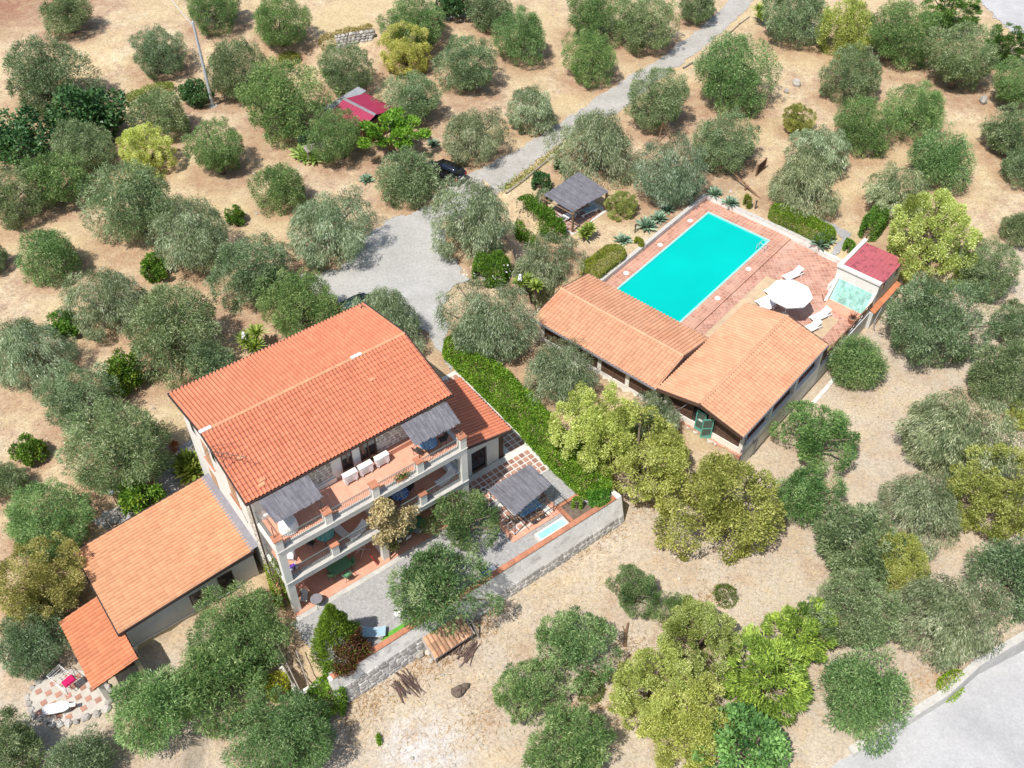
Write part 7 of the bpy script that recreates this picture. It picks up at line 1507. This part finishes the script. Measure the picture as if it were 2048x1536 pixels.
# front field: canopy of old tiles, boxes, brushwood piles, stump
x0, v0 = HF.px(832, 1262, -1.2)[0], -8.3
cp = HF.thing('tile_canopy', 'small lean to of old mottled clay tiles against the retaining wall', 'shelter', 9.0, -9, -2.4)
ca, cb = HF.px(838, 1268, -.85), HF.px(925, 1232, -.85); cc, cd = HF.px(868, 1296, -1.35), HF.px(932, 1256, -1.35)
ca_u, cb_u = min(ca[0], cc[0]), max(cb[0], cd[0])
for i in range(10):
    for j in range(3):
        u_ = ca_u+(cb_u-ca_u)*(i+.5)/10; mb = P(cp); ln = .52; y0 = -8.05-.42*j; z0 = -.75-.2*j
        vs = [(u_+math.cos(a)*.14, y0-ln*t_, z0-.24*t_+math.sin(a)*.11) for t_ in (0, 1) for a in [k*math.pi/5 for k in range(6)]]; mb.add(vs, [[k, 6+k, 7+k, k+1] for k in range(5)]); mb.build('roof_tile', 'tile_old', cp)
P(cp).slab([(ca_u-.1, -9.4, -1.42), (cb_u+.1, -9.4, -1.42), (cb_u+.1, -8.0, -.80), (ca_u-.1, -8.0, -.80)], .05).build('deck', 'wood_grey', cp)
for u_ in (ca_u+.1, cb_u-.1): P(cp).tube([(u_, -9.3, -2.7), (u_, -9.3, -1.45)], .06, 6).build('post', 'wood_grey', cp)
P(cp).tube([(cb_u+.25, -8.5, -.2), (cb_u+.3, -9.5, -2.0)], .06, 5).build('leaning_beam', 'wood_grey', cp)
for (px_, py_, lb, s_) in ((836, 1288, 'white crate beside the mottled tile lean to', .32),):
    x_, y_, z_ = on_ground(px_, py_); o = T('white_crate', lb, 'crate', (x_, y_, z_), yw); MB().box(-s_, -s_*.8, 0, s_, s_*.8, .45).build('crate', 'plastic', o); MB().box(-s_-.02, -s_*.8-.02, .451, s_+.02, s_*.8+.02, .50).build('rim', 'plastic', o)
for k, (px_, py_, s_) in enumerate(((838, 1310, .5), (856, 1306, .28), (846, 1300, .3), (862, 1322, .24))):
    x_, y_, z_ = on_ground(px_, py_); o = T('boulder', ('large pale boulder below the white crate', 'small round stone right of the large pale boulder', 'stone touching the white crate', 'lowest small stone near the brushwood pile')[k], 'boulder', (x_, y_, z_), rnd.uniform(0, 3), 'stones at the wall foot'); MB().rock(0, 0, s_*.3, s_, s_*.8, s_*.6).build('rock', 'stone', o)
def brush(label, px_, py_, n, L, w_, rot):
    x_, y_, z_ = on_ground(px_, py_); o = T('brushwood_pile', label, 'woodpile', (x_, y_, z_), rot, 'piles of cut olive branches')
    for k in range(n):
        a = rnd.gauss(0, .16); l = L*rnd.uniform(.6, 1.1); cx_, cy_ = rnd.gauss(0, .2), rnd.uniform(-w_, w_); h = .05+.35*(1-abs(cy_)/w_)*rnd.uniform(0, 1.2); b = rnd.uniform(-.15, .15)
        MB().tube([(cx_-l/2*math.cos(a), cy_-l/2*math.sin(a), h), (cx_, cy_+b*.4, h+.08), (cx_+l/2*math.cos(a), cy_+l/2*math.sin(a), h+rnd.uniform(-.08, .1))], rnd.uniform(.025, .05), 5, .02).build('branch', 'log', o)
brush('upper brushwood pile right of the mottled tile lean to', 925, 1298, 34, 1.6, .8, 1.1); brush('lower brushwood pile below the retaining wall', 812, 1374, 30, 1.5, .7, -.9)
x_, y_, z_ = on_ground(920, 1385); o = T('tree_stump', 'dark cut olive stump lying alone in the front field', 'stump', (x_, y_, z_), .4); MB().rock(-.15, 0, .25, .48, .40, .38).build('stump', 'bark', o); MB().rock(.35, .15, .2, .35, .25, .25).build('stump', 'bark', o); MB().lathe(-.1, -.1, [(.12, .5), (.12, .57)], 9).build('cut_face', 'log', o)
x_, y_, z_ = on_ground(1252, 1272); o = T('dry_log', 'orange brown rotten log in the front field beside the thin olive', 'log', (x_, y_, z_), 1.4); MB().tube([(-.8, 0, .1), (0, .05, .14), (.9, -.05, .1)], .12, 7, .07).build('log', 'wood', o); MB().tube([(.1, 0, .1), (.6, .3, .12)], .06, 6, .03).build('branch', 'wood', o)
# ------------------------------------------------------------------ dry grass, straw, pebbles: nobody could count them
g_ = np.random.default_rng(77)
def scatter(n, x0, x1, y0, y1):
    x_ = g_.uniform(x0, x1, n); y_ = g_.uniform(y0, y1, n); return x_, y_
solid = [[HF.w(*q)[:2] for q in ((-9.2, 1.2), (-9.2, 8.8), (-.3, 10.7), (20.6, 10.5), (20.6, 9), (22.6, -8.3), (-.6, -8.8), (-.6, 1.2))], [HF.w(*q)[:2] for q in ((-11.6, -.9), (-8.5, -.9), (-8.5, 5), (-11.6, 5))], [PF.w(*q)[:2] for q in ((-9.6, -11.6), (16.2, -11.6), (16.2, -7), (15.7, 7.9), (-9.6, 7.9))], road_poly, court_poly, path_poly, ov, stone_path, conc, [(o_[0], o_[1]) for o_ in [tuple(off(i, -.3)) for i in range(n2)]]+[(160, 0), (-10, 0)], [PF.w(*q)[:2] for q in ((2.7, 17.1), (2.6, 13), (7.8, 12.8), (8.1, 17))]]
def free(x_, y_):
    k = np.ones(len(x_), bool)
    for p in solid: k &= ~inside(x_, y_, p)
    return k
def density(x_, y_): return .5+.5*np.sin(x_*.31+2*np.sin(y_*.17))*np.cos(y_*.27+x_*.13)
xs_, ys_ = scatter(150000, -62, 72, 14, 135); k = free(xs_, ys_) & (g_.uniform(size=len(xs_)) < .25+.75*density(xs_, ys_)); xs_, ys_ = xs_[k], ys_[k]
for (tx, ty, tz, tr) in SPOTS:
    k = (np.hypot(xs_-tx, ys_-ty) > tr*.95) | (g_.uniform(size=len(xs_)) < .25); xs_, ys_ = xs_[k], ys_[k]
n_ = len(xs_); zs_ = terrain_z(xs_, ys_); D = unit(np.column_stack([g_.normal(0, .8, n_), g_.normal(0, .8, n_), g_.uniform(.1, .8, n_)]))
V = leaves(np.column_stack([xs_, ys_, zs_]), D, .20, .035, g_); link('dry_grass', quads('dry_grass', V, .5+.25*g_.normal(size=n_), 'straw'), None, 'stuff')
# green tufts in patches
xs_, ys_ = scatter(60000, -60, 70, 16, 120); k = free(xs_, ys_) & (np.sin(xs_*.21+1.7)*np.cos(ys_*.19+xs_*.07+.6) > .62) & (g_.uniform(size=len(xs_)) < .5); xs_, ys_ = xs_[k], ys_[k]; n_ = len(xs_)
V = leaves(np.column_stack([xs_, ys_, terrain_z(xs_, ys_)]), unit(np.column_stack([g_.normal(0, .6, n_), g_.normal(0, .6, n_), g_.uniform(.3, 1, n_)])), .20, .04, g_); link('green_weeds', quads('green_weeds', V, g_.uniform(0, 1, n_), 'weed'), None, 'stuff')
# verge grass along the gravel road
vp = [on_ground(*p) for p in ((1000, 380), (1030, 362), (1065, 338), (1108, 306), (1135, 290))]; P_ = []
for p, q in zip(vp[:-1], vp[1:]):
    for _ in range(420): t_ = rnd.random(); P_.append((p[0]+(q[0]-p[0])*t_+rnd.gauss(.1, .35), p[1]+(q[1]-p[1])*t_+rnd.gauss(-.1, .3)))
P_ = np.array(P_); n_ = len(P_); V = leaves(np.column_stack([P_, terrain_z(P_[:, 0], P_[:, 1])+.03]), unit(np.column_stack([g_.normal(0, .7, n_), g_.normal(0, .7, n_), g_.uniform(.3, 1, n_)])), .2, .05, g_); f_ = link('verge_grass', quads('verge_grass', V, g_.uniform(0, 1, n_), 'weed'), None, 'stuff'); f_.color = (1.7, 1.5, 1.2, 1)
# leaf litter and cut straw in the front field, pebbles
def in_front(n):
    x_, y_ = scatter(n, -25, 30, 14, 42); u_ = (x_-HF.o[0])*HF.u[0]+(y_-HF.o[1])*HF.u[1]; v_ = (x_-HF.o[0])*HF.v[0]+(y_-HF.o[1])*HF.v[1]; k = (v_ < -8.4) & (u_ > -6) & free(x_, y_); return x_[k], y_[k]
xs_, ys_ = in_front(9000); n_ = len(xs_); D = unit(np.column_stack([g_.normal(0, 1, n_), g_.normal(0, 1, n_), g_.uniform(0, .15, n_)])); V = leaves(np.column_stack([xs_, ys_, terrain_z(xs_, ys_)+.03]), D, .55, .022, g_, .02); link('cut_straw', quads('cut_straw', V, g_.uniform(.2, 1, n_), 'straw'), None, 'stuff')
mb = MB(); xs_, ys_ = in_front(1500); x2, y2 = scatter(1500, -55, 65, 20, 120); k = free(x2, y2); xs_, ys_ = np.concatenate([xs_, x2[k]]), np.concatenate([ys_, y2[k]]); zz_ = terrain_z(xs_, ys_)
for a, c, z_ in zip(xs_, ys_, zz_): s_ = abs(rnd.gauss(0, .05))+.03; mb.rock(a, c, z_+s_*.2, s_, s_*.8, s_*.6)
mb.build('pebbles', 'stone', None, kind='stuff')
# dry rusty scrub at the foot of the walls
P_ = []
for (px_, py_, sx, sy, n_) in ((735, 1405, 1.6, .7, 520), (860, 1330, 1.5, .6, 420), (935, 1270, 1.2, .6, 420), (985, 1215, .8, .5, 220), (1180, 1085, 1.6, .6, 420), (1290, 1010, .8, .6, 200), (1420, 1195, .9, .5, 200), (1262, 1300, .7, .5, 180), (1180, 1420, 1.2, .7, 300), (960, 1440, 1.1, .8, 220), (1890, 1330, 1.8, .6, 320)):
    x_, y_, z_ = on_ground(px_, py_); a_ = HF.yaw
    for _ in range(n_): u_, v_ = rnd.gauss(0, sx), rnd.gauss(0, sy); P_.append((x_+u_*math.cos(a_)-v_*math.sin(a_), y_+u_*math.sin(a_)+v_*math.cos(a_)))
P_ = np.array(P_); n_ = len(P_); V = leaves(np.column_stack([P_, terrain_z(P_[:, 0], P_[:, 1])]), unit(np.column_stack([g_.normal(0, .9, n_), g_.normal(0, .9, n_), g_.uniform(.05, .7, n_)])), .34, .035, g_, .05); f_ = link('dry_scrub', quads('dry_scrub', V, g_.uniform(0, 1, n_), 'straw'), None, 'stuff'); f_.color = (.85, .68, .52, 1)
